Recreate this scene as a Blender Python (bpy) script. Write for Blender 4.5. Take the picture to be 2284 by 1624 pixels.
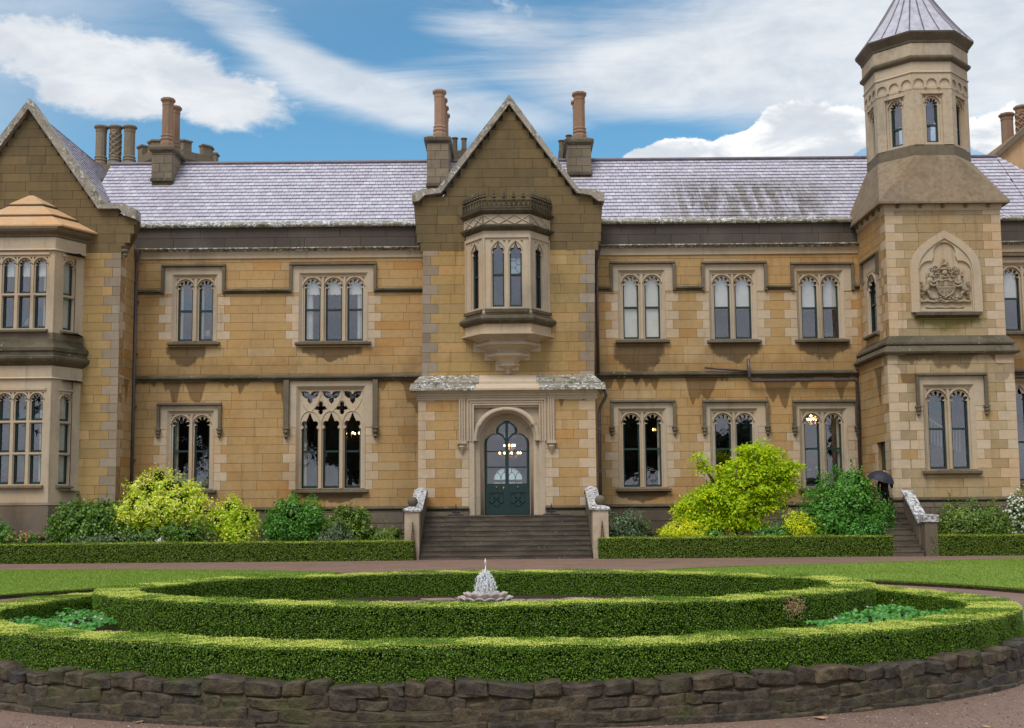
import bpy, math, random
import numpy as np
from mathutils import Vector, Matrix
from mathutils.geometry import tessellate_polygon

for o in list(bpy.data.objects):
    bpy.data.objects.remove(o)
S = bpy.context.scene
COL = S.collection
RND = random.Random(7)
R_ = math.radians

# ------------------------------------------------------------------ camera
FPX, CX, CY = 2600.0, 1142.0, 882.0          # focal length and principal point, for a picture 2284 wide
EYE = Vector((0, 0, 1.65))
CAMROT = (Matrix.Rotation(R_(90) + math.atan(FPX / 26700.0), 3, 'X') @ Matrix.Rotation(R_(-0.5), 3, 'Z'))
cam = bpy.data.cameras.new('camera')
cam.sensor_width = 36.0
cam.lens = FPX / 2284 * 36
cam.shift_y = (CY - 812) / 2284
cam.clip_end = 3000
camo = bpy.data.objects.new('camera', cam)
camo.matrix_world = Matrix.Translation(EYE) @ CAMROT.to_4x4()
COL.objects.link(camo)
S.camera = camo

def ray(px, py):
    return CAMROT @ Vector(((px - CX) / FPX, -(py - CY) / FPX, -1.0))
def P(px, py, D):
    """the point of the vertical plane y = D seen at a place of the survey picture"""
    d = ray(px, py)
    return EYE + d * (D / d.y)
def XX(px, py, D): return P(px, py, D).x
def ZZ(px, py, D): return P(px, py, D).z
def G(px, py, z=0.0):
    """the point of the level plane at height z seen there"""
    d = ray(px, py)
    return EYE + d * ((z - EYE.z) / d.z)

# ------------------------------------------------------------------ node helper
class NT:
    def __init__(self, tree):
        self.t = tree; self.n = tree.nodes; self.l = tree.links
        self.n.clear()
    def node(self, kind, **kw):
        nd = self.n.new(kind)
        for k, v in kw.items():
            if k == 'ins':
                for a, b in v.items(): self.put(nd, a, b)
            else: setattr(nd, k, v)
        return nd
    def put(self, nd, key, v):
        s = nd.inputs[key]
        if isinstance(v, bpy.types.NodeSocket): self.l.new(v, s)
        else:
            if isinstance(v, (tuple, list)) and len(v) == 3 and s.type == 'RGBA': v = (*v, 1)
            s.default_value = v
    def math(self, op, a, b=0.0, c=0.0, clamp=False):
        nd = self.n.new('ShaderNodeMath'); nd.operation = op; nd.use_clamp = clamp
        self.put(nd, 0, a); self.put(nd, 1, b)
        if op in ('MULTIPLY_ADD', 'SMOOTH_MIN', 'WRAP', 'COMPARE'): self.put(nd, 2, c)
        return nd.outputs[0]
    def step(self, v, lo, hi, a=0.0, b=1.0):
        nd = self.n.new('ShaderNodeMapRange'); nd.interpolation_type = 'SMOOTHSTEP'
        self.put(nd, 0, v); self.put(nd, 1, lo); self.put(nd, 2, hi); self.put(nd, 3, a); self.put(nd, 4, b)
        return nd.outputs[0]
    def noise(self, vec, scale, detail=4, rough=.55, dist=0.0, col=False):
        nd = self.n.new('ShaderNodeTexNoise')
        if vec is not None: self.put(nd, 'Vector', vec)
        nd.inputs['Scale'].default_value = scale; nd.inputs['Detail'].default_value = detail
        nd.inputs['Roughness'].default_value = rough; nd.inputs['Distortion'].default_value = dist
        return nd.outputs['Color' if col else 'Fac']
    def mapping(self, vec, scale=(1, 1, 1), loc=(0, 0, 0), rot=(0, 0, 0)):
        nd = self.n.new('ShaderNodeMapping'); self.put(nd, 'Vector', vec)
        nd.inputs['Scale'].default_value = scale; nd.inputs['Location'].default_value = loc; nd.inputs['Rotation'].default_value = rot
        return nd.outputs[0]
    def ramp(self, fac, stops, interp='LINEAR'):
        nd = self.n.new('ShaderNodeValToRGB'); cr = nd.color_ramp; cr.interpolation = interp
        while len(cr.elements) < len(stops): cr.elements.new(0.5)
        for e, (p, c) in zip(cr.elements, stops):
            e.position = p; e.color = (*c, 1) if len(c) == 3 else c
        self.put(nd, 0, fac)
        return nd.outputs[0]
    def mix(self, fac, a, b, mode='MIX'):
        nd = self.n.new('ShaderNodeMix'); nd.data_type = 'RGBA'; nd.blend_type = mode
        self.put(nd, 0, fac); self.put(nd, 6, a); self.put(nd, 7, b)
        return nd.outputs[2]
    def pos(self):
        return self.n.new('ShaderNodeNewGeometry').outputs['Position']
    def xyz(self, v):
        nd = self.n.new('ShaderNodeSeparateXYZ'); self.put(nd, 0, v); return nd.outputs
    def bump(self, h, strength=.3, dist=.02):
        nd = self.n.new('ShaderNodeBump'); self.put(nd, 'Height', h)
        nd.inputs['Strength'].default_value = strength; nd.inputs['Distance'].default_value = dist
        return nd.outputs[0]

# ------------------------------------------------------------------ world: sky with clouds
W_ = bpy.data.worlds.new('World'); S.world = W_; W_.use_nodes = True
t = NT(W_.node_tree)
SUN_EL, SUN_AZ = R_(57), R_(208)              # azimuth clockwise from +Y: behind the camera, a little to its left
sky = t.node('ShaderNodeTexSky'); sky.sky_type = 'NISHITA'; sky.sun_disc = False
sky.sun_elevation = SUN_EL; sky.sun_rotation = SUN_AZ
sky.air_density = 1.0; sky.dust_density = 0.35; sky.ozone_density = 3.2
dirv = t.node('ShaderNodeTexCoord').outputs['Generated']
dx, dy, dz = t.xyz(dirv)
az = t.math('ARCTAN2', dx, dy)
el = t.math('ARCSINE', dz)
def azel(px, py):
    d = ray(px, py).normalized(); return math.atan2(d.x, d.y), math.asin(d.z)
# cloud sheet overhead: project the direction on a high flat layer
den = t.math('ADD', t.math('MAXIMUM', dz, 0.0), 0.16)
cv = t.node('ShaderNodeCombineXYZ'); t.put(cv, 0, t.math('DIVIDE', dx, den)); t.put(cv, 1, t.math('DIVIDE', dy, den)); cv = cv.outputs[0]
wisp = t.noise(t.mapping(cv, (0.55, 1.6, 1), (3.1, 1.7, 0), (0, 0, R_(-24))), 2.1, 11, .66, .8)
puff = t.noise(t.mapping(dirv, (1, 1, 1.7), (1.3, .4, .2)), 11.0, 10, .62, .25)
def blob(px, py, rx, ry, rot=0.0):
    a0, e0 = azel(px, py); k = 1 / FPX
    a = t.math('SUBTRACT', az, a0); e = t.math('SUBTRACT', el, e0)
    c, s = math.cos(rot), math.sin(rot)
    u = t.math('ADD', t.math('MULTIPLY', a, c / (rx * k)), t.math('MULTIPLY', e, s / (rx * k)))
    v = t.math('ADD', t.math('MULTIPLY', a, -s / (ry * k)), t.math('MULTIPLY', e, c / (ry * k)))
    r2 = t.math('ADD', t.math('MULTIPLY', u, u), t.math('MULTIPLY', v, v))
    return t.math('EXPONENT', t.math('MULTIPLY', r2, -1.0))
def ssum(*v):
    r = v[0]
    for q in v[1:]: r = t.math('ADD', r, q)
    return r
left = ssum(blob(60, 120, 300, 90, R_(-12)), blob(330, 170, 190, 75, R_(-12)), t.math('MULTIPLY', blob(500, 235, 120, 40), .8))
veil = ssum(blob(560, 90, 330, 75, R_(-26)), blob(820, 210, 260, 40, R_(-22)), blob(1150, 75, 260, 45, R_(-6)), blob(1080, 245, 300, 55, R_(-12)))
haze_r = ssum(blob(1800, 90, 520, 170), blob(2200, 170, 420, 190), t.math('MULTIPLY', blob(1420, 170, 330, 90), .7))
gap = ssum(blob(800, 70, 110, 60, R_(-20)), blob(560, 335, 560, 42), blob(1390, 335, 130, 40), t.math('MULTIPLY', blob(300, 25, 260, 26, R_(-16)), .8))
outside = t.math('SUBTRACT', 1.0, t.step(dy, 0.78, 0.92))        # beyond the frame the overcast that lights the place
m1 = t.step(ssum(t.math('MULTIPLY', puff, 1.7), t.math('MULTIPLY', left, 0.40), t.math('MULTIPLY', wisp, .45), t.math('MULTIPLY', gap, -0.30)), 1.17, 1.50)
m2 = t.math('MULTIPLY', t.step(ssum(wisp, t.math('MULTIPLY', veil, 0.34), t.math('MULTIPLY', gap, -0.30)), 0.52, 0.98), 0.80)
m4 = t.math('MULTIPLY', t.step(ssum(t.math('MULTIPLY', haze_r, .62), t.math('MULTIPLY', wisp, 1.0), t.math('MULTIPLY', gap, -.5)), 0.62, 1.22), 0.92)
m5 = t.math('MULTIPLY', outside, t.step(t.math('ADD', wisp, .32), .52, .86))
pf2 = t.noise(t.mapping(dirv, (1, 1, 1.25), (2.3, .1, .9)), 17.0, 10, .60, .15)
cum = t.math('ADD', t.math('MULTIPLY', pf2, 1.25), t.math('MULTIPLY', ssum(blob(1650, 335, 170, 50), blob(1790, 290, 120, 62), blob(1880, 300, 90, 50), blob(2240, 300, 130, 62), blob(1500, 352, 130, 22)), 0.62))
m3 = t.step(cum, 0.98, 1.06)
mask = t.math('MAXIMUM', t.math('MAXIMUM', t.math('MAXIMUM', m1, m2), t.math('MAXIMUM', m4, m5)), m3, clamp=True)
shade = t.noise(t.mapping(dirv, (1, 1, 2.6), (.3, .7, .23)), 13.0, 7, .6, .3)
ccol = t.mix(t.step(shade, .30, .70), (.60, .645, .71), (.80, .825, .85))
ccol = t.mix(t.math('MULTIPLY', m3, t.step(t.math('ADD', shade, t.math('MULTIPLY', t.math('SUBTRACT', cum, 1.0), -.12)), .36, .58)), ccol, (1.0, 1.0, .99))
skyc = t.mix(1.0, sky.outputs[0], (.76, 1.16, 1.13), 'MULTIPLY')
bsky = t.node('ShaderNodeBackground', ins={'Color': skyc, 'Strength': 0.105})
bcl = t.node('ShaderNodeBackground', ins={'Color': ccol, 'Strength': 0.86})
mx = t.node('ShaderNodeMixShader', ins={0: t.math('MULTIPLY', mask, t.step(el, -.01, .01)), 1: bsky.outputs[0], 2: bcl.outputs[0]})
wo = t.node('ShaderNodeOutputWorld', ins={'Surface': mx.outputs[0]})

# ------------------------------------------------------------------ sun (soft, veiled by cloud) and exposure
sl = bpy.data.lights.new('sun', 'SUN'); sl.energy = 1.9; sl.angle = R_(26); sl.color = (1.0, .955, .89)
so = bpy.data.objects.new('sun', sl); COL.objects.link(so)
sd = Vector((math.sin(SUN_AZ) * math.cos(SUN_EL), math.cos(SUN_AZ) * math.cos(SUN_EL), math.sin(SUN_EL)))
so.rotation_euler = sd.to_track_quat('Z', 'Y').to_euler(); so.location = sd * 100
S.view_settings.view_transform = 'Standard'; S.view_settings.look = 'None'
S.view_settings.exposure = 0.36; S.view_settings.gamma = 1.0; S.view_settings.use_curve_mapping = False
S.cycles.max_bounces = 8; S.cycles.transparent_max_bounces = 12; S.cycles.use_denoising = True
S.cycles.caustics_reflective = False; S.cycles.caustics_refractive = False

# ------------------------------------------------------------------ mesh helpers
def tag(o, label, cat, group=None, kind=None):
    if label: o['label'] = label
    if cat: o['category'] = cat
    if group: o['group'] = group
    if kind: o['kind'] = kind
    return o
def link(name, me, parent=None, mat=None):
    o = bpy.data.objects.new(name, me); COL.objects.link(o)
    if parent is not None: o.parent = parent
    if mat is not None and me is not None and not me.materials: me.materials.append(mat)
    return o
def empty(name, loc=(0, 0, 0)):
    o = bpy.data.objects.new(name, None); o.location = loc; o.empty_display_size = .2; COL.objects.link(o); return o

class Frame:
    """wall frame: u along the wall, d inwards, z up"""
    def __init__(s, O, U):
        s.O = Vector(O); s.U = Vector(U).normalized(); s.N = -s.U.cross(Vector((0, 0, 1)))
    def __call__(s, u, d, z): return s.O + s.U * u + s.N * d + Vector((0, 0, z))
    def rot(s): return Matrix((s.U, s.N, (0, 0, 1))).transposed().to_4x4()
def FF(D): return Frame((0, D, 0), (1, 0, 0))
WORLD = Frame((0, 0, 0), (1, 0, 0))

class MB:
    def __init__(s, F=WORLD): s.v = []; s.f = []; s.F = F; s.sm = False
    def pt(s, u, d, z): s.v.append(s.F(u, d, z)); return len(s.v) - 1
    def quad(s, *p): s.f.append([s.pt(*q) for q in p])
    def box(s, u0, u1, d0, d1, z0, z1, slope=0.0, under=0.0):
        """box; slope lowers the top front edge, under raises the bottom front edge"""
        i = [s.pt(*q) for q in ((u0, d0, z0 + under), (u1, d0, z0 + under), (u1, d1, z0), (u0, d1, z0), (u0, d0, z1 - slope), (u1, d0, z1 - slope), (u1, d1, z1), (u0, d1, z1))]
        for q in ((0, 1, 5, 4), (1, 2, 6, 5), (2, 3, 7, 6), (3, 0, 4, 7), (4, 5, 6, 7), (3, 2, 1, 0)): s.f.append([i[k] for k in q])
    def plate(s, outline, holes, d0, d1, back=False):
        loops = [outline] + list(holes)
        tris = tessellate_polygon([[Vector((u, z, 0)) for u, z in lp] for lp in loops])
        flat = [q for lp in loops for q in lp]
        a = [s.pt(u, d0, z) for u, z in flat]; b = [s.pt(u, d1, z) for u, z in flat]
        for tr in tris:
            s.f.append([a[k] for k in tr])
            if back: s.f.append([b[k] for k in reversed(tr)])
        n = 0
        for lp in loops:
            m = len(lp)
            for k in range(m):
                p, q = n + k, n + (k + 1) % m
                s.f.append([a[p], a[q], b[q], b[p]])
            n += m
    def splay(s, lp0, d0, lp1, d1, closed=True):
        m = len(lp0)
        a = [s.pt(u, d0, z) for u, z in lp0]; b = [s.pt(u, d1, z) for u, z in lp1]
        for k in range(m if closed else m - 1):
            s.f.append([a[k], a[(k + 1) % m], b[(k + 1) % m], b[k]])
    def rings(s, rings, cap0=True, cap1=True):
        """loft closed rings of world points given as (u,d,z)"""
        ids = [[s.pt(*q) for q in r] for r in rings]
        m = len(ids[0])
        for a, b in zip(ids, ids[1:]):
            for k in range(m): s.f.append([a[k], a[(k + 1) % m], b[(k + 1) % m], b[k]])
        if cap0: s.f.append(ids[0][::-1])
        if cap1: s.f.append(ids[-1])
    def lathe(s, c, prof, n=8, ph=0.0, mod=None):
        rr = []
        for r, z in prof:
            ring = []
            for k in range(n):
                a = ph + 2 * math.pi * k / n
                q = r * (mod(a, z) if mod else 1.0)
                ring.append((c[0] + q * math.cos(a), c[1] + q * math.sin(a), c[2] + z))
            rr.append(ring)
        s.rings(rr)
    def tube(s, pts, rad, n=6, closed=False):
        pts = [Vector(p) for p in pts]; m = len(pts)
        rads = rad if isinstance(rad, (list, tuple)) else [rad] * m
        rr = []
        for k, p in enumerate(pts):
            a = pts[k - 1] if (k > 0 or closed) else p
            b = pts[(k + 1) % m] if (k < m - 1 or closed) else p
            tg = (b - a); tg = tg.normalized() if tg.length > 1e-9 else Vector((0, 0, 1))
            ref = Vector((0, 0, 1)) if abs(tg.z) < .9 else Vector((0, 1, 0))
            x = tg.cross(ref).normalized(); y = tg.cross(x).normalized()
            rr.append([tuple(p + (x * math.cos(2 * math.pi * i / n) + y * math.sin(2 * math.pi * i / n)) * rads[k]) for i in range(n)])
        if closed: rr.append(rr[0])
        s.rings(rr, not closed, not closed)
    def ellipsoid(s, c, r, n=10, m=6):
        rr = []
        for j in range(1, m):
            th = math.pi * j / m
            rr.append([(c[0] + r[0] * math.sin(th) * math.cos(2 * math.pi * k / n), c[1] + r[1] * math.sin(th) * math.sin(2 * math.pi * k / n), c[2] - r[2] * math.cos(th)) for k in range(n)])
        s.rings(rr)
    def build(s, name, mat, parent=None, smooth=False):
        me = bpy.data.meshes.new(name); me.from_pydata([tuple(q) for q in s.v], [], s.f); me.update()
        if smooth or s.sm:
            me.polygons.foreach_set('use_smooth', [True] * len(me.polygons))
        return link(name, me, parent, mat)

def rect(u0, u1, z0, z1): return [(u0, z0), (u1, z0), (u1, z1), (u0, z1)]

def quick_mesh(name, verts, faces_n, mat, parent=None, smooth=False):
    """verts (N,3) used in order, faces of faces_n corners each"""
    n = len(verts) // faces_n
    me = bpy.data.meshes.new(name)
    me.vertices.add(len(verts)); me.vertices.foreach_set('co', np.ascontiguousarray(verts, dtype=np.float32).ravel())
    me.loops.add(n * faces_n); me.loops.foreach_set('vertex_index', np.arange(n * faces_n, dtype=np.int32))
    me.polygons.add(n)
    me.polygons.foreach_set('loop_start', np.arange(0, n * faces_n, faces_n, dtype=np.int32))
    me.polygons.foreach_set('loop_total', np.full(n, faces_n, dtype=np.int32))
    me.update(calc_edges=True)
    return link(name, me, parent, mat)

def leaves(name, C, N, size, mat, parent, aspect=.6, jit=.6, droop=0.0, seed=1, smin=.6):
    """a mesh of separate small pointed leaves: centres C, facing N"""
    rg = np.random.default_rng(seed); n = len(C)
    N = N + rg.normal(0, jit, (n, 3)); N /= np.linalg.norm(N, axis=1, keepdims=True) + 1e-9
    T = rg.normal(0, 1, (n, 3)); T[:, 2] -= droop
    T -= N * (T * N).sum(1, keepdims=True); T /= np.linalg.norm(T, axis=1, keepdims=True) + 1e-9
    B = np.cross(N, T)
    L = (size * rg.uniform(smin, 1.15, n))[:, None]
    tip = C + T * L * .5 - N * L * .12; bas = C - T * L * .5 - N * L * .05
    s1 = C + B * L * aspect * .5 + T * L * .05; s2 = C - B * L * aspect * .5 + T * L * .05
    v = np.stack([bas, s1, tip, s2], 1).reshape(-1, 3)
    return quick_mesh(name, v, 4, mat, parent)

# ------------------------------------------------------------------ materials
MAT = {}
def newmat(name):
    m = bpy.data.materials.new(name); m.use_nodes = True; MAT[name] = m
    return m, NT(m.node_tree)
def finish(t, col, rough=.8, normal=None, spec=.3, metal=0.0, extra=None):
    b = t.node('ShaderNodeBsdfPrincipled', ins={'Base Color': col, 'Roughness': rough, 'Specular IOR Level': spec, 'Metallic': metal})
    if normal is not None: t.put(b, 'Normal', normal)
    if extra:
        for k, v in extra.items(): t.put(b, k, v)
    o = t.node('ShaderNodeOutputMaterial', ins={'Surface': b.outputs[0]})
    return b
STAINS = []       # (x, z top, half width, length): run-off stains on the front walls
STRING_Z = ZZ(1142, 840, 43.8)
def stone_mat(name, ramp, grime=.5, grimecol=(.07, .058, .04), stains=True, rough=.85, drip=None, mottle=.3, warm=1.0, moss=None):
    m, t = newmat(name)
    oi = t.node('ShaderNodeObjectInfo')
    pos = t.pos(); x, y, z = t.xyz(pos)
    rnd = oi.outputs['Random']
    col = t.ramp(rnd, ramp)
    n1 = t.noise(pos, 5.5, 6, .65); n2 = t.noise(pos, 38, 4, .7)
    col = t.mix(t.math('MULTIPLY', t.step(n1, .3, .75), mottle), col, t.mix(.5, col, (.30, .20, .10), 'MULTIPLY'))
    bed = t.noise(t.mapping(pos, (1.2, 1.2, 22)), 1.6, 4, .6)
    col = t.mix(t.math('MULTIPLY', t.step(bed, .45, .75), .22), col, t.mix(1.0, col, (.72, .60, .45), 'MULTIPLY'))
    col = t.mix(t.math('MULTIPLY', t.step(n2, .42, .8), .28), col, t.mix(1.0, col, (1.25, 1.22, 1.15), 'MULTIPLY'))
    g = t.noise(t.mapping(pos, (1, 1, .45), (4, 2, 7)), .55, 6, .6)
    gm = t.math('MULTIPLY', t.step(g, .46, .74), grime)
    col = t.mix(gm, col, t.mix(.72, col, grimecol))
    hue = t.noise(pos, .33, 4, .6, .4)
    col = t.mix(t.math('MULTIPLY', t.step(hue, .52, .66), .38 * warm), col, t.mix(1.0, col, (1.05, .84, .60), 'MULTIPLY'))
    col = t.mix(t.math('MULTIPLY', t.step(hue, .47, .34), .60), col, t.mix(.62, col, t.mix(1.0, col, (.62, .70, .80), 'MULTIPLY')))
    strk = t.noise(t.mapping(pos, (3.4, 3.4, .22), (1, 5, 2)), 1.7, 5, .65)
    col = t.mix(t.math('MULTIPLY', t.step(strk, .54, .74), .34), col, t.mix(1.0, col, (.42, .40, .37), 'MULTIPLY'))
    if drip:
        zs, ln, hard = drip
        nx = t.noise(t.mapping(pos, (1, 1, .0)), 1.25, 2, .5, .1)
        d = t.math('SUBTRACT', zs, z)
        lim = t.math('MULTIPLY', t.step(nx, .42, .72), ln)
        wob = t.math('MULTIPLY', t.noise(pos, 7, 3, .6), .12)
        mk = t.step(t.math('SUBTRACT', t.math('ADD', lim, wob), d), 0.02, .12)
        mk = t.math('MULTIPLY', mk, t.step(d, -.05, 0.0))
        col = t.mix(t.math('MULTIPLY', mk, hard), col, t.mix(1.0, col, (.40, .37, .36), 'MULTIPLY'))
    if stains:      # ragged damp band standing above the string course
        d2 = t.math('SUBTRACT', z, STRING_Z)
        nb = t.math('MULTIPLY', t.noise(t.mapping(pos, (1, 1, .35)), 1.1, 5, .65), 1.9)
        mk = t.math('MULTIPLY', t.step(t.math('SUBTRACT', nb, d2), .0, .55), t.step(d2, .0, .06))
        col = t.mix(t.math('MULTIPLY', mk, .42), col, t.mix(1.0, col, (.55, .54, .52), 'MULTIPLY'))
    if stains and STAINS:
        tot = None
        wob = t.math('MULTIPLY', t.math('SUBTRACT', t.noise(pos, 3.2, 5, .65), .5), .9)
        for sx, sz, hw, ln in STAINS:
            dx_ = t.math('DIVIDE', t.math('ABSOLUTE', t.math('SUBTRACT', x, sx)), hw)
            dz_ = t.math('DIVIDE', t.math('SUBTRACT', sz, z), ln)
            q = t.math('ADD', t.math('MULTIPLY', dx_, .55), dz_)
            mk = t.math('MULTIPLY', t.math('MULTIPLY', t.step(t.math('ADD', q, wob), .98, .80), t.step(dx_, 1.08, .92)), t.step(dz_, -.02, .0))
            tot = mk if tot is None else t.math('MAXIMUM', tot, mk)
        col = t.mix(t.math('MULTIPLY', tot, .88), col, t.mix(.5, t.mix(1.0, col, (.34, .30, .26), 'MULTIPLY'), (.075, .060, .042)))
    if moss:       # green growth kept wet by the sill above it
        mx_, mz_, mw_, ml_ = moss
        q = t.math('ADD', t.math('MULTIPLY', t.math('DIVIDE', t.math('ABSOLUTE', t.math('SUBTRACT', x, mx_)), mw_), .6), t.math('DIVIDE', t.math('SUBTRACT', mz_, z), ml_))
        mk = t.math('MULTIPLY', t.step(t.math('ADD', q, t.math('MULTIPLY', t.noise(pos, 4, 5, .65), .9)), 1.35, .95), t.step(t.math('SUBTRACT', mz_, z), -.02, .02))
        col = t.mix(t.math('MULTIPLY', mk, .8), col, (.155, .140, .028))
    h = t.math('ADD', n1, t.math('MULTIPLY', n2, .5))
    finish(t, col, rough, t.bump(h, .5, .016), .25)
    return m
def plain(name, col, rough=.6, spec=.4, metal=0.0, var=.0, scale=8, bump=0.0, extra=None):
    m, t = newmat(name)
    c = col
    nrm = None
    if var or bump:
        n = t.noise(t.pos(), scale, 5, .6)
        if var: c = t.mix(t.step(n, .3, .7), tuple(q * (1 - var) for q in col), tuple(min(1, q * (1 + var)) for q in col))
        if bump: nrm = t.bump(n, bump, .02)
    finish(t, c, rough, nrm, spec, metal, extra)
    return m
# ================================================================== the mansion
DW, DC, DP, DL, DT = 43.8, 42.7, 42.0, 42.1, 40.5      # distances of the wall planes: wings, gabled bay, porch, pavilion, tower
DLB = 41.0
def stain(px, py, hw, ln, D=DW): STAINS.append((XX(px, py, D), ZZ(px, py, D), hw, ln))
stain(1425, 766, .95, 1.55); stain(1640, 766, .95, .85); stain(1838, 764, .95, .75)
stain(415, 774, .75, .95); stain(740, 774, 1.15, .62)
stain(1433, 1096, .95, .45); stain(742, 1102, 1.15, .40)

ochre = [(0, (.460, .293, .126)), (.2, (.485, .312, .138)), (.4, (.440, .286, .130)), (.58, (.495, .330, .158)), (.74, (.465, .294, .122)), (.86, (.490, .350, .190)), (.95, (.475, .275, .104)), (1, (.455, .256, .094))]
dull = [(0, (.165, .118, .058)), (.3, (.185, .134, .065)), (.6, (.150, .110, .058)), (.85, (.21, .150, .070)), (1, (.172, .126, .064))]
mids = [(0, (.38, .255, .105)), (.3, (.42, .290, .120)), (.55, (.35, .240, .105)), (.8, (.43, .300, .130)), (1, (.385, .270, .125))]
pale = [(0, (.54, .405, .265)), (.4, (.585, .46, .325)), (.7, (.52, .40, .275)), (1, (.60, .49, .37))]
greyq = [(0, (.29, .235, .175)), (.4, (.35, .29, .225)), (.7, (.26, .205, .15)), (1, (.40, .34, .27))]
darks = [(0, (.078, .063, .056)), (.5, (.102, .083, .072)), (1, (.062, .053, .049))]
stone_mat('ochre_ashlar', ochre, .42, drip=(STRING_Z - .08, 1.35, .85))
stone_mat('gable_ashlar', dull, .55, (.055, .048, .03), stains=False)
stone_mat('bay_ashlar', mids, .55, (.12, .10, .055), stains=False, moss=(XX(2110, 712, DT), ZZ(2110, 709, DT), 1.25, .75))
stone_mat('tower_ashlar', [(0, (.40, .295, .160)), (.3, (.45, .345, .205)), (.6, (.365, .275, .160)), (1, (.47, .365, .225))], .6, (.12, .10, .06), drip=(ZZ(2107, 790, DT), .55, .8), moss=(XX(2110, 712, DT), ZZ(2110, 709, DT), 1.25, .75))
stone_mat('pale_quoin', pale, .35, (.16, .13, .10), drip=(STRING_Z - .08, .9, .6))
stone_mat('grey_quoin', greyq, .45, (.10, .085, .07), stains=False)
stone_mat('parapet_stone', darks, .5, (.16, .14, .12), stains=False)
stone_mat('plinth_stone', [(0, (.16, .125, .095)), (.5, (.22, .175, .135)), (1, (.125, .10, .075))], .8, (.05, .04, .03), stains=False)
stone_mat('carved_stone', [(0, (.495, .405, .300)), (1, (.535, .440, .330))], .60, (.17, .135, .095), stains=False, mottle=.2)
stone_mat('weathered_trim', [(0, (.52, .43, .32)), (1, (.52, .43, .32))], .85, (.12, .10, .07), stains=False, mottle=.6)
stone_mat('broach_stone', [(0, (.27, .21, .145)), (1, (.27, .21, .145))], 1.0, (.065, .05, .03), stains=False, mottle=.9)
stone_mat('relief_stone', [(0, (.36, .305, .225)), (1, (.36, .305, .225))], .8, (.10, .085, .06), stains=False, mottle=.5)
stone_mat('moulding_stone', [(0, (.150, .122, .088)), (1, (.200, .165, .120))], .85, (.05, .042, .03), stains=False, mottle=.6)
stone_mat('stack_stone', [(0, (.215, .175, .125)), (.5, (.27, .22, .16)), (1, (.17, .14, .10))], .6, (.09, .075, .05), stains=False, mottle=.5)
stone_mat('clay_pot', [(0, (.36, .225, .150)), (1, (.28, .18, .125))], .7, (.11, .085, .06), stains=False)
stone_mat('peach_stone', [(0, (.55, .355, .20)), (1, (.58, .385, .225))], .5, (.25, .18, .11), stains=False)
plain('mortar', (.36, .225, .105), .95, .1, var=.25, scale=6)
plain('dark_mortar', (.105, .078, .042), .95, .1, var=.25, scale=6)
plain('green_paint', (.009, .034, .033), .32, .5, var=.2, scale=20)
plain('iron', (.022, .02, .024), .5, .4, var=.3, scale=15)
plain('downpipe_paint', (.085, .062, .066), .42, .5, var=.25, scale=10)
plain('brass', (.80, .55, .20), .25, .5, 1.0)
plain('white_cloth', (.88, .87, .83), .9, .1, var=.05, scale=3)
plain('cream_cloth', (.88, .85, .72), .9, .1, var=.06, scale=3)
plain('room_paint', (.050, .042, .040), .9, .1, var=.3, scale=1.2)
plain('hall_reflect_tint', (.26, .23, .25), .8, .2, var=.1, scale=1.2)  # lilac grey stands in for the reflection on the door panes
plain('ridge_lead', (.13, .11, .14), .5, .4, var=.2, scale=4)
plain('lead', (.46, .45, .52), .38, .5, .25, var=.16, scale=4, bump=.1)
m_, t = newmat('glass')
gl = t.node('ShaderNodeBsdfGlossy', ins={'Color': (.93, .90, .98), 'Roughness': .012})
n = t.noise(t.pos(), 2.2, 2, .5)
t.put(gl, 'Normal', t.bump(n, .05, .02))
tr = t.node('ShaderNodeBsdfTransparent', ins={'Color': (.93, .94, .94)})
lw = t.node('ShaderNodeLayerWeight', ins={'Blend': .35})
mx = t.node('ShaderNodeMixShader', ins={0: t.math('MULTIPLY_ADD', lw.outputs['Facing'], .35, .095, clamp=True), 1: tr.outputs[0], 2: gl.outputs[0]})
t.node('ShaderNodeOutputMaterial', ins={'Surface': mx.outputs[0]})
m_, t = newmat('whitening_glass')  # invented translucent pane that makes the sky behind the openings read white
t.node('ShaderNodeOutputMaterial', ins={'Surface': t.node('ShaderNodeMixShader', ins={0: .35, 1: t.node('ShaderNodeBsdfTranslucent', ins={'Color': (.95, .96, .97)}).outputs[0], 2: t.node('ShaderNodeBsdfTransparent', ins={'Color': (1, 1, 1)}).outputs[0]}).outputs[0]})
m_, t = newmat('lamp_glow')
t.node('ShaderNodeOutputMaterial', ins={'Surface': t.node('ShaderNodeEmission', ins={'Color': (1, .62, .25), 'Strength': 9.0}).outputs[0]})
# wet lichen-covered stone of copings and weatherings
m_, t = newmat('lichen_stone')
pos = t.pos()
n1 = t.noise(pos, 8.5, 6, .70, .6); n2 = t.noise(pos, 1.5, 4, .6)
col = t.mix(t.step(n2, .35, .65), (.27, .24, .19), (.16, .15, .10))
col = t.mix(t.step(t.noise(pos, 3.1, 5, .65), .52, .64), col, (.085, .085, .05))
col = t.mix(t.step(t.math('ADD', n1, t.math('MULTIPLY', n2, .35)), .70, .77), col, (.66, .66, .68))
finish(t, col, .5, t.bump(n1, .6, .03), .45)
m_, t = newmat('coping_stone')
pos = t.pos()
n1 = t.noise(pos, 8.5, 6, .70, .6); n2 = t.noise(pos, 1.5, 4, .6)
col = t.mix(t.step(n2, .35, .65), (.36, .315, .26), (.23, .20, .155))
col = t.mix(t.math('MULTIPLY', t.step(t.noise(pos, 3.1, 5, .65), .50, .64), .7), col, (.11, .095, .06))
col = t.mix(t.math('MULTIPLY', t.step(t.math('ADD', n1, t.math('MULTIPLY', n2, .35)), .735, .80), .8), col, (.62, .61, .61))
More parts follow.
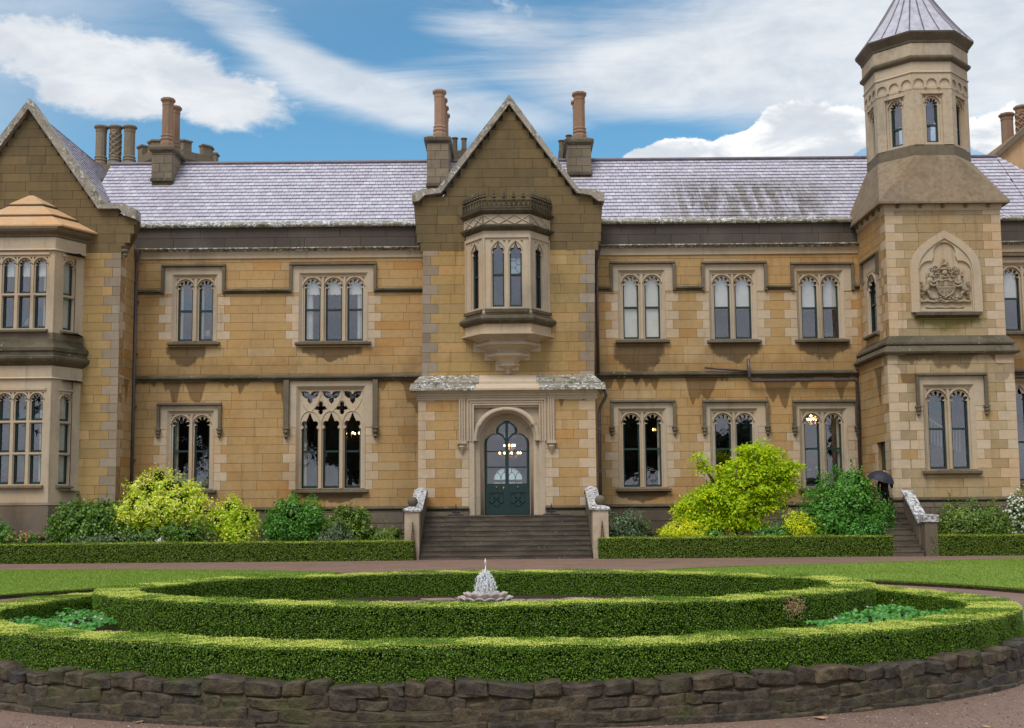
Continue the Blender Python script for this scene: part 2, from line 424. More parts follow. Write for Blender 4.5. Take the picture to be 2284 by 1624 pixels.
finish(t, col, .55, t.bump(n1, .6, .03), .4)
m_, t = newmat('mossy_stone')
pos = t.pos()
n1 = t.noise(pos, 9, 5, .7); n2 = t.noise(pos, 1.3, 4, .6)
col = t.mix(t.step(n2, .4, .62), (.115, .092, .062), (.070, .060, .034))
col = t.mix(t.step(n1, .62, .70), col, (.42, .42, .38))
finish(t, col, .75, t.bump(n1, .5, .02), .3)
m_, t = newmat('slate')
oi = t.node('ShaderNodeObjectInfo'); ge = t.node('ShaderNodeNewGeometry')
rnd = t.math('FRACT', t.math('ADD', t.math('MULTIPLY', ge.outputs['Random Per Island'], 7.31), t.math('MULTIPLY', oi.outputs['Random'], 13.7)))
col = t.ramp(rnd, [(0, (.43, .415, .495)), (.2, (.50, .485, .565)), (.4, (.465, .44, .525)), (.55, (.545, .53, .61)), (.7, (.48, .435, .505)), (.85, (.61, .60, .67)), (1, (.44, .425, .51))])
x, y, z = t.xyz(ge.outputs['Position'])
pos = ge.outputs['Position']
st = t.noise(t.mapping(pos, (1.35, .22, .22)), 2.6, 8, .68, .25)
cx = XX(1660, 440, 45.5)
reg = t.math('MULTIPLY', t.step(t.math('ABSOLUTE', t.math('SUBTRACT', x, cx)), 4.3, 1.8), t.step(t.math('ADD', z, t.math('MULTIPLY', st, 1.4)), ZZ(1660, 385, 46.6) + 1.0, ZZ(1660, 425, 45.5) + .7))
alg = t.math('MULTIPLY', t.math('MULTIPLY', reg, t.step(st, .35, .56)), t.math('MULTIPLY_ADD', rnd, .45, .70))
alg = t.math('MAXIMUM', alg, t.math('MULTIPLY', t.step(st, .62, .75), .35))
col = t.mix(t.math('MULTIPLY', alg, .85), col, (.165, .15, .135))
n1 = t.noise(pos, 14, 4, .6)
col = t.mix(t.math('MULTIPLY', t.step(n1, .4, .8), .25), col, t.mix(1.0, col, (.7, .68, .7), 'MULTIPLY'))
finish(t, col, t.math('MULTIPLY_ADD', alg, .35, .30), t.bump(n1, .15, .01), .55)

mansion = empty('mansion', (XX(1131, 1000, DP), DP, 0))
tag(mansion, 'ochre sandstone gothic mansion with grey slate roofs, gabled porch and octagonal lantern tower', 'mansion')
MINV = Matrix.Translation(mansion.location).inverted()
def part(o):
    """hang a world-space object under the mansion"""
    o.parent = mansion; o.matrix_parent_inverse = MINV; return o
def sub(o, p):
    o.parent = p; return o

CUBE = {}
def block(F, u0, u1, d0, d1, z0, z1, mat, parent, name='stone_block'):
    if mat not in CUBE:
        me = bpy.data.meshes.new('block_' + mat)
        b = .5
        v = [(x, y, z) for z in (0, 1) for y in (0, 1) for x in (0, 1)]
        me.from_pydata(v, [], [(0, 1, 5, 4), (1, 3, 7, 5), (3, 2, 6, 7), (2, 0, 4, 6), (4, 5, 7, 6), (2, 3, 1, 0)])
        me.materials.append(MAT[mat]); CUBE[mat] = me
    o = bpy.data.objects.new(name, CUBE[mat]); COL.objects.link(o)
    o.parent = parent
    o.matrix_parent_inverse = parent_inv(parent)
    o.matrix_basis = Matrix.Translation(F(u0, d0, z0)) @ F.rot() @ Matrix.Diagonal((u1 - u0, d1 - d0, z1 - z0, 1))
    return o
_pi = {}
def parent_inv(p):
    """inverse of the parent's world matrix, so that the child's own transform is in world space"""
    if p.name not in _pi:
        m = Matrix.Identity(4); q = p
        chain = []
        while q is not None: chain.append(q); q = q.parent
        for q in reversed(chain): m = m @ (q.matrix_parent_inverse @ q.matrix_basis if q.parent else q.matrix_basis)
        _pi[p.name] = m.inverted()
    return _pi[p.name]
def up(mb, name, mat, parent, smooth=False):
    """build a world-space mesh under any parent"""
    o = mb.build(name, MAT[mat], None, smooth)
    o.parent = parent; o.matrix_parent_inverse = parent_inv(parent)
    return o

def cut(r, holes):
    out = [r]
    for h in holes:
        nxt = []
        for (a, b, c, e) in out:
            if h[0] >= b or h[1] <= a or h[2] >= e or h[3] <= c: nxt.append((a, b, c, e)); continue
            if h[0] > a: nxt.append((a, h[0], c, e))
            if h[1] < b: nxt.append((h[1], b, c, e))
            m0, m1 = max(a, h[0]), min(b, h[1])
            if h[2] > c: nxt.append((m0, m1, c, h[2]))
            if h[3] < e: nxt.append((m0, m1, h[3], e))
        out = [q for q in nxt if q[1] - q[0] > .05 and q[3] - q[2] > .05]
    return out
def span(outline, z):
    xs = []
    for (a, b), (c, e) in zip(outline, outline[1:] + outline[:1]):
        if (b - z) * (e - z) < 0: xs.append(a + (c - a) * (z - b) / (e - b))
    return (min(xs), max(xs)) if len(xs) > 1 else None
def ashlar(name, F, outline, holes=(), jambs=(), z0=0., ch=.33, mat='ochre_ashlar', mat2=None, lq=None, rq=None, seed=1, depth=.4, lens=(.62, 1.25), back='mortar', gap=.0055, jmat='pale_quoin', wallholes=None, backing=None):
    """a wall of laid blocks before a recessed mortar backing; jambs are openings dressed with pale blocks"""
    rg = random.Random(seed)
    mb = MB(F)
    zt = max(q[1] for q in outline)
    allh = list(holes) + [j[:4] for j in jambs]
    wh = wallholes if wallholes is not None else [j[:4] for j in jambs]
    mb.plate(backing or outline, [rect(*h) for h in wh], .03, depth)
    wall = part(mb.build(name, MAT[back]))
    k = 0; z = z0
    zmin = min(q[1] for q in outline)
    while z < zt - .02:
        hh = ch * rg.uniform(.94, 1.06) if not lq else ch
        za, zb = max(z, zmin), min(z + hh, zt)
        zm = (za + zb) / 2; sp = span(outline, zm)
        if sp and zb - za > .05:
            segs = [(sp[0], sp[1])]
            pre = []
            def take(a, b, m):
                pre.append((a, b, m)); nonlocal segs
                ns = []
                for s0, s1 in segs:
                    if b <= s0 or a >= s1: ns.append((s0, s1)); continue
                    if a > s0: ns.append((s0, a))
                    if b < s1: ns.append((b, s1))
                segs = ns
            if lq: take(sp[0], sp[0] + lq[k % 2], lq[2])
            if rq: take(sp[1] - rq[(k + 1) % 2], sp[1], rq[2])
            for j in jambs:
                if j[2] - .1 < zm < (j[4] if len(j) > 4 else j[3]):
                    wv = (.27, .50)[k % 2]
                    take(j[0] - wv, j[0], jmat); take(j[1], j[1] + wv, jmat)
            for s0, s1 in segs:
                a = s0
                while s1 - a > .03:
                    w = rg.uniform(*lens)
                    if s1 - a - w < lens[0] * .6: w = s1 - a if s1 - a < lens[1] * 1.3 else (s1 - a) / 2
                    pre.append((a, a + w, mat2 if (mat2 and rg.random() < .16) else mat)); a += w
            for a, b, mm in pre:
                for q in cut((a, b, za, zb), allh):
                    block(F, q[0] + gap, q[1] - gap, rg.uniform(-.006, .004), .05, q[2] + gap, q[3] - gap, mm, wall)
        z += hh; k += 1
    return wall

# ---- window lights
def arc(c, zc, r, a0, a1, n, k=1.0): return [(c + r * math.cos(a0 + (a1 - a0) * i / n), zc + k * r * math.sin(a0 + (a1 - a0) * i / n)) for i in range(n + 1)]
def light(u0, u1, zb, zt, kind='foil', e=0.0):
    u0 -= e; u1 += e; w = u1 - u0; c = (u0 + u1) / 2
    if kind == 'plain': return rect(u0, u1, zb - e * .0, zt + e)
    if kind == 'round':
        r = w / 2; return [(u0, zb), (u1, zb)] + arc(c, zt + e - r, r, 0, math.pi, 14)
    if kind == 'point':
        r = w / 2; zs = zt + e - r * 1.5
        return [(u0, zb), (u1, zb)] + [(c + r * (1 - s ** 1.9), zs + r * 1.5 * s) for s in [i / 8 for i in range(9)]] + [(c - r * (1 - s ** 1.9), zs + r * 1.5 * s) for s in [i / 8 for i in range(7, -1, -1)]]
    R = w / 2 * 1.10
    if kind == 'foil':
        zs = zt - R; pts = [(u0, zb), (u1, zb), (u1, zs - .03)]
        for i in range(41):
            th = math.pi * i / 40; r = R * (.58 + .42 * abs(math.sin(5 * th)) ** .5)
            pts.append((c + r * math.cos(th), zs + r * math.sin(th)))
        return pts + [(u0, zs - .03)]
    if kind == 'ogee':
        zs = zt - R * 1.62; pts = [(u0, zb), (u1, zb), (u1, zs - .03)]
        for i in range(41):
            th = math.pi * i / 40; r = R * (.66 + .32 * abs(math.sin(3 * th)) ** .6)
            pts.append((c + r * math.cos(th) * .98, zs + r * math.sin(th) * (1.12 + .5 * math.exp(-((th - math.pi / 2) / .16) ** 2))))
        return pts + [(u0, zs - .03)]

def glazing(F, name, parent, box_, lights, zb, zt, kind, rails=(), trans=(), styles=(), d=0.0, mat='carved_stone', room=2.6, extra_holes=(), front_extra=(), sashw=.05, expand=.05, roomx=None):
    """stone plate with arched lights, sashes, panes and what hangs behind them"""
    u0, u1, z0, z1 = box_
    frontk = {'foil': 'round', 'ogee': 'point', 'plain': 'plain', 'round': 'round'}[kind]
    mb = MB(F); fh = []; bh = []
    for a, b in lights:
        edges = [zb] + [q for q in trans] + [zt]
        for i in range(len(edges) - 1):
            top = i == len(edges) - 2
            lo = edges[i] + (.05 if i else 0); hi = edges[i + 1] - (0 if top else .05)
            bh.append(light(a, b, lo, hi, kind if top else 'plain'))
            fh.append(light(a, b, lo, hi, frontk if top else 'plain', expand if top else .03))
    if kind in ('foil', 'ogee'):
        for a, b in lights:      # sunk spandrels
            zs = zt + expand
            if z1 - zs > -1:
                w = b - a; top = min(z1 - .03, zs + .015)
                for sgn, e in ((1, a - expand), (-1, b + expand)):
                    fh.append([(e + sgn * .00, top - w * .30), (e + sgn * w * .21, top), (e + sgn * .00, top)][::sgn])
    mb.plate(rect(*box_), fh + [h for h in front_extra], d, d + .045)
    mb.plate(rect(*box_), bh + [h for h in extra_holes], d + .045, d + .11)
    win = up(mb, name, mat, parent)
    if kind == 'foil':
        am = MB(F)
        for a, b in lights:
            c_, r_ = (a + b) / 2, (b - a) / 2 + expand * 1.15; zs = zt + expand - r_ + .005
            am.tube([(u, d - .004, z_) for u, z_ in arc(c_, zs, r_, 0, math.pi, 14)], .020, 5)
        up(am, 'arch_moulding', mat, win, True)
    for i, (a, b) in enumerate(lights):
        edges = [zb] + list(trans) + [zt]
        st = styles[i] if i < len(styles) else ''
        sb = MB(F); dd = d + .125
        for j in range(len(edges) - 1):
            lo, hi = edges[j] + (.05 if j else 0), edges[j + 1] - (0 if j == len(edges) - 2 else .05)
            sb.box(a - .03, a + sashw, dd, dd + .05, lo - .02, hi); sb.box(b - sashw, b + .03, dd, dd + .05, lo - .02, hi)
            sb.box(a + sashw, b - sashw, dd, dd + .05, lo - .02, lo + .085)
            rr = [r for r in rails if lo < r < hi]
            for r in rr: sb.box(a + sashw, b - sashw, dd - .01, dd + .05, r - .035, r + .035)
            cutz = [lo + .085] + rr + [hi + .02]
            for q0, q1 in zip(cutz, cutz[1:]):
                pb = MB(F); pb.box(a - .02, b + .02, dd + .055, dd + .063, q0 - (.02 if q0 in rr else 0), q1 + (.02 if q1 in rr else 0))
                up(pb, 'pane', 'glass', win)
        up(sb, 'sash', 'green_paint', win)
        dz = dd + .075
        h = zt - zb; rl = rails[0] if rails else zb + h * .5
        if 'B' in st:      # full blind
            bb = MB(F); bb.box(a - .06, b + .06, dz, dz + .01, zb, zt + .02); up(bb, 'roller_blind', 'cream_cloth', win)
        if 'H' in st:      # blind over the upper sash
            bb = MB(F); bb.box(a - .06, b + .06, dz, dz + .01, rl - .06, zt + .02); up(bb, 'roller_blind', 'white_cloth', win)
        if 'V' in st:      # scalloped valance
            q = [(a - .06, zt + .02)] + [(a - .06 + (b - a + .12) * k / 12, zt - h * .235 - .03 * abs(math.sin(k * math.pi / 3))) for k in range(13)] + [(b + .06, zt + .02)]
            bb = MB(F); bb.plate(q, [], dz, dz + .012, True); up(bb, 'valance', 'white_cloth', win)
        for key, c0, c1 in (('l', a - .06, a + (b - a) * .48), ('r', b - (b - a) * .40, b + .06), ('n', a - .05, a + (b - a) * .26), ('m', b - (b - a) * .2, b + .06)):
            if key in st:   # gathered curtain
                cb = MB(F); nn = 26
                top = [(c0 + (c1 - c0) * k / nn, dz + .05 + .035 * math.sin(k * 1.7) + .015 * math.sin(k * .6)) for k in range(nn + 1)]
                for (ua, da), (ub, db) in zip(top, top[1:]): cb.quad((ua, da, zb), (ub, db, zb), (ub, db, zt), (ua, da, zt))
                up(cb, 'curtain', 'cream_cloth' if key in 'nm' else 'white_cloth', win, True)
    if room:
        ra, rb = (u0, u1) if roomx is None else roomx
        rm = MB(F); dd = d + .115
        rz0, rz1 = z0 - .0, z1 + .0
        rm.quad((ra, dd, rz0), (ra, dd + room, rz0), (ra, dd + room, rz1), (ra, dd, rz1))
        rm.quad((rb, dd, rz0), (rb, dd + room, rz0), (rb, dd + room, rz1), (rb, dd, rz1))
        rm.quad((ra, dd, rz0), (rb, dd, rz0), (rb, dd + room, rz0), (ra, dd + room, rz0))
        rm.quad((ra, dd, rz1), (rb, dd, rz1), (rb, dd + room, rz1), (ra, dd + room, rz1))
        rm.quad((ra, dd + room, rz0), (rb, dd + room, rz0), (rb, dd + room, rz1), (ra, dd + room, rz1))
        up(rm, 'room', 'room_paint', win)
    return win

def run(mb, u0, u1, prof):
    """extrude a profile of (d, z) points along u"""
    m = len(prof)
    a = [mb.pt(u0, d, z) for d, z in prof]; b = [mb.pt(u1, d, z) for d, z in prof]
    for k in range(m - 1): mb.f.append([a[k], b[k], b[k + 1], a[k + 1]])
    mb.f.append(a[::-1]); mb.f.append(b)
def moulding(name, F, u0, u1, z0, z1, out, mat, top='slope'):
    mb = MB(F); h = z1 - z0
    run(mb, u0, u1, [(.03, z0), (-out * .35, z0), (-out * .45, z0 + h * .22), (-out * .95, z0 + h * .38), (-out, z0 + h * .46), (-out, z0 + h * .62), (.0, z1), (.03, z1)])
    return part(mb.build(name, MAT[mat]))

def label_stop(F, u, z, win, s=1.0):
    mb = MB(F)
    mb.box(u - .10 * s, u + .10 * s, -.17 * s, .0, z, z + .06 * s)
    mb.lathe((u, -.07 * s, z - .30 * s), [(.02 * s, 0), (.07 * s, .07 * s), (.05 * s, .12 * s), (.095 * s, .20 * s), (.08 * s, .27 * s), (.09 * s, .30 * s)], 10)
    return up(mb, 'label_stop', 'moulding_stone', win)

def hood(F, u0, u1, zt, zdrop, win, w=.135, proud=.13, mat='moulding_stone', stops=True, foot=None):
    mb = MB(F)
    mb.box(u0, u1, -proud, .0, zt - w, zt, slope=.05, under=.03)
    mb.box(u0, u0 + w * .8, -proud * .85, .0, zdrop, zt - w); mb.box(u1 - w * .8, u1, -proud * .85, .0, zdrop, zt - w)
    o = up(mb, 'hood_mould', mat, win)
    if stops:
        label_stop(F, u0 + w * .4, zdrop - .06, win); label_stop(F, u1 - w * .4, zdrop - .06, win)
    return o

def window(D, lights_px, yt, yrail, yb, hood_px, styles=(), kind='foil', stops=True, name='window', label=None, xm=None):
    """traceried window in a plain wall; returns the holes for the wall"""
    F = FF(D); xc = (lights_px[0][0] + lights_px[-1][1]) / 2
    L = [(XX(a, (yt + yb) / 2, D), XX(b, (yt + yb) / 2, D)) for a, b in lights_px]
    zt, zr, zb = (ZZ(xc, q, D) for q in (yt, yrail, yb))
    hx0, hx1, hyt, hyd = hood_px
    hu0, hu1 = XX(hx0, (hyt + hyd) / 2, D), XX(hx1, (hyt + hyd) / 2, D); hzt, hzd = ZZ(xc, hyt, D), ZZ(xc, hyd, D)
    a, b = L[0][0], L[-1][1]
    iu0, iu1 = a - .20, b + .20; iz1 = zt + .22; iz0 = zb - .02
    hz0 = hzd if stops else hzd - .02
    mb = MB(F)            # header of dressed stone under the hood
    hx = (hu0 + .10, hu1 - .10)
    mb.plate([(hx[0], hz0), (iu0, hz0), (iu0, iz1), (iu1, iz1), (iu1, hz0), (hx[1], hz0), (hx[1], hzt - .12), (hx[0], hzt - .12)], [], -.012, .08)
    r2 = rect(a - .09, b + .09, iz0, zt + .13)
    mb.splay(rect(iu0, iu1, iz0, iz1), -.012, r2, .085)
    # small cavetto step inside the splay
    sur = part(mb.build(name, MAT['carved_stone']))
    if label: sur['label'] = label
    glazing(F, 'tracery', sur, (a - .09, b + .09, iz0, zt + .13), L, zb, zt, kind, (zr,), (), styles, .085, expand=.06)
    # flatten: children of the tracery become children of the window part
    tr_ = sur.children[0] if sur.children else None
    for c in list(COL.objects):
        if c.parent is not None and c.parent.name == tr_.name:
            c.parent = sur; c.matrix_parent_inverse = parent_inv(sur)
    for (p0, p1), (q0, q1) in zip(L, L[1:]):
        mu = MB(F); m0 = (p1 + q0) / 2
        mu.box(m0 - .035, m0 + .035, .045, .088, zb, zt + .02); up(mu, 'mullion', 'carved_stone', sur)
    hood(F, hu0, hu1, hzt, hzd, sur, stops=stops)
    sb = MB(F); sb.box(iu0 - .12, iu1 + .12, -.15, .14, iz0 - .20, iz0, slope=.06, under=.06); up(sb, 'sill', 'moulding_stone', sur)
    jamb = (iu0, iu1, iz0, iz1, hz0)
    hole = (hu0 + .02, hu1 - .02, hz0, hzt - .02)
    return jamb, hole, (hu0, hu1, hzd)

WL, WR = XX(294, 800, DW) - .3, XX(940, 700, DW) + .6
RL, RR = XX(1325, 700, DW) - .6, XX(1917, 700, DW) + .4
PLZ = ZZ(1142, 1127, DW)
EAVE_Z = ZZ(1142, 551, DW)
fw = FF(DW)
# ---- wings: windows
uA = window(DW, [(395, 428), (442, 473)], 625, 692, 760, (361, 503, 589, 655), ('n', 'n'), stops=False)
uB = window(DW, [(678.5, 713.7), (725.4, 761.9), (773.6, 808.8)], 621, 689, 759.5, (646, 840, 585, 651), ('Vl', 'V', 'Vr'), stops=False)
uC = window(DW, [(1390.5, 1425), (1439, 1473)], 615, 684, 755, (1360, 1506, 582, 648), ('B', 'B'), stops=False)
uD = window(DW, [(1594, 1629.5), (1641, 1677)], 615, 684, 755, (1564, 1710, 582, 648), ('H', 'H'), stops=False)
uE = window(DW, [(1789.6, 1824.5), (1837, 1872)], 616, 685, 754, (1763, 1904, 584, 648), ('H', 'H'), stops=False)
lA = window(DW, [(383, 419), (431, 465)], 929, 1006, 1090, (351, 494, 898, 957), ('n', ''))
lC = window(DW, [(1391, 1428), (1440, 1476)], 924, 1001, 1086, (1361, 1507, 891, 951), ('', 'm'))
lD = window(DW, [(1597, 1633), (1645, 1681)], 924, 1001, 1086, (1567, 1714, 891, 951), ('', ''))
lE = window(DW, [(1797, 1831), (1845, 1880)], 924, 1000, 1084, (1768, 1913, 891, 951), ('', 'm'))
# ---- tall traceried window of the ground floor
def big_tracery():
    D = DW; F = fw; xc = 740
    L = [(XX(a, 1000, D), XX(b, 1000, D)) for a, b in ((671, 708), (719, 755.5), (767, 803))]
    zb, zr = ZZ(xc, 1089, D), ZZ(xc, 1006, D)
    ztop = ZZ(xc, 869, D); zl = ZZ(xc, 919, D); zsp = ZZ(xc, 952, D)
    u0, u1 = XX(668, 960, D), XX(807, 960, D)
    iu0, iu1 = u0 - .13, u1 + .13; iz1 = ZZ(xc, 861, D); iz0 = zb - .02
    hu0, hu1 = XX(646, 900, D), XX(831, 900, D); hzt, hzd = ZZ(xc, 847, D), ZZ(xc, 953, D)
    mb = MB(F)
    mb.plate([(hu0, hzd), (iu0, hzd), (iu0, iz1), (iu1, iz1), (iu1, hzd), (hu1, hzd), (hu1, hzt), (hu0, hzt)], [], -.012, .08)
    mb.splay(rect(iu0, iu1, iz0, iz1), -.012, rect(u0, u1, iz0, ztop), .12)
    sur = part(mb.build('window', MAT['carved_stone'])); sur['label'] = 'tall three light window with net tracery head'
    cen = [(a + b) / 2 for a, b in L]; p = cen[1] - cen[0]
    holes, front = [], []
    for a, b in L:
        holes.append(light(a, b, zb, zl, 'ogee')); front.append(light(a, b, zb, zl, 'ogee', .03))
    zq = ZZ(xc, 909.5, D); zi = ZZ(xc, 872, D)
    def star(c, zc, r, e=0, half=0):
        pts = []
        for i in range(48):
            th = 2 * math.pi * i / 48
            rr = (r + e) * (.42 + .58 * abs(math.cos(2 * th)) ** 1.3) * (1.12 if abs(math.sin(th)) > .7 else 1)
            pts.append((c + rr * math.cos(th), zc + rr * math.sin(th)))
        if half: pts = [(max(q[0], c) if half > 0 else min(q[0], c), q[1]) for q in pts[0:48:2]]
        return pts
    for k in range(2):
        c = (cen[k] + cen[k + 1]) / 2
        holes.append(star(c, zq, p * .268)); front.append(star(c, zq, p * .268, .035))
    def tref(c, e=0):
        w = p * .405 + e; h = (zi - ZZ(xc, 900.5, D)) + e
        ct = zi + e * .4
        return [(c, ct - h), (c + w * .26, ct - h * .78), (c + w * .30, ct - h * .52), (c + w * .52, ct - h * .56), (c + w * .88, ct - h * .34), (c + w, ct - h * .02), (c + w * .55, ct - h * .01), (c + w * .2, ct - h * .06), (c, ct - h * .26),
                (c - w * .2, ct - h * .06), (c - w * .55, ct - h * .01), (c - w, ct - h * .02), (c - w * .88, ct - h * .34), (c - w * .52, ct - h * .56), (c - w * .30, ct - h * .52), (c - w * .26, ct - h * .78)]
    for c in cen: holes.append(tref(c)); front.append(tref(c, .035))
    for c, s in ((u0 + .045, 1), (u1 - .045, -1)):
        t3 = [(c, zq - .17), (c + s * .06, zq - .05), (c + s * .15, zq), (c + s * .06, zq + .05), (c, zq + .17)]
        holes.append(t3 if s > 0 else t3[::-1])
    m2 = MB(F)
    m2.plate(rect(u0, u1, iz0, ztop), front, .12, .16); m2.plate(rect(u0, u1, iz0, ztop), holes, .16, .24)
    up(m2, 'tracery', 'carved_stone', sur)
    # ribs that net the head together
    rb = MB(F)
    for c in cen:
        for s in (1, -1):
            pts = []
            for i in range(13):
                q = i / 12.0
                uu = c + s * p * .5 * (1 - (1 - q) ** 1.0) if False else c + s * p * .5 * math.sin(q * math.pi / 2)
                pts.append((uu, .115, zl + .05 + (ztop - zl - .05) * (1 - math.cos(q * math.pi / 2)) ** .8))
            pts = [q for q in pts if u0 < q[0] < u1]
            rb.tube(pts, .020, 5)
            pts = []
            for i in range(11):
                q = i / 10.0
                pts.append((c + s * p * .5 * math.cos(q * math.pi / 2) ** .8, .115, zsp - .1 + (zl + .05 - zsp + .1) * math.sin(q * math.pi / 2)))
            rb.tube(pts, .026, 5)
    up(rb, 'rib', 'carved_stone', sur)
    for (a, b), stl in zip(L, ('n', '', 'm')):
        sb = MB(F); dd = .30
        sb.box(a - .03, a + .05, dd, dd + .05, zb - .02, zl); sb.box(b - .05, b + .03, dd, dd + .05, zb - .02, zl)
        sb.box(a + .05, b - .05, dd, dd + .05, zb - .02, zb + .10); sb.box(a + .05, b - .05, dd - .01, dd + .05, zr - .035, zr + .035)
        up(sb, 'sash', 'green_paint', sur)
        for q0, q1 in ((zb + .1, zr), (zr, zl + .05)):
            pb = MB(F); pb.box(a - .02, b + .02, dd + .055, dd + .063, q0, q1); up(pb, 'pane', 'glass', sur)
        for key, c0, c1 in (('n', a - .05, a + (b - a) * .22), ('m', b - (b - a) * .14, b + .06)):
            if key in stl:
                cb = MB(F); nn = 14; tp = [(c0 + (c1 - c0) * k / nn, .5 + .03 * math.sin(k * 1.7)) for k in range(nn + 1)]
                for (ua, da), (ub, db) in zip(tp, tp[1:]): cb.quad((ua, da, zb), (ub, db, zb), (ub, db, zl), (ua, da, zl))
                up(cb, 'curtain', 'cream_cloth', sur, True)
    pb = MB(F); pb.box(u0, u1, .355, .363, zl + .05, ztop); up(pb, 'pane', 'glass', sur)
    for (p0, p1), (q0, q1) in zip(L, L[1:]):
        mu = MB(F); m0 = (p1 + q0) / 2
        mu.box(m0 - .04, m0 + .04, .07, .125, zb, zsp); up(mu, 'mullion', 'carved_stone', sur)
    hm = MB(F)
    for x0, x1 in ((633, 645), (832, 843)):
        a, b = XX(x0, 900, D), XX(x1, 900, D)
        hm.box(a, b, -.12, .0, hzd, hzt)
    up(hm, 'hood_mould', 'moulding_stone', sur)
    for x in (639, 837.5): label_stop(F, XX(x, 950, D), hzd - .06, sur, 1.25)
    sb = MB(F); sb.box(iu0 - .12, iu1 + .12, -.15, .14, iz0 - .20, iz0, slope=.06, under=.06); up(sb, 'sill', 'moulding_stone', sur)
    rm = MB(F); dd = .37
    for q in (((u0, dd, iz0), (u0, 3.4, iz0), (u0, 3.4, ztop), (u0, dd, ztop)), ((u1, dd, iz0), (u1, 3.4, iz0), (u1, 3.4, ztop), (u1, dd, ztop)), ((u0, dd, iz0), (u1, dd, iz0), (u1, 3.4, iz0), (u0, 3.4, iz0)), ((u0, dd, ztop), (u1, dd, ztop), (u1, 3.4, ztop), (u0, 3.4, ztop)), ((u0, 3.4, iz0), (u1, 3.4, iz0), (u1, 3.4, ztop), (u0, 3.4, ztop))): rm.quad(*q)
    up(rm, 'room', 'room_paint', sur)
    return (iu0, iu1, iz0, iz1, hzd), (hu0, hu1, hzd, hzt)
lB = big_tracery()

def wing(u0, u1, wins, seed):
    jam = [w[0] for w in wins]; hol = [w[1] for w in wins]
    return ashlar('wing_wall', fw, rect(u0, u1, PLZ, EAVE_Z), hol, jam, PLZ, .334, seed=seed, lens=(.72, 1.42), wallholes=[j[:4] for j in jam] )
wing(WL, WR, [uA, uB, lA, lB], 11)
wing(RL, RR, [uC, uD, uE, lC, lD, lE], 12)
def plinth(F, u0, u1, z1, seed, name='plinth'):
    rg = random.Random(seed); mb = MB(F); mb.box(u0, u1, -.06, .3, -.2, z1 - .16)
    p = part(mb.build(name, MAT['dark_mortar']))
    z = -.1; k = 0
    while z < z1 - .2:
        h = min(.42, z1 - .16 - z); a = u0
        while a < u1 - .05:
            w = min(rg.uniform(.8, 1.5), u1 - a); block(F, a + .01, a + w - .01, -.09, -.05, z + .01, z + h - .01, 'plinth_stone', p); a += w
        z += h
    moulding('plinth_moulding', F, u0, u1, z1 - .17, z1, .13, 'mossy_stone')
plinth(fw, WL, WR, PLZ, 3); plinth(fw, RL, RR, PLZ, 4)
def strings(u0, u1, tops):
    z0, z1 = ZZ(1142, 846, DW), ZZ(1142, 831, DW)
    moulding('string_course', fw, u0, u1, z0, z1, .17, 'mossy_stone')
    # string between the upper hoods
    zs = tops[0][2]; e = u0
    for a, b, zz in sorted(tops) + [(u1, u1, zs)]:
        if a - e > .05: moulding('string_course', fw, e, a + .06, zs - .02, zs + .17, .13, 'mossy_stone')
        e = b - .06
strings(WL, WR, [uA[2], uB[2]]); strings(RL, RR, [uC[2], uD[2], uE[2]])
def parapet(u0, u1, seed):
    rg = random.Random(seed)
    a0, a1 = ZZ(1142, 565, DW), ZZ(1142, 548, DW)
    b = MB(fw); b.box(u0, u1, -.05, .03, a0 - .12, a0 + .16)
    cp = part(b.build('frieze', MAT['carved_stone']))
    moulding('cornice', fw, u0, u1, a0 + .15, a1 + .02, .24, 'lichen_stone')
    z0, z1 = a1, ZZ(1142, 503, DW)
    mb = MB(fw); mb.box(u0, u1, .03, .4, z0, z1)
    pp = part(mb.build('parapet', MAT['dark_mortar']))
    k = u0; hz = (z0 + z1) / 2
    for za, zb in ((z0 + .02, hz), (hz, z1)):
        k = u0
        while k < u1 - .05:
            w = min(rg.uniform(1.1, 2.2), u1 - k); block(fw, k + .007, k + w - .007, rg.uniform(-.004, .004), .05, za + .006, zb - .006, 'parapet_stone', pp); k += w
    mb = MB(fw); run(mb, u0, u1, [(.4, z1), (-.12, z1), (-.15, z1 + .05), (-.15, z1 + .10), (-.02, z1 + .19), (.06, z1 + .20), (.10, z1 + .26), (.45, z1 + .30)])
    part(mb.build('coping', MAT['lichen_stone']))
    return z1 + .27
ROOF_Z0 = parapet(WL, WR, 5); parapet(RL, RR, 6)

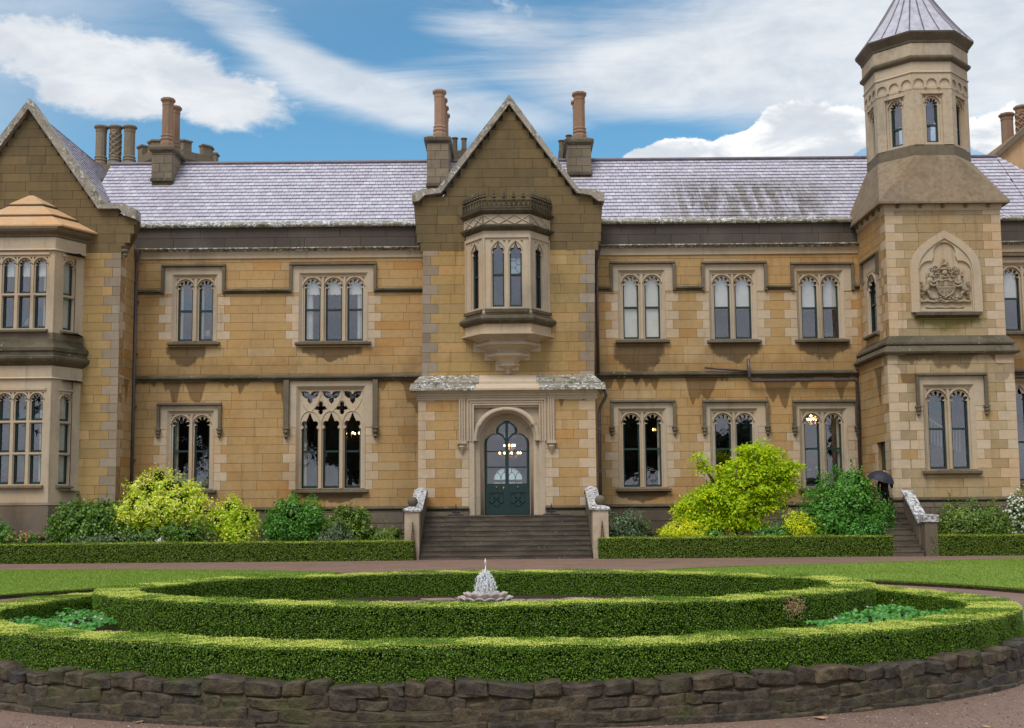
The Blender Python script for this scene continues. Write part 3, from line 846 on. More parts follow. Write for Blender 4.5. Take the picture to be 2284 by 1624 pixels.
# ---- slates
def slate_roof(name, P0, P1, Q0, Q1, rows, sw, n_obj, seed, clip=None):
    """roof plane: P0-P1 along the eave, Q0-Q1 along the ridge; individual slates lapped upwards"""
    rg = random.Random(seed)
    P0, P1, Q0, Q1 = map(Vector, (P0, P1, Q0, Q1))
    mb = MB(); nrm = (P1 - P0).cross(Q0 - P0).normalized()
    if nrm.z < 0: nrm = -nrm
    pts = [P0 - nrm * .05, P1 - nrm * .05, Q1 - nrm * .05, Q0 - nrm * .05]
    mb.f.append([mb.pt(*q) for q in pts])
    roof = part(mb.build(name, MAT['dark_mortar']))
    rest = MB(); U = (P1 - P0).normalized(); made = 0
    slope_len = (Q0 - P0).length; th = .03
    for r in range(rows):
        f0, f1 = r / rows, min(1.0, (r + 1.25) / rows)
        A = P0.lerp(Q0, f0); B = P1.lerp(Q1, f0); L = (B - A).length
        up_ = (P0.lerp(Q0, f1) - A); up_ = up_ - U * up_.dot(U)
        x = -sw * (.5 if r % 2 else 0) + rg.uniform(-.02, .02)
        while x < L:
            a, b = max(0, x), min(L, x + sw)
            x += sw
            if b - a < .04: continue
            w = b - a - .012
            o = A + U * (a + .006); lift = nrm * (.026 + rg.uniform(0, .012)); c = [o + lift, o + U * w + lift, o + U * w + up_ - nrm * .018, o + up_ - nrm * .018]
            if clip and not clip((c[0] + c[1]) / 2): continue
            if made < n_obj:
                key = ('slate', round(w, 2), name)
                if key not in CUBE:
                    s = MB(); loc = [Vector((0, 0, .03)), Vector((w, 0, .03)), Vector((w, up_.length, -.018)), Vector((0, up_.length, -.018))]
                    ids = [s.pt(*q) for q in loc] + [s.pt(*(q - Vector((0, 0, th)))) for q in loc]
                    for q in ((0, 1, 2, 3), (4, 5, 1, 0), (5, 6, 2, 1), (7, 4, 0, 3)): s.f.append([ids[k] for k in q])
                    me = bpy.data.meshes.new('slate'); me.from_pydata([tuple(q) for q in s.v], [], s.f); me.materials.append(MAT['slate']); CUBE[key] = me
                ob = bpy.data.objects.new('slate', CUBE[key]); COL.objects.link(ob); ob.parent = roof; ob.matrix_parent_inverse = parent_inv(roof)
                rot = Matrix((U, up_.normalized(), U.cross(up_).normalized())).transposed().to_4x4()
                ob.matrix_basis = Matrix.Translation(o + nrm * rg.uniform(-.004, .006)) @ rot @ Matrix.Rotation(rg.uniform(-.006, .006), 4, 'Y')
                made += 1
            else:
                ids = [rest.pt(*q) for q in c] + [rest.pt(*(q - nrm * th)) for q in c]
                for q in ((0, 1, 2, 3), (4, 5, 1, 0), (5, 6, 2, 1), (7, 4, 0, 3)): rest.f.append([ids[k] for k in q])
    if rest.f:
        o = up(rest, 'slate_field', 'slate', roof); o['kind'] = 'stuff'
    return roof
DR = DW + 3.6
RIDGE_Z = ZZ(1142, 360, DR)
def main_roof(x0, x1, seed, n):
    slate_roof('roof', (x0, DW + .30, ROOF_Z0 - .02), (x1, DW + .30, ROOF_Z0 - .02), (x0, DR, RIDGE_Z), (x1, DR, RIDGE_Z), 18, .245, n, seed)
    mb = MB(); mb.f.append([mb.pt(*q) for q in ((x0, DR, RIDGE_Z), (x1, DR, RIDGE_Z), (x1, DR + 4.2, ROOF_Z0), (x0, DR + 4.2, ROOF_Z0))])
    mb.tube([(x0, DR, RIDGE_Z + .02), (x1, DR, RIDGE_Z + .02)], .085, 8)
    part(mb.build('roof_ridge', MAT['ridge_lead']))
XLP = XX(266, 750, DL)                # right corner of the pavilion
XAP = XX(69, 225, DL)                 # its axis
main_roof(XAP + 1.2, XX(1131, 400, DW), 21, 150)
main_roof(XX(1131, 400, DW) + .02, XX(2262, 400, DW + 2), 22, 150)

# ---- gabled centre bay and porch
fc, fp = FF(DC), FF(DP)
def pc(x, y, D=DC): q = P(x, y, D); return (q.x, q.z)
AX = XX(1131, 900, DC)
bay_out = [pc(*q) for q in ((941, 850), (1326, 850), (1327, 560), (1340, 540), (1342, 484), (1344, 455), (1322, 446), (1287, 441), (1136, 240), (986, 441), (952, 446), (923, 455), (925, 484), (931, 540), (943, 560))]
ou0, ou1 = XX(1030, 620, DC), XX(1234, 620, DC)
oriel_hole = (XX(1046, 620, DC), XX(1218, 620, DC), ZZ(1131, 700, DC), ZZ(1131, 520, DC))
zsp = ZZ(1131, 560, DC)
def split_bay():
    lo = [q for q in bay_out]
    q = (.30, .58, 'grey_quoin')
    w1 = ashlar('bay_wall', fc, [pc(941, 850), pc(1326, 850), pc(1327, 560), pc(943, 560)], [(XX(1038, 620, DC), XX(1226, 620, DC), ZZ(1131, 722, DC), zsp + 1)], [], ZZ(1131, 850, DC), .362, 'bay_ashlar', 'ochre_ashlar', q, q, 31, DW - DC + .1, wallholes=[(oriel_hole[0], oriel_hole[1], oriel_hole[2], zsp - .02)])
    w2 = ashlar('gable_wall', fc, [pc(943, 560), pc(1327, 560)] + bay_out[3:-1], [(XX(1038, 620, DC), XX(1226, 620, DC), zsp - 1, ZZ(1131, 470, DC))], [], zsp, .362, 'gable_ashlar', None, None, None, 32, DW - DC + .1, back='dark_mortar', wallholes=[])
split_bay()
def coping(name, F, outer, inner, D):
    o = [pc(*q, D) for q in outer]; i = [pc(*q, D) for q in inner]
    mb = MB(F); mb.plate(o + i[::-1], [], -.16, .42, True)
    mb.plate([(a[0] * .5 + b[0] * .5, a[1] * .5 + b[1] * .5) for a, b in zip(o, i)] + i[::-1], [], -.20, -.15)
    return part(mb.build(name, MAT['coping_stone']))
coping('gable_coping', fc, [(919.6, 452), (919.6, 434), (941, 424), (976, 422.7), (1135.7, 214), (1290, 422.7), (1323, 424), (1347.6, 433), (1347.6, 451)],
       [(919.9, 452.5), (934, 451), (948, 438), (984, 433), (1135.7, 236), (1286, 433), (1317, 438), (1334, 451), (1347.4, 452)], DC)
def gable_roof(xc, D, apex_z, half, eave_z, depth, seed, n=0):
    for s in (1, -1):
        a, b = (xc + s * half, D + .2, eave_z), (xc + s * half, D + depth, eave_z)
        slate_roof('roof', a, b, (xc, D + .2, apex_z), (xc, D + depth, apex_z), 22, .26, 0, seed + s)
gable_roof(XX(1136, 250, DC), DC, ZZ(1136, 232, DC), XX(1136 + 148, 425, DC) - XX(1136, 425, DC), ZZ(1131, 425, DC), 6.5, 41)

# porch
pw = ashlar('porch_wall', fp, rect(XX(932.4, 1000, DP), XX(1329.5, 1000, DP), ZZ(1131, 1130, DP), ZZ(1131, 886, DP)),
            [(XX(1022.7, 940, DP), XX(1238.3, 940, DP), ZZ(1131, 984, DP), ZZ(1131, 880, DP))], [(XX(1046, 1050, DP), XX(1216, 1050, DP), 1.3, ZZ(1131, 905, DP), ZZ(1131, 984, DP))],
            ZZ(1131, 1130, DP), .345, 'ochre_ashlar', None, (.30, .62, 'pale_quoin'), (.30, .62, 'pale_quoin'), 33, DC - DP + .1, lens=(.75, 1.4),
            wallholes=[], backing=[(XX(932.4, 1000, DP), 1.3), (XX(1046, 1050, DP), 1.3), (XX(1046, 1050, DP), ZZ(1131, 900, DP)), (XX(1216, 1050, DP), ZZ(1131, 900, DP)), (XX(1216, 1050, DP), 1.3), (XX(1329.5, 1000, DP), 1.3), (XX(1329.5, 1000, DP), ZZ(1131, 886, DP)), (XX(932.4, 1000, DP), ZZ(1131, 886, DP))])
def porch_top():
    a0, a1 = XX(932.4, 880, DP), XX(1329.5, 880, DP)
    zc0, zc1 = ZZ(1131, 891, DP), ZZ(1131, 872, DP)
    mb = MB(fp)
    run(mb, a0 - .05, a1 + .05, [(.2, zc0), (-.03, zc0), (-.03, zc0 + .06), (-.06, zc0 + .07), (-.06, zc0 + .12), (-.10, zc0 + .14), (-.12, zc0 + .20), (-.22, zc1 - .03), (-.22, zc1), (.2, zc1)])
    part(mb.build('cornice', MAT['carved_stone']))
    z1, z2, z3 = ZZ(1131, 870, DP), ZZ(1131, 856, DP + .25), ZZ(1131, 836, DC)
    c0, c1 = XX(1062, 850, DP), XX(1202, 850, DP)
    e0, e1 = XX(915, 870, DP), XX(1350, 870, DP)
    f0, f1 = XX(922, 856, DP), XX(1340, 856, DP)
    g0, g1 = XX(938.5, 836, DC), XX(1323, 836, DC)
    # lower and upper weathering slabs, each as two lichened ends and a clean middle
    for (x0, x1, m) in ((e0, c0, 'lichen_stone'), (c0, c1, 'carved_stone'), (c1, e1, 'lichen_stone')):
        mb = MB(fp); run(mb, x0, x1, [(.3, zc1 + .0), (-.30, zc1 + .005), (-.30, z1 + .04), (.20, z2 + .03), (.3, z2 + .03)])
        part(mb.build('weathering_slab', MAT[m]))
    for (x0, x1, m) in ((f0, c0 + .1, 'lichen_stone'), (c0 + .1, c1 - .1, 'carved_stone'), (c1 - .1, f1, 'lichen_stone')):
        mb = MB(fp)
        sl = (g0 - f0) if x0 == f0 else 0; sr = (f1 - g1) if x1 == f1 else 0
        prof = [(.9, z2 - .03), (.10, z2 - .03), (.10, z2 + .07), (.72, z3), (.9, z3)]
        a = [mb.pt(x0 + (sl if z >= z3 else 0), d, z) for d, z in prof]; b = [mb.pt(x1 - (sr if z >= z3 else 0), d, z) for d, z in prof]
        for k in range(len(prof) - 1): mb.f.append([a[k], b[k], b[k + 1], a[k + 1]])
        mb.f.append(a[::-1]); mb.f.append(b)
        part(mb.build('weathering_slab', MAT[m]))
porch_top()
plinth(fp, XX(932.4, 1000, DP) - .03, XX(1046, 1100, DP), ZZ(1131, 1128, DP), 8); plinth(fp, XX(1216, 1100, DP), XX(1329.5, 1000, DP) + .03, ZZ(1131, 1128, DP), 9)

LAND_Z = ZZ(1131, 1149, 40.9)
def entrance():
    F = fp
    X = lambda px, py=1000: XX(px, py, DP)
    Z = lambda py: ZZ(1131, py, DP)
    c = X(1130.3); zsp = Z(982); k = X(1200) - X(1100); k /= 100.0
    hx0, hx1 = X(1022.7, 940), X(1238.3, 940); zt = Z(886); zd = Z(984)
    i0, i1 = X(1046), X(1216)
    zb = LAND_Z
    mb = MB(F)
    # square label and frame
    r_in = rect(X(1060), X(1200.4), zb, Z(913.5))
    mb.plate([(hx0, zd), (i0, zd), (i0, zb), (X(1058), zb), (X(1058), Z(909)), (X(1202.5), Z(909)), (X(1202.5), zb), (i1, zb), (i1, zd), (hx1, zd), (hx1, zt), (hx0, zt)], [], -.02, .2)
    sur = part(mb.build('door_surround', MAT['carved_stone']))
    fl = MB(F)                                       # fillets that run round the square head
    for off, pr in ((1044, .07), (1050, .05), (1056, .09)):
        a, b = X(off), X(2260.6 - off); top = Z(893 + (off - 1044) * .9)
        for q in (((a, 0), (a, 1)), ((b, 0), (b, 1))):
            fl.box(a - .025 if q[0][0] == a else b - .025, a + .025 if q[0][0] == a else b + .025, -pr, .0, zd, top)
        fl.box(a - .025, b + .025, -pr, .0, top, top + .05)
    for x in (1026, 1031, 1036):
        for xx in (X(x), X(2260.6 - x)): fl.box(xx - .028, xx + .028, -.09, .0, zd, zt)
    up(fl, 'hood_mould', 'carved_stone', sur)
    m2 = MB(F)                                       # spandrel plane with round arch
    R1, R2, R3 = 66 * k, 60 * k, 52 * k
    def arch(r, e=0): return [(c - r, zb), (c + r, zb)] + arc(c, zsp, r, 0, math.pi, 28)
    m2.plate(rect(X(1057), X(1203), zb, Z(908)), [arch(R1)], .13, .2)
    m2.splay(arch(R1), .13, arch(R2), .2); 
    m2.plate(rect(X(1057), X(1203), zb, Z(908)), [arch(R2)], .2, .50)
    m2.splay(arch(R2), .22, arch(R2 * .97), .50)
    up(m2, 'spandrel', 'carved_stone', sur)
    m3 = MB(F)                                       # arch mouldings
    for rr, dd, rad in ((70, -.02, .085), (73.5, .04, .07), (64.5, .06, .05)):
        pts = [(c - rr * k, dd, zd - .0)] + [(u, dd, z) for u, z in arc(c, zsp, rr * k, math.pi, 0, 28)] + [(c + rr * k, dd, zd - .0)]
        m3.tube(pts, rad, 7)
    for rr, dd, rad in ((59, .40, .035), (56.5, .44, .03), (54, .46, .03)):
        pts = [(c - rr * k, dd, zb)] + [(u, dd, z) for u, z in arc(c, zsp, rr * k, math.pi, 0, 28)] + [(c + rr * k, dd, zb)]
        m3.tube(pts, rad, 6)
    up(m3, 'arch_moulding', 'carved_stone', sur, True)
    # trefoil door opening
    def dout(e=0.0):
        hw = 49 * k + e; rs = 24.8 * k + e; rc = 22.5 * k + e; cs = 24.2 * k; zs = Z(989); zc = Z(960)
        p = [(c - hw, zb), (c + hw, zb)]
        right = [(c + cs + rs * math.cos(a), zs + rs * math.sin(a)) for a in [R_(q) for q in range(0, 96, 12)]]
        mid = [(c + rc * math.cos(a), zc + rc * math.sin(a)) for a in [R_(q) for q in range(-12, 193, 12)]]
        left = [(2 * c - u, z) for u, z in right[::-1]]
        return p + right + mid + left
    m4 = MB(F)
    m4.plate(rect(c - R2 - .02, c + R2 + .02, zb, zsp + R2 + .02), [dout(.03)], .50, .62)
    m4.splay(dout(.09), .485, dout(.03), .53)
    up(m4, 'trefoil_arch', 'carved_stone', sur)
    for x in (1030.5, 1230): 
        lb = MB(F); u = X(x); lb.box(u - .17, u + .17, -.16, 0, zd - .09, zd); lb.lathe((u, -.05, zd - .42), [(.03, 0), (.05, .06), (.13, .22), (.10, .26), (.16, .34)], 10)
        up(lb, 'label_stop', 'carved_stone', sur)
    # door leaves, each half of the trefoil
    full = dout(-.0)
    for s in (-1, 1):
        half = [(u, z) for u, z in full]
        half = [((max(u, c + .006) if s > 0 else min(u, c - .006)), z) for u, z in half]
        cl = []
        for q in half:
            if not cl or abs(q[0] - cl[-1][0]) + abs(q[1] - cl[-1][1]) > 1e-4: cl.append(q)
        a, b = (c + 4 * k, c + 44.5 * k) if s > 0 else (c - 44.5 * k, c - 4 * k)
        gz = Z(1077.8)
        # keep only a simple loop for the half outline
        if s > 0: cl = [(c + .006, zb)] + [q for q in full if q[0] > c + .01] + [(c + .006, max(z for _, z in full))]
        else: cl = [(c - .006, zb), (c - .006, max(z for _, z in full))] + [q for q in full if q[0] < c - .01 and q[1] > zb + .01] + [(c - 49 * k, zb)]
        glass_h = light(a, b, gz, Z(966.5), 'round')
        zc = Z(960); rc = 18.5 * k
        lobe = [(c + s * 3 * k, zc + rc * .98)] + [(c + s * rc * math.cos(q), zc + rc * math.sin(q)) for q in [R_(w) for w in (75, 60, 45, 30, 15, 0, -10)]] + [(c + s * 11 * k, Z(965)), (c + s * 3 * k, Z(976))]
        pz0, pz1 = Z(1131), Z(1098)
        pan = rect(a + .06, b - .06, pz0, pz1)
        dm = MB(F); dm.plate(cl, [glass_h, lobe if s > 0 else lobe[::-1], pan], .56, .63, True)
        for y in (1005, 1041): dm.box(a, b, .565, .60, Z(y) - .022, Z(y) + .022)
        door = part(dm.build('door', MAT['green_paint']))
        pm = MB(F); pm.box(a + .05, b - .05, .61, .625, pz0, pz1)
        cu, cz = (a + b) / 2, (pz0 + pz1) / 2
        for q in range(4):
            an = R_(90 * q); pm.lathe((0, 0, 0), [(.001, 0)], 3) if False else None
            uu, zz = cu + .15 * math.cos(an), cz + .13 * math.sin(an)
            pm.rings([[(uu + .12 * math.cos(2 * math.pi * i / 14), .575, zz + .12 * math.sin(2 * math.pi * i / 14)) for i in range(14)], [(uu + .14 * math.cos(2 * math.pi * i / 14), .615, zz + .14 * math.sin(2 * math.pi * i / 14)) for i in range(14)]])
        up(pm, 'door_panel', 'green_paint', door)
        if s > 0:
            am = MB(F); am.box(c - .045, c + .045, .535, .57, zb, max(z for _, z in full) - .02); up(am, 'astragal', 'green_paint', door)
        pb = MB(F); pb.box(a - .02, b + .02, .597, .603, gz, Z(964)); up(pb, 'pane', 'glass', door)
        pb = MB(F); pb.box(min(c + s * 2 * k, c + s * 21 * k), max(c + s * 2 * k, c + s * 21 * k), .597, .603, Z(976), Z(938)); up(pb, 'pane', 'glass', door)
        kb = MB(F); kb.ellipsoid((c + s * 24 * k, .53, Z(1086)), (.035, .035, .035)); up(kb, 'knob', 'brass', door)
        if s < 0:
            kb = MB(F); kb.ellipsoid((c - 8 * k, .54, Z(1088)), (.025, .02, .06)); up(kb, 'escutcheon', 'brass', door)
        kp = MB(F); kp.box(min(c + s * .02, c + s * 47 * k), max(c + s * .02, c + s * 47 * k), .55, .57, zb + .02, Z(1137)); up(kp, 'kick_plate', 'green_paint', door)
    th = MB(F); th.box(X(1058), X(1202), -.12, .7, zb - .12, zb); part(th.build('threshold', MAT['plinth_stone']))
    # hall behind the doors, with a garden window at its far end
    hD = 50.8; FH = FF(hD); h0, h1 = c - 2.6, c + 2.6; hz0, hz1 = LAND_Z - .02, 6.2
    hm = MB()
    d0 = DP + .66
    for q in (((h0, d0, hz0), (h0, hD, hz0), (h0, hD, hz1), (h0, d0, hz1)), ((h1, d0, hz0), (h1, hD, hz0), (h1, hD, hz1), (h1, d0, hz1)), ((h0, d0, hz1), (h1, d0, hz1), (h1, hD, hz1), (h0, hD, hz1)), ((h0, d0, hz0), (h1, d0, hz0), (h1, hD, hz0), (h0, hD, hz0))): hm.quad(*q)
    x0, x1 = XX(1101, 1070, hD), XX(1166, 1070, hD)
    zt_, zs_, zm0, zm1, zb_ = ZZ(1131, 1043, hD), ZZ(1131, 1066, hD), ZZ(1131, 1070, hD), ZZ(1131, 1076, hD), max(ZZ(1131, 1104, hD), hz0 + .3)
    fan = [(x0, zm0)] + [(x1, zm0)] + [((x0 + x1) / 2 + (x1 - x0) / 2 * math.cos(a), zs_ + (zt_ - zs_) * math.sin(a)) for a in [math.pi * i / 14 for i in range(15)]]
    wall = MB(FH); wall.plate(rect(h0, h1, hz0, hz1), [fan, rect(x0, x1, zb_, zm1)], 0, .25)
    hall = part(hm.build('hall', MAT['hall_reflect_tint']))
    up(wall, 'hall_wall', 'hall_reflect_tint', hall)
    bars = MB(FH); w = x1 - x0
    for i in range(1, 4): bars.box(x0 + w * i / 4 - .02, x0 + w * i / 4 + .02, .1, .16, zb_, zm1)
    for i in range(4):
        cc = x0 + w * (i + .5) / 4
        bars.tube([(cc + w / 8 * math.cos(a), .12, zm0 + (zt_ - zm0) * .6 * math.sin(a)) for a in [math.pi * j / 8 for j in range(9)]], .018, 5)
        bars.tube([(cc, .12, zm0 + (zt_ - zm0) * .6), (cc, .12, zt_)], .018, 5)
    up(bars, 'glazing_bar', 'iron', hall)
    fg = MB(FH); fg.box(x0 - .05, x1 + .05, .17, .175, zb_ - .05, zt_ + .05); up(fg, 'whitening_pane', 'whitening_glass', hall)  # added pane, whitens the sky seen through the hall
    return sur
entrance()
# ---- canted oriel and bay window
class Canted:
    def __init__(s, xl, xlf, xrf, xr, Dw, Df): s.p = [(xl, Dw), (xlf, Df), (xrf, Df), (xr, Dw)]; s.Dw = Dw; s.ax = (xl + xr) / 2
    def off(s, o):
        (a, b), (c, d), (e, f), (g, h) = s.p
        def shift(p, q):
            ux, uy = q[0] - p[0], q[1] - p[1]; L = math.hypot(ux, uy); nx, ny = uy / L, -ux / L
            return (p[0] + nx * o, p[1] + ny * o), (ux, uy)
        l1, l2, l3 = shift(s.p[0], s.p[1]), shift(s.p[1], s.p[2]), shift(s.p[2], s.p[3])
        def meet(l, m):
            (x1, y1), (ux, uy) = l; (x2, y2), (vx, vy) = m; de = ux * vy - uy * vx
            t_ = ((x2 - x1) * vy - (y2 - y1) * vx) / de; return (x1 + ux * t_, y1 + uy * t_)
        wl = ((0, s.Dw), (1, 0))
        return [meet(l1, wl), meet(l1, l2), meet(l2, l3), meet(l3, wl)]
    def ring(s, o, z, scale=None):
        q = s.off(o)
        if scale is not None: q = [(s.ax + (x - s.ax) * scale, s.Dw + (y - s.Dw) * scale) for x, y in s.p]
        return [(q[0][0], s.Dw + .05, z)] + [(x, y, z) for x, y in q] + [(q[3][0], s.Dw + .05, z)]
    def stack(s, name, prof, mat, parent, sc=False):
        mb = MB(); mb.rings([s.ring(0 if sc else o, z, o if sc else None) for o, z in prof]); return up(mb, name, mat, parent)
    def faces(s, o=0.0):
        q = s.off(o)
        return [(Frame((a[0], a[1], 0), (b[0] - a[0], b[1] - a[1], 0)), math.hypot(b[0] - a[0], b[1] - a[1])) for a, b in zip(q, q[1:])]

def oriel():
    Df = DC - 1.0
    cn = Canted(XX(1038, 600, DC), XX(1078, 600, Df), XX(1183, 600, Df), XX(1225.5, 600, DC), DC, Df)
    z = lambda y: ZZ(1131, y, Df)
    body = MB(); body.box(cn.p[0][0], cn.p[3][0], DC - .02, DC + .05, z(742), z(690)) 
    root = part(body.build('oriel_window', MAT['carved_stone']))
    zb, zt = z(690), z(514)
    for i, (F, L) in enumerate(cn.faces()):
        if i == 1:
            x0 = cn.p[1][0]; li = [(XX(a, 600, Df) - x0, XX(b, 600, Df) - x0) for a, b in ((1098, 1124.5), (1137, 1164))]
        else: li = [(L / 2 - .215, L / 2 + .215)]
        g = glazing(F, 'oriel_face', root, (0, L, zb, zt), li, z(684), z(539), 'ogee', (z(611),), (), ('', '') if i == 1 else (('m',) if i == 0 else ('',)), 0.02, room=0, expand=.045)
        for c in list(COL.objects):
            if c.parent is not None and c.parent == g: c.parent = root; c.matrix_parent_inverse = parent_inv(root)
        fr = MB(F); fr.box(0.0, L, -.025, .03, z(530), z(524)); fr.box(.0, .05, -.025, .03, zb, z(530)); fr.box(L - .05, L, -.025, .03, zb, z(530)); up(fr, 'face_moulding', 'carved_stone', root)
        sl = MB(F); sl.box(.05, L - .05, -.12, .1, z(697), z(686), slope=.07); up(sl, 'sill', 'mossy_stone', root)
    cn.stack('sill_course', [(.0, z(703)), (.03, z(697)), (.0, z(690))], 'carved_stone', root)
    cn.stack('sill_moulding', [(.04, z(722)), (.17, z(716)), (.20, z(711)), (.18, z(707)), (.02, z(700))], 'mossy_stone', root)
    cn.stack('fascia', [(.015, z(742)), (.015, z(721.5))], 'pale_quoin', root)
    cn.stack('corbel', [(.70, z(761)), (.72, z(757)), (.80, z(751)), (.95, z(747)), (1.0, z(746)), (1.10, z(745)), (1.10, z(742))], 'carved_stone', root, True)
    cn.stack('corbel', [(.44, z(785)), (.45, z(780)), (.50, z(774)), (.62, z(769)), (.66, z(767)), (.78, z(765.5)), (.78, z(760))], 'carved_stone', root, True)
    cn.stack('corbel', [(.24, z(806)), (.25, z(801)), (.30, z(795)), (.40, z(791)), (.43, z(790)), (.53, z(788.5)), (.53, z(784))], 'carved_stone', root, True)
    cn.stack('pendant', [(.02, z(830)), (.11, z(824)), (.05, z(821)), (.08, z(815)), (.17, z(811)), (.28, z(809.5)), (.28, z(805))], 'carved_stone', root, True)
    for a, b, c, d in ((1056, 1206, 764, 785), (1081, 1182, 786, 804), (1105, 1157, 807, 827)):
        mb = MB(fc); mb.box(XX(a, 790, DC), XX(b, 790, DC), -.02, .03, ZZ(1131, d, DC), ZZ(1131, c, DC)); up(mb, 'corbel_block', 'carved_stone', root)
    cn.stack('cornice', [(.0, zt), (.05, z(512)), (.14, z(507)), (.16, z(503)), (.05, z(500))], 'mossy_stone', root)
    cn.stack('frieze', [(.0, z(501)), (.0, z(477))], 'carved_stone', root)
    fz0, fz1 = z(499), z(479)
    fr = MB()
    for i, (F, L) in enumerate(cn.faces(.012)):
        k = 3 if i == 1 else 2; w = L / k
        for j in range(k):
            for (u0, z0), (u1, z1) in (((j * w, fz0), (j * w + w, fz1)), ((j * w, fz1), (j * w + w, fz0))): fr.tube([tuple(F(u0, 0, z0)), tuple(F(u1, 0, z1))], .022, 5)
        for u in (0, L): fr.tube([tuple(F(u, 0, fz0)), tuple(F(u, 0, fz1))], .035, 5)
    up(fr, 'lattice', 'carved_stone', root)
    cn.stack('cornice', [(.0, z(478)), (.06, z(476)), (.16, z(471)), (.17, z(468)), (.02, z(465))], 'mossy_stone', root)
    mb = MB(); mb.f.append([mb.pt(*q) for q in cn.ring(.1, z(466))]); up(mb, 'flat_roof', 'lead', root)
    cr = MB(); c0, c1 = z(465), z(447); fin = z(427)
    for i, (F, L) in enumerate(cn.faces(.07)):
        n_ = max(2, round(L / .175)); w = L / n_
        cr.tube([tuple(F(0, 0, c0 + .02)), tuple(F(L, 0, c0 + .02))], .03, 5); cr.tube([tuple(F(0, 0, c1)), tuple(F(L, 0, c1))], .028, 5)
        for j in range(n_):
            u = (j + .5) * w
            cr.tube([tuple(F(u + .058 * math.cos(a), 0, (c0 + c1) / 2 + .02 + .10 * math.sin(a))) for a in [2 * math.pi * q / 10 for q in range(10)]], .026, 4, True)
            cr.tube([tuple(F(j * w, 0, c0)), tuple(F(j * w, 0, c1))], .03, 4)
            if j % 2 == 0 or i != 1:
                q = F(u, 0, c1); cr.lathe((q.x, q.y, q.z), [(.05, 0), (.03, .06), (.085, .12), (.03, .17), (.05, .21), (.02, (fin - c1))], 6)
    up(cr, 'cresting', 'mossy_stone', root)
    # room behind, with a round window to the sky at its back
    rD = 46.4; FR_ = FF(rD); a0, a1 = XX(1046, 620, DC), XX(1218, 620, DC); r0, r1 = z(692), z(522)
    rm = MB(); bw = MB(FR_)
    zt2 = r1 + .8
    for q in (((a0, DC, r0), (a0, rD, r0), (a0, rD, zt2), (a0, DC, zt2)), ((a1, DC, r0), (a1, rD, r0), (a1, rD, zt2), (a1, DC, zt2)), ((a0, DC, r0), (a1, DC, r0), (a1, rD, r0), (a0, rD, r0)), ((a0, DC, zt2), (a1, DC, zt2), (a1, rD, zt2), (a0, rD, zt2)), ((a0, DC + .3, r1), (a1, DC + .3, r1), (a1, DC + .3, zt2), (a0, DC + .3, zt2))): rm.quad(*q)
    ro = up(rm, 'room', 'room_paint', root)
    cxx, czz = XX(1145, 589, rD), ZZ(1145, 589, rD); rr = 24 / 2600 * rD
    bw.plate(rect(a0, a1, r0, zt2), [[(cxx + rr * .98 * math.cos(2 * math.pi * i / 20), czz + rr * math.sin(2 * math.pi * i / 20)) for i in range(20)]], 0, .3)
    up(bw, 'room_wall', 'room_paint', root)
    lb = MB(FR_)
    for i in range(6):
        a = math.pi * i / 3; lb.tube([(cxx + .16 * math.cos(a), .1, czz + .16 * math.sin(a)), (cxx + .16 * math.cos(a + math.pi / 3), .1, czz + .16 * math.sin(a + math.pi / 3))], .014, 4)
        lb.tube([(cxx + .16 * math.cos(a), .1, czz + .16 * math.sin(a)), (cxx + rr * math.cos(a), .1, czz + rr * math.sin(a))], .014, 4)
    up(lb, 'glazing_bar', 'iron', root)
    fg = MB(FR_); fg.box(cxx - rr - .03, cxx + rr + .03, .2, .205, czz - rr - .03, czz + rr + .03); up(fg, 'whitening_pane', 'whitening_glass', root)  # added to turn the sky in the round opening pale
oriel()

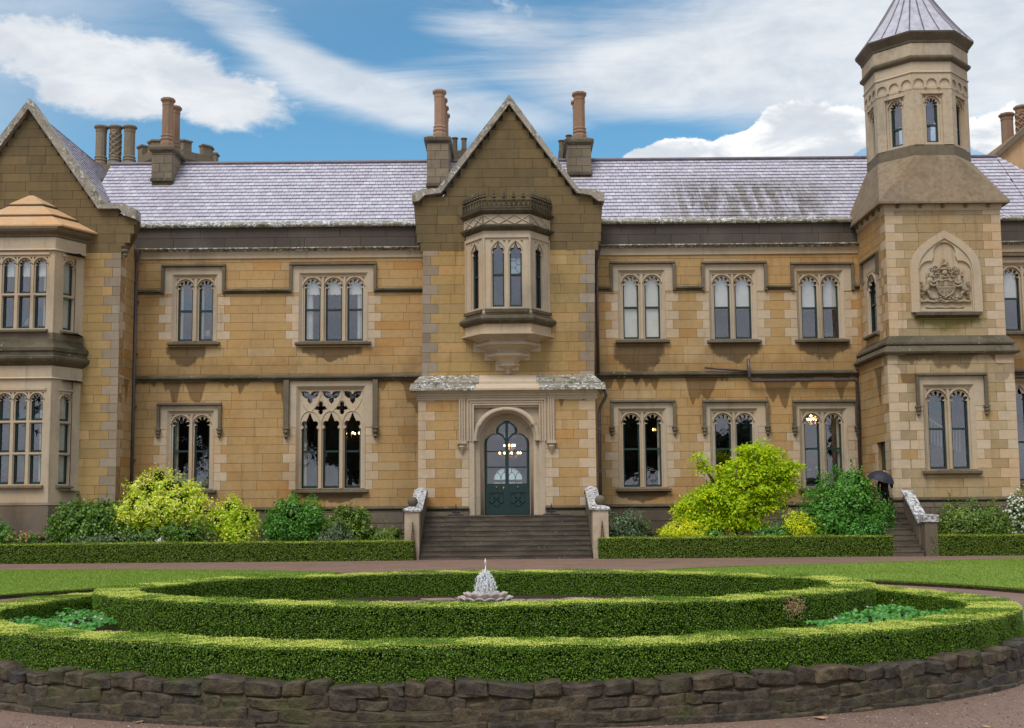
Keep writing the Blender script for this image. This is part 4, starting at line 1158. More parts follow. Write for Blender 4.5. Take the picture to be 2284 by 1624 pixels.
# ---- pavilion with its bay window
fl_ = FF(DL)
def pavilion():
    def pm(x, y): q = P(x, y, DL); return (q.x, q.z)
    right = [(XLP, ZZ(266, 563, DL)), (XLP + .10, ZZ(280, 555, DL)), (XLP + .42, ZZ(290, 520, DL)), (XLP + .55, ZZ(300, 488, DL)), pm(276, 480), pm(262, 470), pm(221, 469), pm(69, 250)]
    left = [(2 * XAP - u, z) for u, z in right[:-1]][::-1]
    zk = ZZ(266, 563, DL)
    zp = ZZ(200, 1123, DL)
    bu0, bu1 = XX(-98, 700, DL), XX(180, 700, DL)
    q = (.30, .60, 'grey_quoin')
    bh = (XAP - 2.9, XX(172, 800, DL), .9, ZZ(100, 520, DL))
    L0 = 2 * XAP - XLP
    ashlar('pavilion_wall', fl_, rect(L0, XLP, zp, zk), [(L0 - 1, XX(184, 700, DL), zp - .1, ZZ(100, 470, DL))], [], zp, .334, 'bay_ashlar', 'ochre_ashlar', None, q, 51, .5, wallholes=[(bh[0], bh[1], zp + .02, zk - .2)])
    ashlar('gable_wall', fl_, right + left, [(L0 - 1, XX(150, 500, DL), zk - .1, ZZ(100, 505, DL))], [], zk, .334, 'gable_ashlar', None, None, None, 52, .5, back='dark_mortar')
    fs = Frame((XLP, DL, 0), (0, 1, 0))
    ashlar('return_wall', fs, rect(0.03, DW - DL + .05, zp, zk + .6), [], [], zp, .334, 'ochre_ashlar', None, (.34, .60, 'pale_quoin'), None, 53, .4)
    plinth(fl_, L0, XLP + .02, zp, 54); plinth(fs, 0.0, DW - DL, zp, 55)
    cb = MB(fl_); cb.lathe((XLP + .14, .05, ZZ(280, 575, DL)), [(.02, 0), (.09, .10), (.06, .16), (.14, .26), (.10, .32), (.18, .42)], 8); part(cb.build('corbel', MAT['moulding_stone']))
    # coping
    o = [(69, 222), (238, 455), (281, 457), (306, 469), (306, 491)]; i = [(69, 246), (222, 468), (269, 468), (282, 483), (305.5, 491.5)]
    oo = [pm(*k) for k in o]; ii = [pm(*k) for k in i]
    mir = lambda l: [(2 * XAP - u, z) for u, z in l]
    oo = mir(oo)[::-1] + oo[1:]; ii = mir(ii)[::-1] + ii[1:]
    mb = MB(fl_); mb.plate(oo + ii[::-1], [], -.16, .42, True)
    mb.plate([((a[0] + b[0]) / 2, (a[1] + b[1]) / 2) for a, b in zip(oo, ii)] + ii[::-1], [], -.20, -.15)
    part(mb.build('gable_coping', MAT['coping_stone']))
    gable_roof(XAP, DL, ZZ(69, 240, DL), XX(69 + 172, 477, DL) - XX(69, 477, DL), ZZ(240, 477, DL), 9.0, 56)
    # bay
    ax = XX(34, 700, DLB); xf = XX(119, 700, DLB); xw = XX(186, 700, DL)
    cn = Canted(2 * ax - xw, 2 * ax - xf, xf, xw, DL, DLB)
    z = lambda y: ZZ(60, y, DLB)
    rb = MB(); rb.box(2 * ax - xw + .3, xw - .3, DL - .1, DL, z(815), z(755)); root = part(rb.build('bay_window', MAT['carved_stone']))
    root['label'] = 'two storey canted bay window with stepped stone roof'
    wl = (XX(101, 700, DLB) - XX(76, 700, DLB)); pit = XX(88.5, 700, DLB) - XX(53, 700, DLB)
    for i, (F, L) in enumerate(cn.faces()):
        if i == 1:
            li = [(L / 2 + (k - 1.5) * pit - wl / 2, L / 2 + (k - 1.5) * pit + wl / 2) for k in range(4)]
            s1 = ('V', 'V', 'V', 'Vr'); s2 = ('', '', '', 'r')
        else: li = [(L / 2 - wl / 2, L / 2 + wl / 2)]; s1 = ('B',); s2 = ('B',) if i == 2 else ('',)
        for (zt, zh, tr_, zb, z0, st) in ((z(560), z(577), [z(657)], z(732), z(742), s1), (z(845), z(879), [z(1012), z(941)], z(1080), z(1095), s2)):
            g = glazing(F, 'bay_face', root, (0, L, z0, zt), li, zb, zh, 'foil', (), tr_, st, 0.02, room=0)
            for c in list(COL.objects):
                if c.parent is not None and c.parent == g: c.parent = root; c.matrix_parent_inverse = parent_inv(root)
            fm = MB(F); a, b = li[0][0] - .12, li[-1][1] + .12
            fm.box(a, b, -.03, .03, zh + .14, zh + .22); up(fm, 'face_moulding', 'carved_stone', root)
            sl = MB(F); sl.box(a, b, -.13, .1, zb - .14, zb - .01, slope=.07); up(sl, 'sill', 'moulding_stone', root)
    cn.stack('attic_band', [(.0, z(560)), (.07, z(558)), (.03, z(555)), (.03, z(530))], 'carved_stone', root)
    cn.stack('cornice', [(.03, z(530)), (.08, z(528)), (.08, z(524)), (.22, z(518)), (.26, z(513)), (.26, z(509))], 'moulding_stone', root)
    zt, zw = z(509), ZZ(60, 437, DL)
    prof = []
    for k in range(3):
        s0, s1 = 1.20 - k * .385, 1.20 - (k + 1) * .385 + .05
        za, zb_ = zt + (zw - zt) * k / 3, zt + (zw - zt) * (k + 1) / 3
        prof += [(s0, za), (s0 + .02, za + .02), (s0 + .02, za + .07), (max(s1 - .03, .03), zb_ - .015), (max(s1 - .05, .03), zb_)]
    cn.stack('bay_roof', prof, 'peach_stone', root, True)
    for k in range(1, 3):
        s0 = 1.20 - k * .385; za = zt + (zw - zt) * k / 3; cn.stack('roof_band', [(s0 + .035, za - .015), (s0 + .05, za + .01), (s0 + .05, za + .045), (s0 + .0, za + .06)], 'moulding_stone', root, True)
    cn.stack('band', [(.0, z(757)), (.0, z(742))], 'moulding_stone', root)
    cn.stack('cornice', [(.02, z(816)), (.10, z(812)), (.20, z(806)), (.24, z(801)), (.24, z(796)), (.15, z(793)), (.15, z(786)), (.20, z(783)), (.20, z(776)), (.04, z(764)), (.0, z(756))], 'mossy_stone', root)
    cn.stack('attic_band', [(.0, z(846)), (.06, z(844)), (.02, z(841)), (.02, z(816))], 'carved_stone', root)
    cn.stack('apron', [(.0, z(1123)), (.0, z(1094))], 'carved_stone', root)
    cn.stack('plinth', [(.10, -.1), (.10, z(1129)), (.12, z(1127)), (.0, z(1121))], 'plinth_stone', root)
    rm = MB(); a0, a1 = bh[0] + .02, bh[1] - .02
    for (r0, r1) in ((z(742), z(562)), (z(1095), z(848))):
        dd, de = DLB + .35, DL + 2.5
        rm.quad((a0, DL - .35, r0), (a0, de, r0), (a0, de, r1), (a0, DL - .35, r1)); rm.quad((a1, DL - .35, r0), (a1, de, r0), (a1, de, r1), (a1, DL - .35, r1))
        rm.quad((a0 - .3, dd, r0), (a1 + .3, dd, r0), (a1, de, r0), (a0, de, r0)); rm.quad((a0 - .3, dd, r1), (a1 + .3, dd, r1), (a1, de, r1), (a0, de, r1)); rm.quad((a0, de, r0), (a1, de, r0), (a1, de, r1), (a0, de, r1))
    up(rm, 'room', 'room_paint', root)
pavilion()

# ---- lantern tower
def tower():
    x0, x1 = XX(1978, 600, DT), XX(2237, 600, DT); w = x1 - x0
    z = lambda y: ZZ(2107, y, DT)
    ze, zs1, zs0 = z(466), z(752), z(789)
    F = FF(DT); fs = Frame((x0, DW, 0), (0, -1, 0)); LS = DW - DT
    q = (.34, .64, 'pale_quoin')
    niche_hole = (XX(2046, 650, DT), XX(2172, 650, DT), z(700), z(568))
    ashlar('tower_wall', F, rect(x0, x1, zs1, ze), [niche_hole], [], zs1, .312, 'tower_ashlar', None, q, q, 61, .4, lens=(.5, .95), wallholes=[])
    # side face with a narrow window
    a, b = 1.0, 1.95; jz0, jz1 = ZZ(1950, 745, 42), ZZ(1950, 640, 42)
    lz0, lz1 = ZZ(1945, 740, 42.0), ZZ(1945, 610, 42.0)
    ashlar('tower_wall', fs, rect(0, LS - .02, zs1, ze), [(a - .42, b + .42, lz1 - .1, lz1 + .62)], [(a - .16, b + .16, lz0, lz1 + .12, lz1 - .1)], zs1, .312, 'ochre_ashlar', None, None, (.34, .6, 'pale_quoin'), 62, .4, lens=(.5, .95))
    mb = MB(fs); mb.plate([(a - .42, lz1 - .1), (a - .16, lz1 - .1), (a - .16, lz1 + .12), (b + .16, lz1 + .12), (b + .16, lz1 - .1), (b + .42, lz1 - .1), (b + .42, lz1 + .62), (a - .42, lz1 + .62)], [], -.012, .08)
    sur = part(mb.build('window', MAT['carved_stone']))
    g = glazing(fs, 'tracery', sur, (a - .16, b + .16, lz0, lz1 + .13), [(a, b)], lz0 + .02, lz1, 'foil', ((lz0 + lz1) / 2,), (), ('',), .0, room=1.5, expand=.03)
    for c in list(COL.objects):
        if c.parent is not None and c.parent == g: c.parent = sur; c.matrix_parent_inverse = parent_inv(sur)
    hood(fs, a - .50, b + .50, lz1 + .70, lz1 - .15, sur, stops=False)
    sb = MB(fs); sb.box(a - .3, b + .3, -.16, .1, lz0 - .2, lz0, slope=.07, under=.06); up(sb, 'sill', 'moulding_stone', sur)
    # lower stage
    e = .16; F2 = FF(DT - e); y0, y1 = x0 - e, x1 + e; zp = ZZ(2107, 1109, DT - e)
    D2 = DT - e
    jam, hol, _ = window(D2, [(2074.5, 2112.7), (2126, 2163.8)], 871.5, 955.7, 1046, (2042, 2201, 831, 905), ('', ''), name='window')
    ashlar('tower_wall', F2, rect(y0, y1, zp, zs0), [hol], [jam], zp, .330, 'tower_ashlar', 'ochre_ashlar', (.36, .66, 'pale_quoin'), (.36, .66, 'pale_quoin'), 63, .4, lens=(.5, 1.0))
    f2 = Frame((y0, DW, 0), (0, -1, 0)); L2 = DW - D2
    dz0, dz1 = 1.45, ZZ(1966, 986, 41.4)
    ashlar('tower_wall', f2, rect(0, L2 - .02, 0, zs0), [], [(L2 - 1.55, L2 - .62, dz0, dz1)], zp, .330, 'ochre_ashlar', None, None, (.36, .6, 'pale_quoin'), 64, .4, lens=(.5, 1.0))
    dm = MB(f2); dm.box(L2 - 1.56, L2 - .61, .16, .21, dz0, dz1)
    door = part(dm.build('door', MAT['green_paint']))
    pm_ = MB(f2); pm_.box(L2 - 1.45, L2 - .72, .145, .165, dz0 + 1.0, dz1 - .12); up(pm_, 'door_panel', 'green_paint', door)
    pm_ = MB(f2); pm_.box(L2 - 1.45, L2 - .72, .145, .165, dz0 + .12, dz0 + .85); up(pm_, 'door_panel', 'green_paint', door)
    kb = MB(f2); kb.ellipsoid((L2 - .75, .11, dz0 + .95), (.035, .035, .035)); up(kb, 'knob', 'brass', door)
    plinth(F2, y0 - .03, y1, zp, 65)
    # east return and back closing
    mb = MB(); mb.box(x1 - .05, x1 + .0, DT + .05, DW + .3, zs1, ze); mb.box(y1 - .05, y1, D2 + .05, DW + .3, 0, zs0); part(mb.build('return_wall', MAT['bay_ashlar']))
    # set-off between the stages
    mb = MB()
    for (o0, za, o1, zb_) in ((e + .14, zs0 - .02, e + .17, zs0 + .05), (e + .17, zs0 + .05, e - .02, (zs0 + zs1) / 2 + .02), (e + .05, (zs0 + zs1) / 2 + .02, e + .05, (zs0 + zs1) / 2 + .09), (e + .05, (zs0 + zs1) / 2 + .09, -.0, zs1 + .06)):
        mb.rings([[(x0 - o, DW + .1, zz), (x0 - o, DT - o, zz), (x1 + o, DT - o, zz), (x1 + o, DW + .1, zz)] for o, zz in ((o0, za), (o1, zb_))])
    part(mb.build('set_off', MAT['mossy_stone']))
    # eaves band with rosettes
    mb = MB(); D3 = DT + w
    for o0, za, o1, zb_ in ((.02, ze - .06, .04, ze), (.04, ze, .06, ze + .14), (.06, ze + .14, .20, ze + .24)):
        mb.rings([[(x0 - o, D3 + o, zz), (x0 - o, DT - o, zz), (x1 + o, DT - o, zz), (x1 + o, D3 + o, zz)] for o, zz in ((o0, za), (o1, zb_))])
    ev = part(mb.build('cornice', MAT['carved_stone']))
    for k in range(5):
        r = MB(F); r.ellipsoid((x0 + w * (k + .55) / 5.1, -.09, ze + .09), (.075, .06, .075), 8, 5); up(r, 'rosette', 'moulding_stone', ev)
    for k in range(5):
        r = MB(fs); r.ellipsoid((LS * (k + .4) / 5, -.09, ze + .09), (.075, .06, .075), 8, 5); up(r, 'rosette', 'moulding_stone', ev)
    # walls of the part of the tower standing above the main roof
    mb = MB(); mb.box(x0 + .05, x1 - .05, DW, D3, ze - 2.2, ze); part(mb.build('tower_core', MAT['bay_ashlar']))
    # broach roof from square to octagon
    Df = DT + .42; zb0 = ZZ(2080, 347, Df)
    ccx = XX(2080.5, 250, Df); s = (XX(2124, 250, Df) - XX(2037, 250, Df)); ap = s * 1.2071; ccy = Df + ap; Rv = ap / math.cos(math.pi / 8)
    oc = lambda r, zz: [(ccx + r * math.cos(R_(-112.5 + 45 * k)), ccy + r * math.sin(R_(-112.5 + 45 * k)), zz) for k in range(8)]
    mb = MB(); o = .26; za = ze + .22
    sq = [(x0 - o, DT - o, za), (x1 + o, DT - o, za), (x1 + o, D3 + o, za), (x0 - o, D3 + o, za)]
    tp = oc(Rv * 1.03, zb0)
    si = [mb.pt(*p_) for p_ in sq]; ti = [mb.pt(*p_) for p_ in tp]; lo = [mb.pt(p_[0], p_[1], za - .07) for p_ in sq]
    mb.f += [[si[0], si[1], ti[1], ti[0]], [si[1], ti[2], ti[1]], [si[1], si[2], ti[3], ti[2]], [si[2], ti[4], ti[3]], [si[2], si[3], ti[5], ti[4]], [si[3], ti[6], ti[5]], [si[3], si[0], ti[7], ti[6]], [si[0], ti[0], ti[7]]]
    for k in range(4): mb.f.append([lo[k], lo[(k + 1) % 4], si[(k + 1) % 4], si[k]])
    mb.f.append(lo[::-1])
    part(mb.build('broach_roof', MAT['broach_stone']))
    # lantern
    zl = lambda y: ZZ(2080, y, Df)
    core = MB(); core.rings([oc(Rv, zl(352)), oc(Rv, zl(322))])
    lan = part(core.build('lantern', MAT['moulding_stone']))
    for k in range(8):
        p0, p1 = oc(Rv, 0)[k], oc(Rv, 0)[(k + 1) % 8]
        Fk = Frame((p0[0], p0[1], 0), (p1[0] - p0[0], p1[1] - p0[1], 0)); L = s
        lw_ = .42; c = L / 2
        g = glazing(Fk, 'lantern_face', lan, (0, L, zl(324), zl(198)), [(c - lw_ / 2, c + lw_ / 2)], zl(316), zl(216.5), 'foil', (zl(276),), (), ('',), 0.06, 'carved_stone', room=0, expand=.07)
        for q_ in list(COL.objects):
            if q_.parent is not None and q_.parent == g: q_.parent = lan; q_.matrix_parent_inverse = parent_inv(lan)
        pr = MB(Fk)       # corner piers and head frame
        pr.plate([(0, zl(324)), (c - .36, zl(324)), (c - .36, zl(208)), (c + .36, zl(208)), (c + .36, zl(324)), (L, zl(324)), (L, zl(198)), (0, zl(198))], [], 0, .08)
        pr.box(c - .40, c + .40, -.03, .05, zl(209), zl(206))
        up(pr, 'pier', 'weathered_trim', lan)
        if k in (0, 1, 2, 6, 7):
            an = []
            for j in range(3):
                u = L * (j + .5) / 3; r = L / 6 * .80
                an.append([(u - r, zl(193)), (u + r, zl(193))] + arc(u, zl(193) + .12, r, 0, math.pi, 10))
            pa = MB(Fk); pa.plate(rect(0, L, zl(198), zl(163)), an, -.015, .05)
            for j in range(4):
                u = L * j / 3; pa.box(max(0, u - .05), min(L, u + .05), -.05, .03, zl(196), zl(193)) if 0 < j < 3 else None
            up(pa, 'blind_arcade', 'carved_stone', lan)
    bk = MB(); bk.rings([oc(Rv - .05, zl(198)), oc(Rv - .05, zl(160))]); up(bk, 'frieze_wall', 'pale_quoin', lan)
    for nm, prof, mt in (('band', [(.0, 163), (.05, 162), (.05, 160), (.01, 158), (.01, 138)], 'carved_stone'), ('cornice', [(.01, 138), (.12, 133), (.14, 130), (.14, 127), (.05, 123)], 'moulding_stone'),
                         ('band', [(.05, 124), (.05, 97)], 'weathered_trim'), ('cornice', [(.05, 97), (.08, 95), (.09, 91), (.20, 82), (.26, 77), (.27, 74)], 'moulding_stone')):
        mb = MB(); mb.rings([oc(Rv + o_ / math.cos(math.pi / 8), zl(yy)) for o_, yy in prof]); up(mb, nm, mt, lan)
    zr = zl(74); H = zl(-105) - zr
    mb = MB(); prof = [(1.0, 0), (.985, .012), (.90, .085), (.78, .19), (.62, .34), (.44, .53), (.25, .74), (.07, .97), (.05, 1.0)]
    RR_ = Rv + .30
    mb.rings([oc(RR_ * a_, zr + H * b_) for a_, b_ in prof])
    sp = part(mb.build('spire_roof', MAT['lead']))
    ribs = MB()
    for k in range(8):
        for fr_ in (0, .33, .67):
            pts = []
            for a_, b_ in prof[1:]:
                o_ = oc(RR_ * a_ * 1.003, zr + H * b_); p0, p1 = Vector(o_[k]), Vector(o_[(k + 1) % 8]); pts.append(tuple(p0.lerp(p1, fr_)))
            if fr_ and True: pts = pts[:6]
            ribs.tube(pts, .026, 4)
    up(ribs, 'seam', 'ridge_lead', sp)
    fn = MB(); fn.lathe((ccx, ccy, zr + H), [(.09, -.1), (.05, .2), (.14, .3), (.04, .4), (.02, .9)], 8); up(fn, 'finial', 'lead', sp)
    # ---- carved niche
    def pa_(rx, top, zz0, spr, cx):      # pointed arch outline
        pts = [(cx - rx, zz0), (cx + rx, zz0)]
        for i in range(11):
            f = i / 10; pts.append((cx + rx * (1 - f ** 2.1), spr + (top - spr) * f ** .86))
        for i in range(9, -1, -1):
            f = i / 10; pts.append((cx - rx * (1 - f ** 2.1), spr + (top - spr) * f ** .86))
        return pts
    cx_ = XX(2107, 620, DT); k = (XX(2200, 620, DT) - XX(2100, 620, DT)) / 100
    mb = MB(F); mb.plate(pa_(79 * k, z(515.7), z(697), z(611), cx_), [pa_(61 * k, z(533), z(696), z(612), cx_)], -.13, .03)
    mb.splay(pa_(66 * k, z(529), z(696), z(612), cx_), -.131, pa_(59 * k, z(536), z(696), z(612), cx_), -.07)
    ni = part(mb.build('niche', MAT['carved_stone']))
    bp = MB(F); bp.plate(pa_(64 * k, z(530), z(697), z(611), cx_), [], -.02, .02); up(bp, 'panel', 'carved_stone', ni)
    tp_ = []     # trefoil cusping
    for th in range(-14, 195, 8): tp_.append((cx_ + 25 * k * math.cos(R_(th)), z(566) + 25 * k * math.sin(R_(th))))
    lef = [(cx_ - 34 * k + 24 * k * math.cos(R_(th)), z(606) + 24 * k * math.sin(R_(th))) for th in range(78, 184, 12)]
    rig = [(2 * cx_ - u, zz) for u, zz in lef[::-1]]
    hole = [(cx_ - 58 * k, z(690)), (cx_ + 58 * k, z(690))] + rig + tp_ + lef
    mb = MB(F); mb.plate(pa_(62 * k, z(532), z(695), z(612), cx_), [hole], -.085, .0); up(mb, 'trefoil_cusp', 'carved_stone', ni)
    mb = MB(F); mb.box(cx_ - 71 * k, cx_ + 71 * k, -.22, .0, z(709), z(696), slope=.04, under=.07); up(mb, 'sill', 'mossy_stone', ni)
    # coat of arms in relief: shield, helm, crest, lion and unicorn supporters
    def q_(zx, zy): return (XX(1985.9 + zx * .14436, 494.8 + zy * .14436, DT), ZZ(1985.9 + zx * .14436, 494.8 + zy * .14436, DT))
    kk = k * .14436
    def limb(mb, pts, rad, d=-.07):
        mb.tube([tuple(F(q_(p_[0], p_[1])[0], d - (p_[2] if len(p_) > 2 else 0), q_(p_[0], p_[1])[1])) for p_ in pts], [x_ * kk for x_ in rad], 8)
    def el_(mb, a_, b_, rx, rz, d=-.06, rd=None):
        u, zz = q_(a_, b_); pnt = F(u, d, zz); mb.ellipsoid(tuple(pnt), (rx * kk, (rd or rx) * kk, rz * kk), 12, 7)
    def curl(mb, a_, b_, r, turns, s_, rad, d=-.07):
        pts = []
        for i_ in range(14):
            f_ = i_ / 13; an = s_ * f_ * turns * 2 * math.pi; rr = r * (1 - .75 * f_); pts.append((a_ + rr * math.cos(an), b_ + rr * math.sin(an)))
        limb(mb, pts, [rad * (1 - .5 * i_ / 13) for i_ in range(14)], d)
    sh = MB(F)       # heraldic shield with border and quarters
    out = [(700, 905), (770, 925), (840, 900), (910, 925), (980, 905), (985, 1010), (955, 1090), (900, 1145), (840, 1175), (780, 1145), (725, 1090), (695, 1010)]
    sh.plate([q_(*v) for v in out], [], -.11, .0)
    up(sh, 'shield', 'relief_stone', ni)
    sd_ = MB(); limb(sd_, out + out[:1], [13] * 13, -.12); limb(sd_, [(840, 905), (840, 1170)], [7, 7], -.115); limb(sd_, [(698, 1025), (982, 1025)], [7, 7], -.115)
    for a_, b_ in ((770, 965), (910, 965), (770, 1080), (905, 1080)):
        for e_ in (-22, 0, 22): limb(sd_, [(a_ - 38, b_ + e_), (a_ - 10, b_ + e_ - 8), (a_ + 12, b_ + e_ + 4), (a_ + 38, b_ + e_ - 4)], [6, 9, 8, 5], -.115)
    up(sd_, 'shield_charge', 'relief_stone', ni, True)
    li = MB(); limb(li, [(505, 1105), (525, 1060), (560, 1000), (590, 930), (605, 880)], [34, 46, 44, 52, 44], -.08); el_(li, 612, 845, 38, 44, -.11); el_(li, 650, 862, 20, 17, -.14)
    for i_ in range(11):
        an = 2 * math.pi * i_ / 11; el_(li, 602 + 46 * math.cos(an), 850 + 54 * math.sin(an), 20, 20, -.08)
    limb(li, [(512, 1095), (470, 1125), (510, 1165), (482, 1208), (450, 1216)], [36, 28, 20, 15, 17]); limb(li, [(545, 1065), (590, 1110), (600, 1160), (655, 1204), (680, 1206)], [34, 30, 20, 16, 14])
    limb(li, [(595, 925), (650, 945), (705, 915), (725, 922)], [30, 23, 17, 15], -.12); limb(li, [(590, 965), (640, 1000), (695, 985)], [28, 21, 15], -.12)
    limb(li, [(500, 1085), (455, 1045), (452, 1000), (485, 965), (470, 935), (440, 930), (425, 950)], [12, 10, 9, 10, 13, 11, 6]); up(li, 'lion_supporter', 'relief_stone', ni, True)
    un = MB(); limb(un, [(1165, 1100), (1135, 1055), (1095, 1000), (1060, 945), (1050, 890), (1062, 845)], [36, 44, 40, 40, 30, 24], -.08); limb(un, [(1060, 840), (1085, 842), (1112, 868)], [26, 22, 13], -.11); limb(un, [(1080, 818), (1105, 770), (1125, 720)], [8, 6, 2])
    for i_ in range(6): el_(un, 1030 - i_ * 2 + 4 * (i_ % 2), 850 + i_ * 22, 14, 15, -.07)
    limb(un, [(1060, 950), (1005, 960), (970, 915)], [27, 19, 13], -.12); limb(un, [(1075, 995), (1015, 1010), (975, 985)], [26, 18, 12], -.12)
    limb(un, [(1160, 1095), (1192, 1135), (1172, 1170), (1210, 1210)], [36, 25, 16, 16]); limb(un, [(1130, 1075), (1085, 1115), (1092, 1155), (1045, 1195)], [33, 25, 16, 13])
    limb(un, [(1180, 1080), (1220, 1040), (1212, 990), (1165, 965), (1165, 935), (1200, 930), (1212, 950)], [12, 10, 10, 10, 10, 8, 5]); up(un, 'unicorn_supporter', 'relief_stone', ni, True)
    he = MB(); el_(he, 822, 800, 42, 46, -.11); limb(he, [(780, 850), (830, 862), (885, 848)], [18, 22, 18], -.10); limb(he, [(770, 745), (815, 735), (862, 745)], [15, 16, 15], -.11)
    for a_ in (775, 797, 818, 839, 860): limb(he, [(a_, 738), (a_, 705)], [9, 4], -.11)
    limb(he, [(770, 690), (800, 665), (835, 668), (860, 690)], [14, 20, 18, 12], -.10); limb(he, [(800, 665), (790, 630), (800, 605)], [16, 18, 14], -.10); el_(he, 806, 600, 24, 24, -.11); limb(he, [(855, 680), (880, 650), (862, 620)], [7, 6, 7])
    for a_ in (785, 800, 815): limb(he, [(a_, 585), (a_, 568)], [6, 3], -.11)
    for s_ in (-1, 1):
        for a_, b_, r_, tn in ((95, 760, 42, 1.2), (150, 715, 34, 1.1), (175, 775, 36, 1.2), (120, 830, 34, 1.0), (205, 735, 22, 1.0), (60, 720, 26, 1.0)): curl(he, 825 + s_ * a_, b_, r_, tn, s_, 14, -.07)
    up(he, 'helm_and_crest', 'relief_stone', ni, True)
    ba = MB(); limb(ba, [(425, 1222), (470, 1238), (560, 1228), (660, 1240), (760, 1228), (840, 1242), (930, 1228), (1020, 1240), (1110, 1228), (1190, 1240), (1235, 1222)], [16, 24, 20, 24, 20, 26, 20, 24, 20, 24, 16], -.06)
    rg = random.Random(4)
    for _ in range(46):
        a_ = rg.uniform(650, 1040); el_(ba, a_, rg.uniform(1165, 1225), rg.uniform(9, 20), rg.uniform(9, 18), -.10)
    limb(ba, [(540, 1320), (640, 1334), (740, 1322), (840, 1334), (940, 1322), (1040, 1334), (1130, 1320)], [12, 17, 14, 17, 14, 17, 12], -.05)
    up(ba, 'compartment', 'relief_stone', ni, True)
    return y0, D2
TX0, TD2 = tower()

# ---- the wing beyond the tower
u3 = window(DW, [(2243, 2278), (2290, 2325)], 598, 664, 737, (2205, 2362, 566, 632), ('H', 'H'), stops=False)
l3 = window(DW, [(2266, 2296), (2309, 2339), (2352, 2382)], 862, 985, 1072, (2232, 2415, 836, 912), ('', '', ''), kind='ogee', stops=False)
E0, E1 = XX(2225, 700, DW), XX(2425, 700, DW)
wing(E0, E1, [u3, l3], 13); plinth(fw, E0, E1, PLZ, 14); strings(E0, E1, [u3[2]]); parapet(E0, E1, 15)
slate_roof('roof', (XX(2262, 400, DW + 2) + .02, DW + .3, ROOF_Z0 - .02), (E1 + 1, DW + .3, ROOF_Z0 - .02), (XX(2262, 400, DW + 2) + .02, DR, RIDGE_Z), (XX(2262, 400, DW + 2) + .05, DR, RIDGE_Z), 18, .245, 0, 23)
def cross_gable():
    D = DR + 1.2; F = FF(D)
    pg = lambda x, y: (XX(x, y, D), ZZ(x, y, D))
    mb = MB(F); mb.plate([pg(2212, 400), pg(2440, 400), pg(2440, 345), pg(2338, 252), pg(2228, 345), pg(2212, 350)], [], 0, .5)
    g = part(mb.build('gable_wall', MAT['peach_stone']))
    mb = MB(F); mb.plate([pg(2216, 346), pg(2338, 232), pg(2460, 346), pg(2460, 360), pg(2338, 250), pg(2216, 358)], [], -.2, .4, True); up(mb, 'gable_coping', 'moulding_stone', g)
cross_gable()

# ---- chimneys
POT = [(.95, 0), (.95, .10), (.86, .12), (.86, .155), (.93, .165), (.93, .185), (.82, .20), (.82, .225), (.88, .235), (.88, .25), (.75, .27), (.73, .84), (.78, .86), (.78, .88), (.76, .90), (.80, .92), (1.0, .955), (1.0, .985), (.92, 1.0), (.6, 1.0)]
def pot(parent, x, D, z0, h, r, n=8, mat='clay_pot', twist=False):
    mb = MB(); mb.lathe((x, D, z0), [(a * r, b * h) for a, b in POT], n, math.pi / 8)
    if twist:
        for s in (1, -1):
            for k in range(6):
                mb.tube([(x + r * .76 * math.cos(a), D + r * .76 * math.sin(a), z0 + h * (.28 + .55 * f)) for f in [i / 12 for i in range(13)] for a in [2 * math.pi * k / 6 + s * f * 4.2]], .035, 4)
    return up(mb, 'chimney_pot', mat, parent)
def chimney(x0, x1, ytop, ybase, D, depth, pots, potpx, ypt, label, cap=.12):
    """stack on the front roof slope; pots = number going back in depth"""
    a, b = XX(x0, ybase, D), XX(x1, ybase, D); zt = ZZ((x0 + x1) / 2, ytop, D); zb = ZZ((x0 + x1) / 2, ybase, D)
    F = FF(D); mb = MB(F)
    mb.box(a + .03, b - .03, .03, depth, zb - 1.2, zt - .1)
    st = part(mb.build('chimney', MAT['dark_mortar'])); st['label'] = label
    rg = random.Random(int(x0)); z = zb; k = 0
    while z < zt - .34:
        h = min(.36, zt - .34 - z); c = a + (b - a) * (.38 if k % 2 else .62)
        for p0, p1 in ((a, c), (c, b)): block(F, p0 + .008, p1 - .008, 0, .06, z + .008, z + h - .008, 'stack_stone', st)
        n_ = max(1, int(depth / .8))
        for sx, xx in ((0, a), (1, b)):
            fs = Frame((b, D, 0), (0, 1, 0)) if sx else Frame((a, D + depth, 0), (0, -1, 0))
            for j in range(n_): block(fs, depth * j / n_ + .062 * (j == 0 and sx) + .006, depth * (j + 1) / n_ - .006 - .062 * (j == n_ - 1 and not sx), 0, .05, z + .008, z + h - .008, 'stack_stone', st)
        z += h; k += 1
    mb = MB(F)
    mb.box(a - .03, b + .03, -.05, depth + .05, zb - .02, zb + .10)
    mb.rings([[(a - o, -o, zz), (b + o, -o, zz), (b + o, depth + o, zz), (a - o, depth + o, zz)] for o, zz in ((-.02, zt - .34), (.05, zt - .28), (.11, zt - .24), (.11, zt - .13), (.04, zt - .08), (-.10, zt))])
    up(mb, 'chimney_cap', 'mossy_stone', st)
    pc_, pr = potpx; xx = XX(pc_, ypt, D + .35); r = pr / 2600 * D
    for k in range(pots): pot(st, xx, D + .42 + k * .95, zt - .05, ZZ(pc_, ypt, D + .42) - zt + .05, r)
    return st
chimney(952, 1001, 301, 414, 45.75, 3.3, 4, (980, 17), 203, 'tall chimney left of the porch gable with a file of pots')
chimney(1266, 1319.5, 305, 389, 46.4, 2.6, 2, (1292, 17.8), 208, 'chimney right of the porch gable with pots one behind another')
chimney(337, 383, 322, 403, 46.1, 2.4, 2, (374, 17), 221, 'chimney low on the roof slope with two pots')
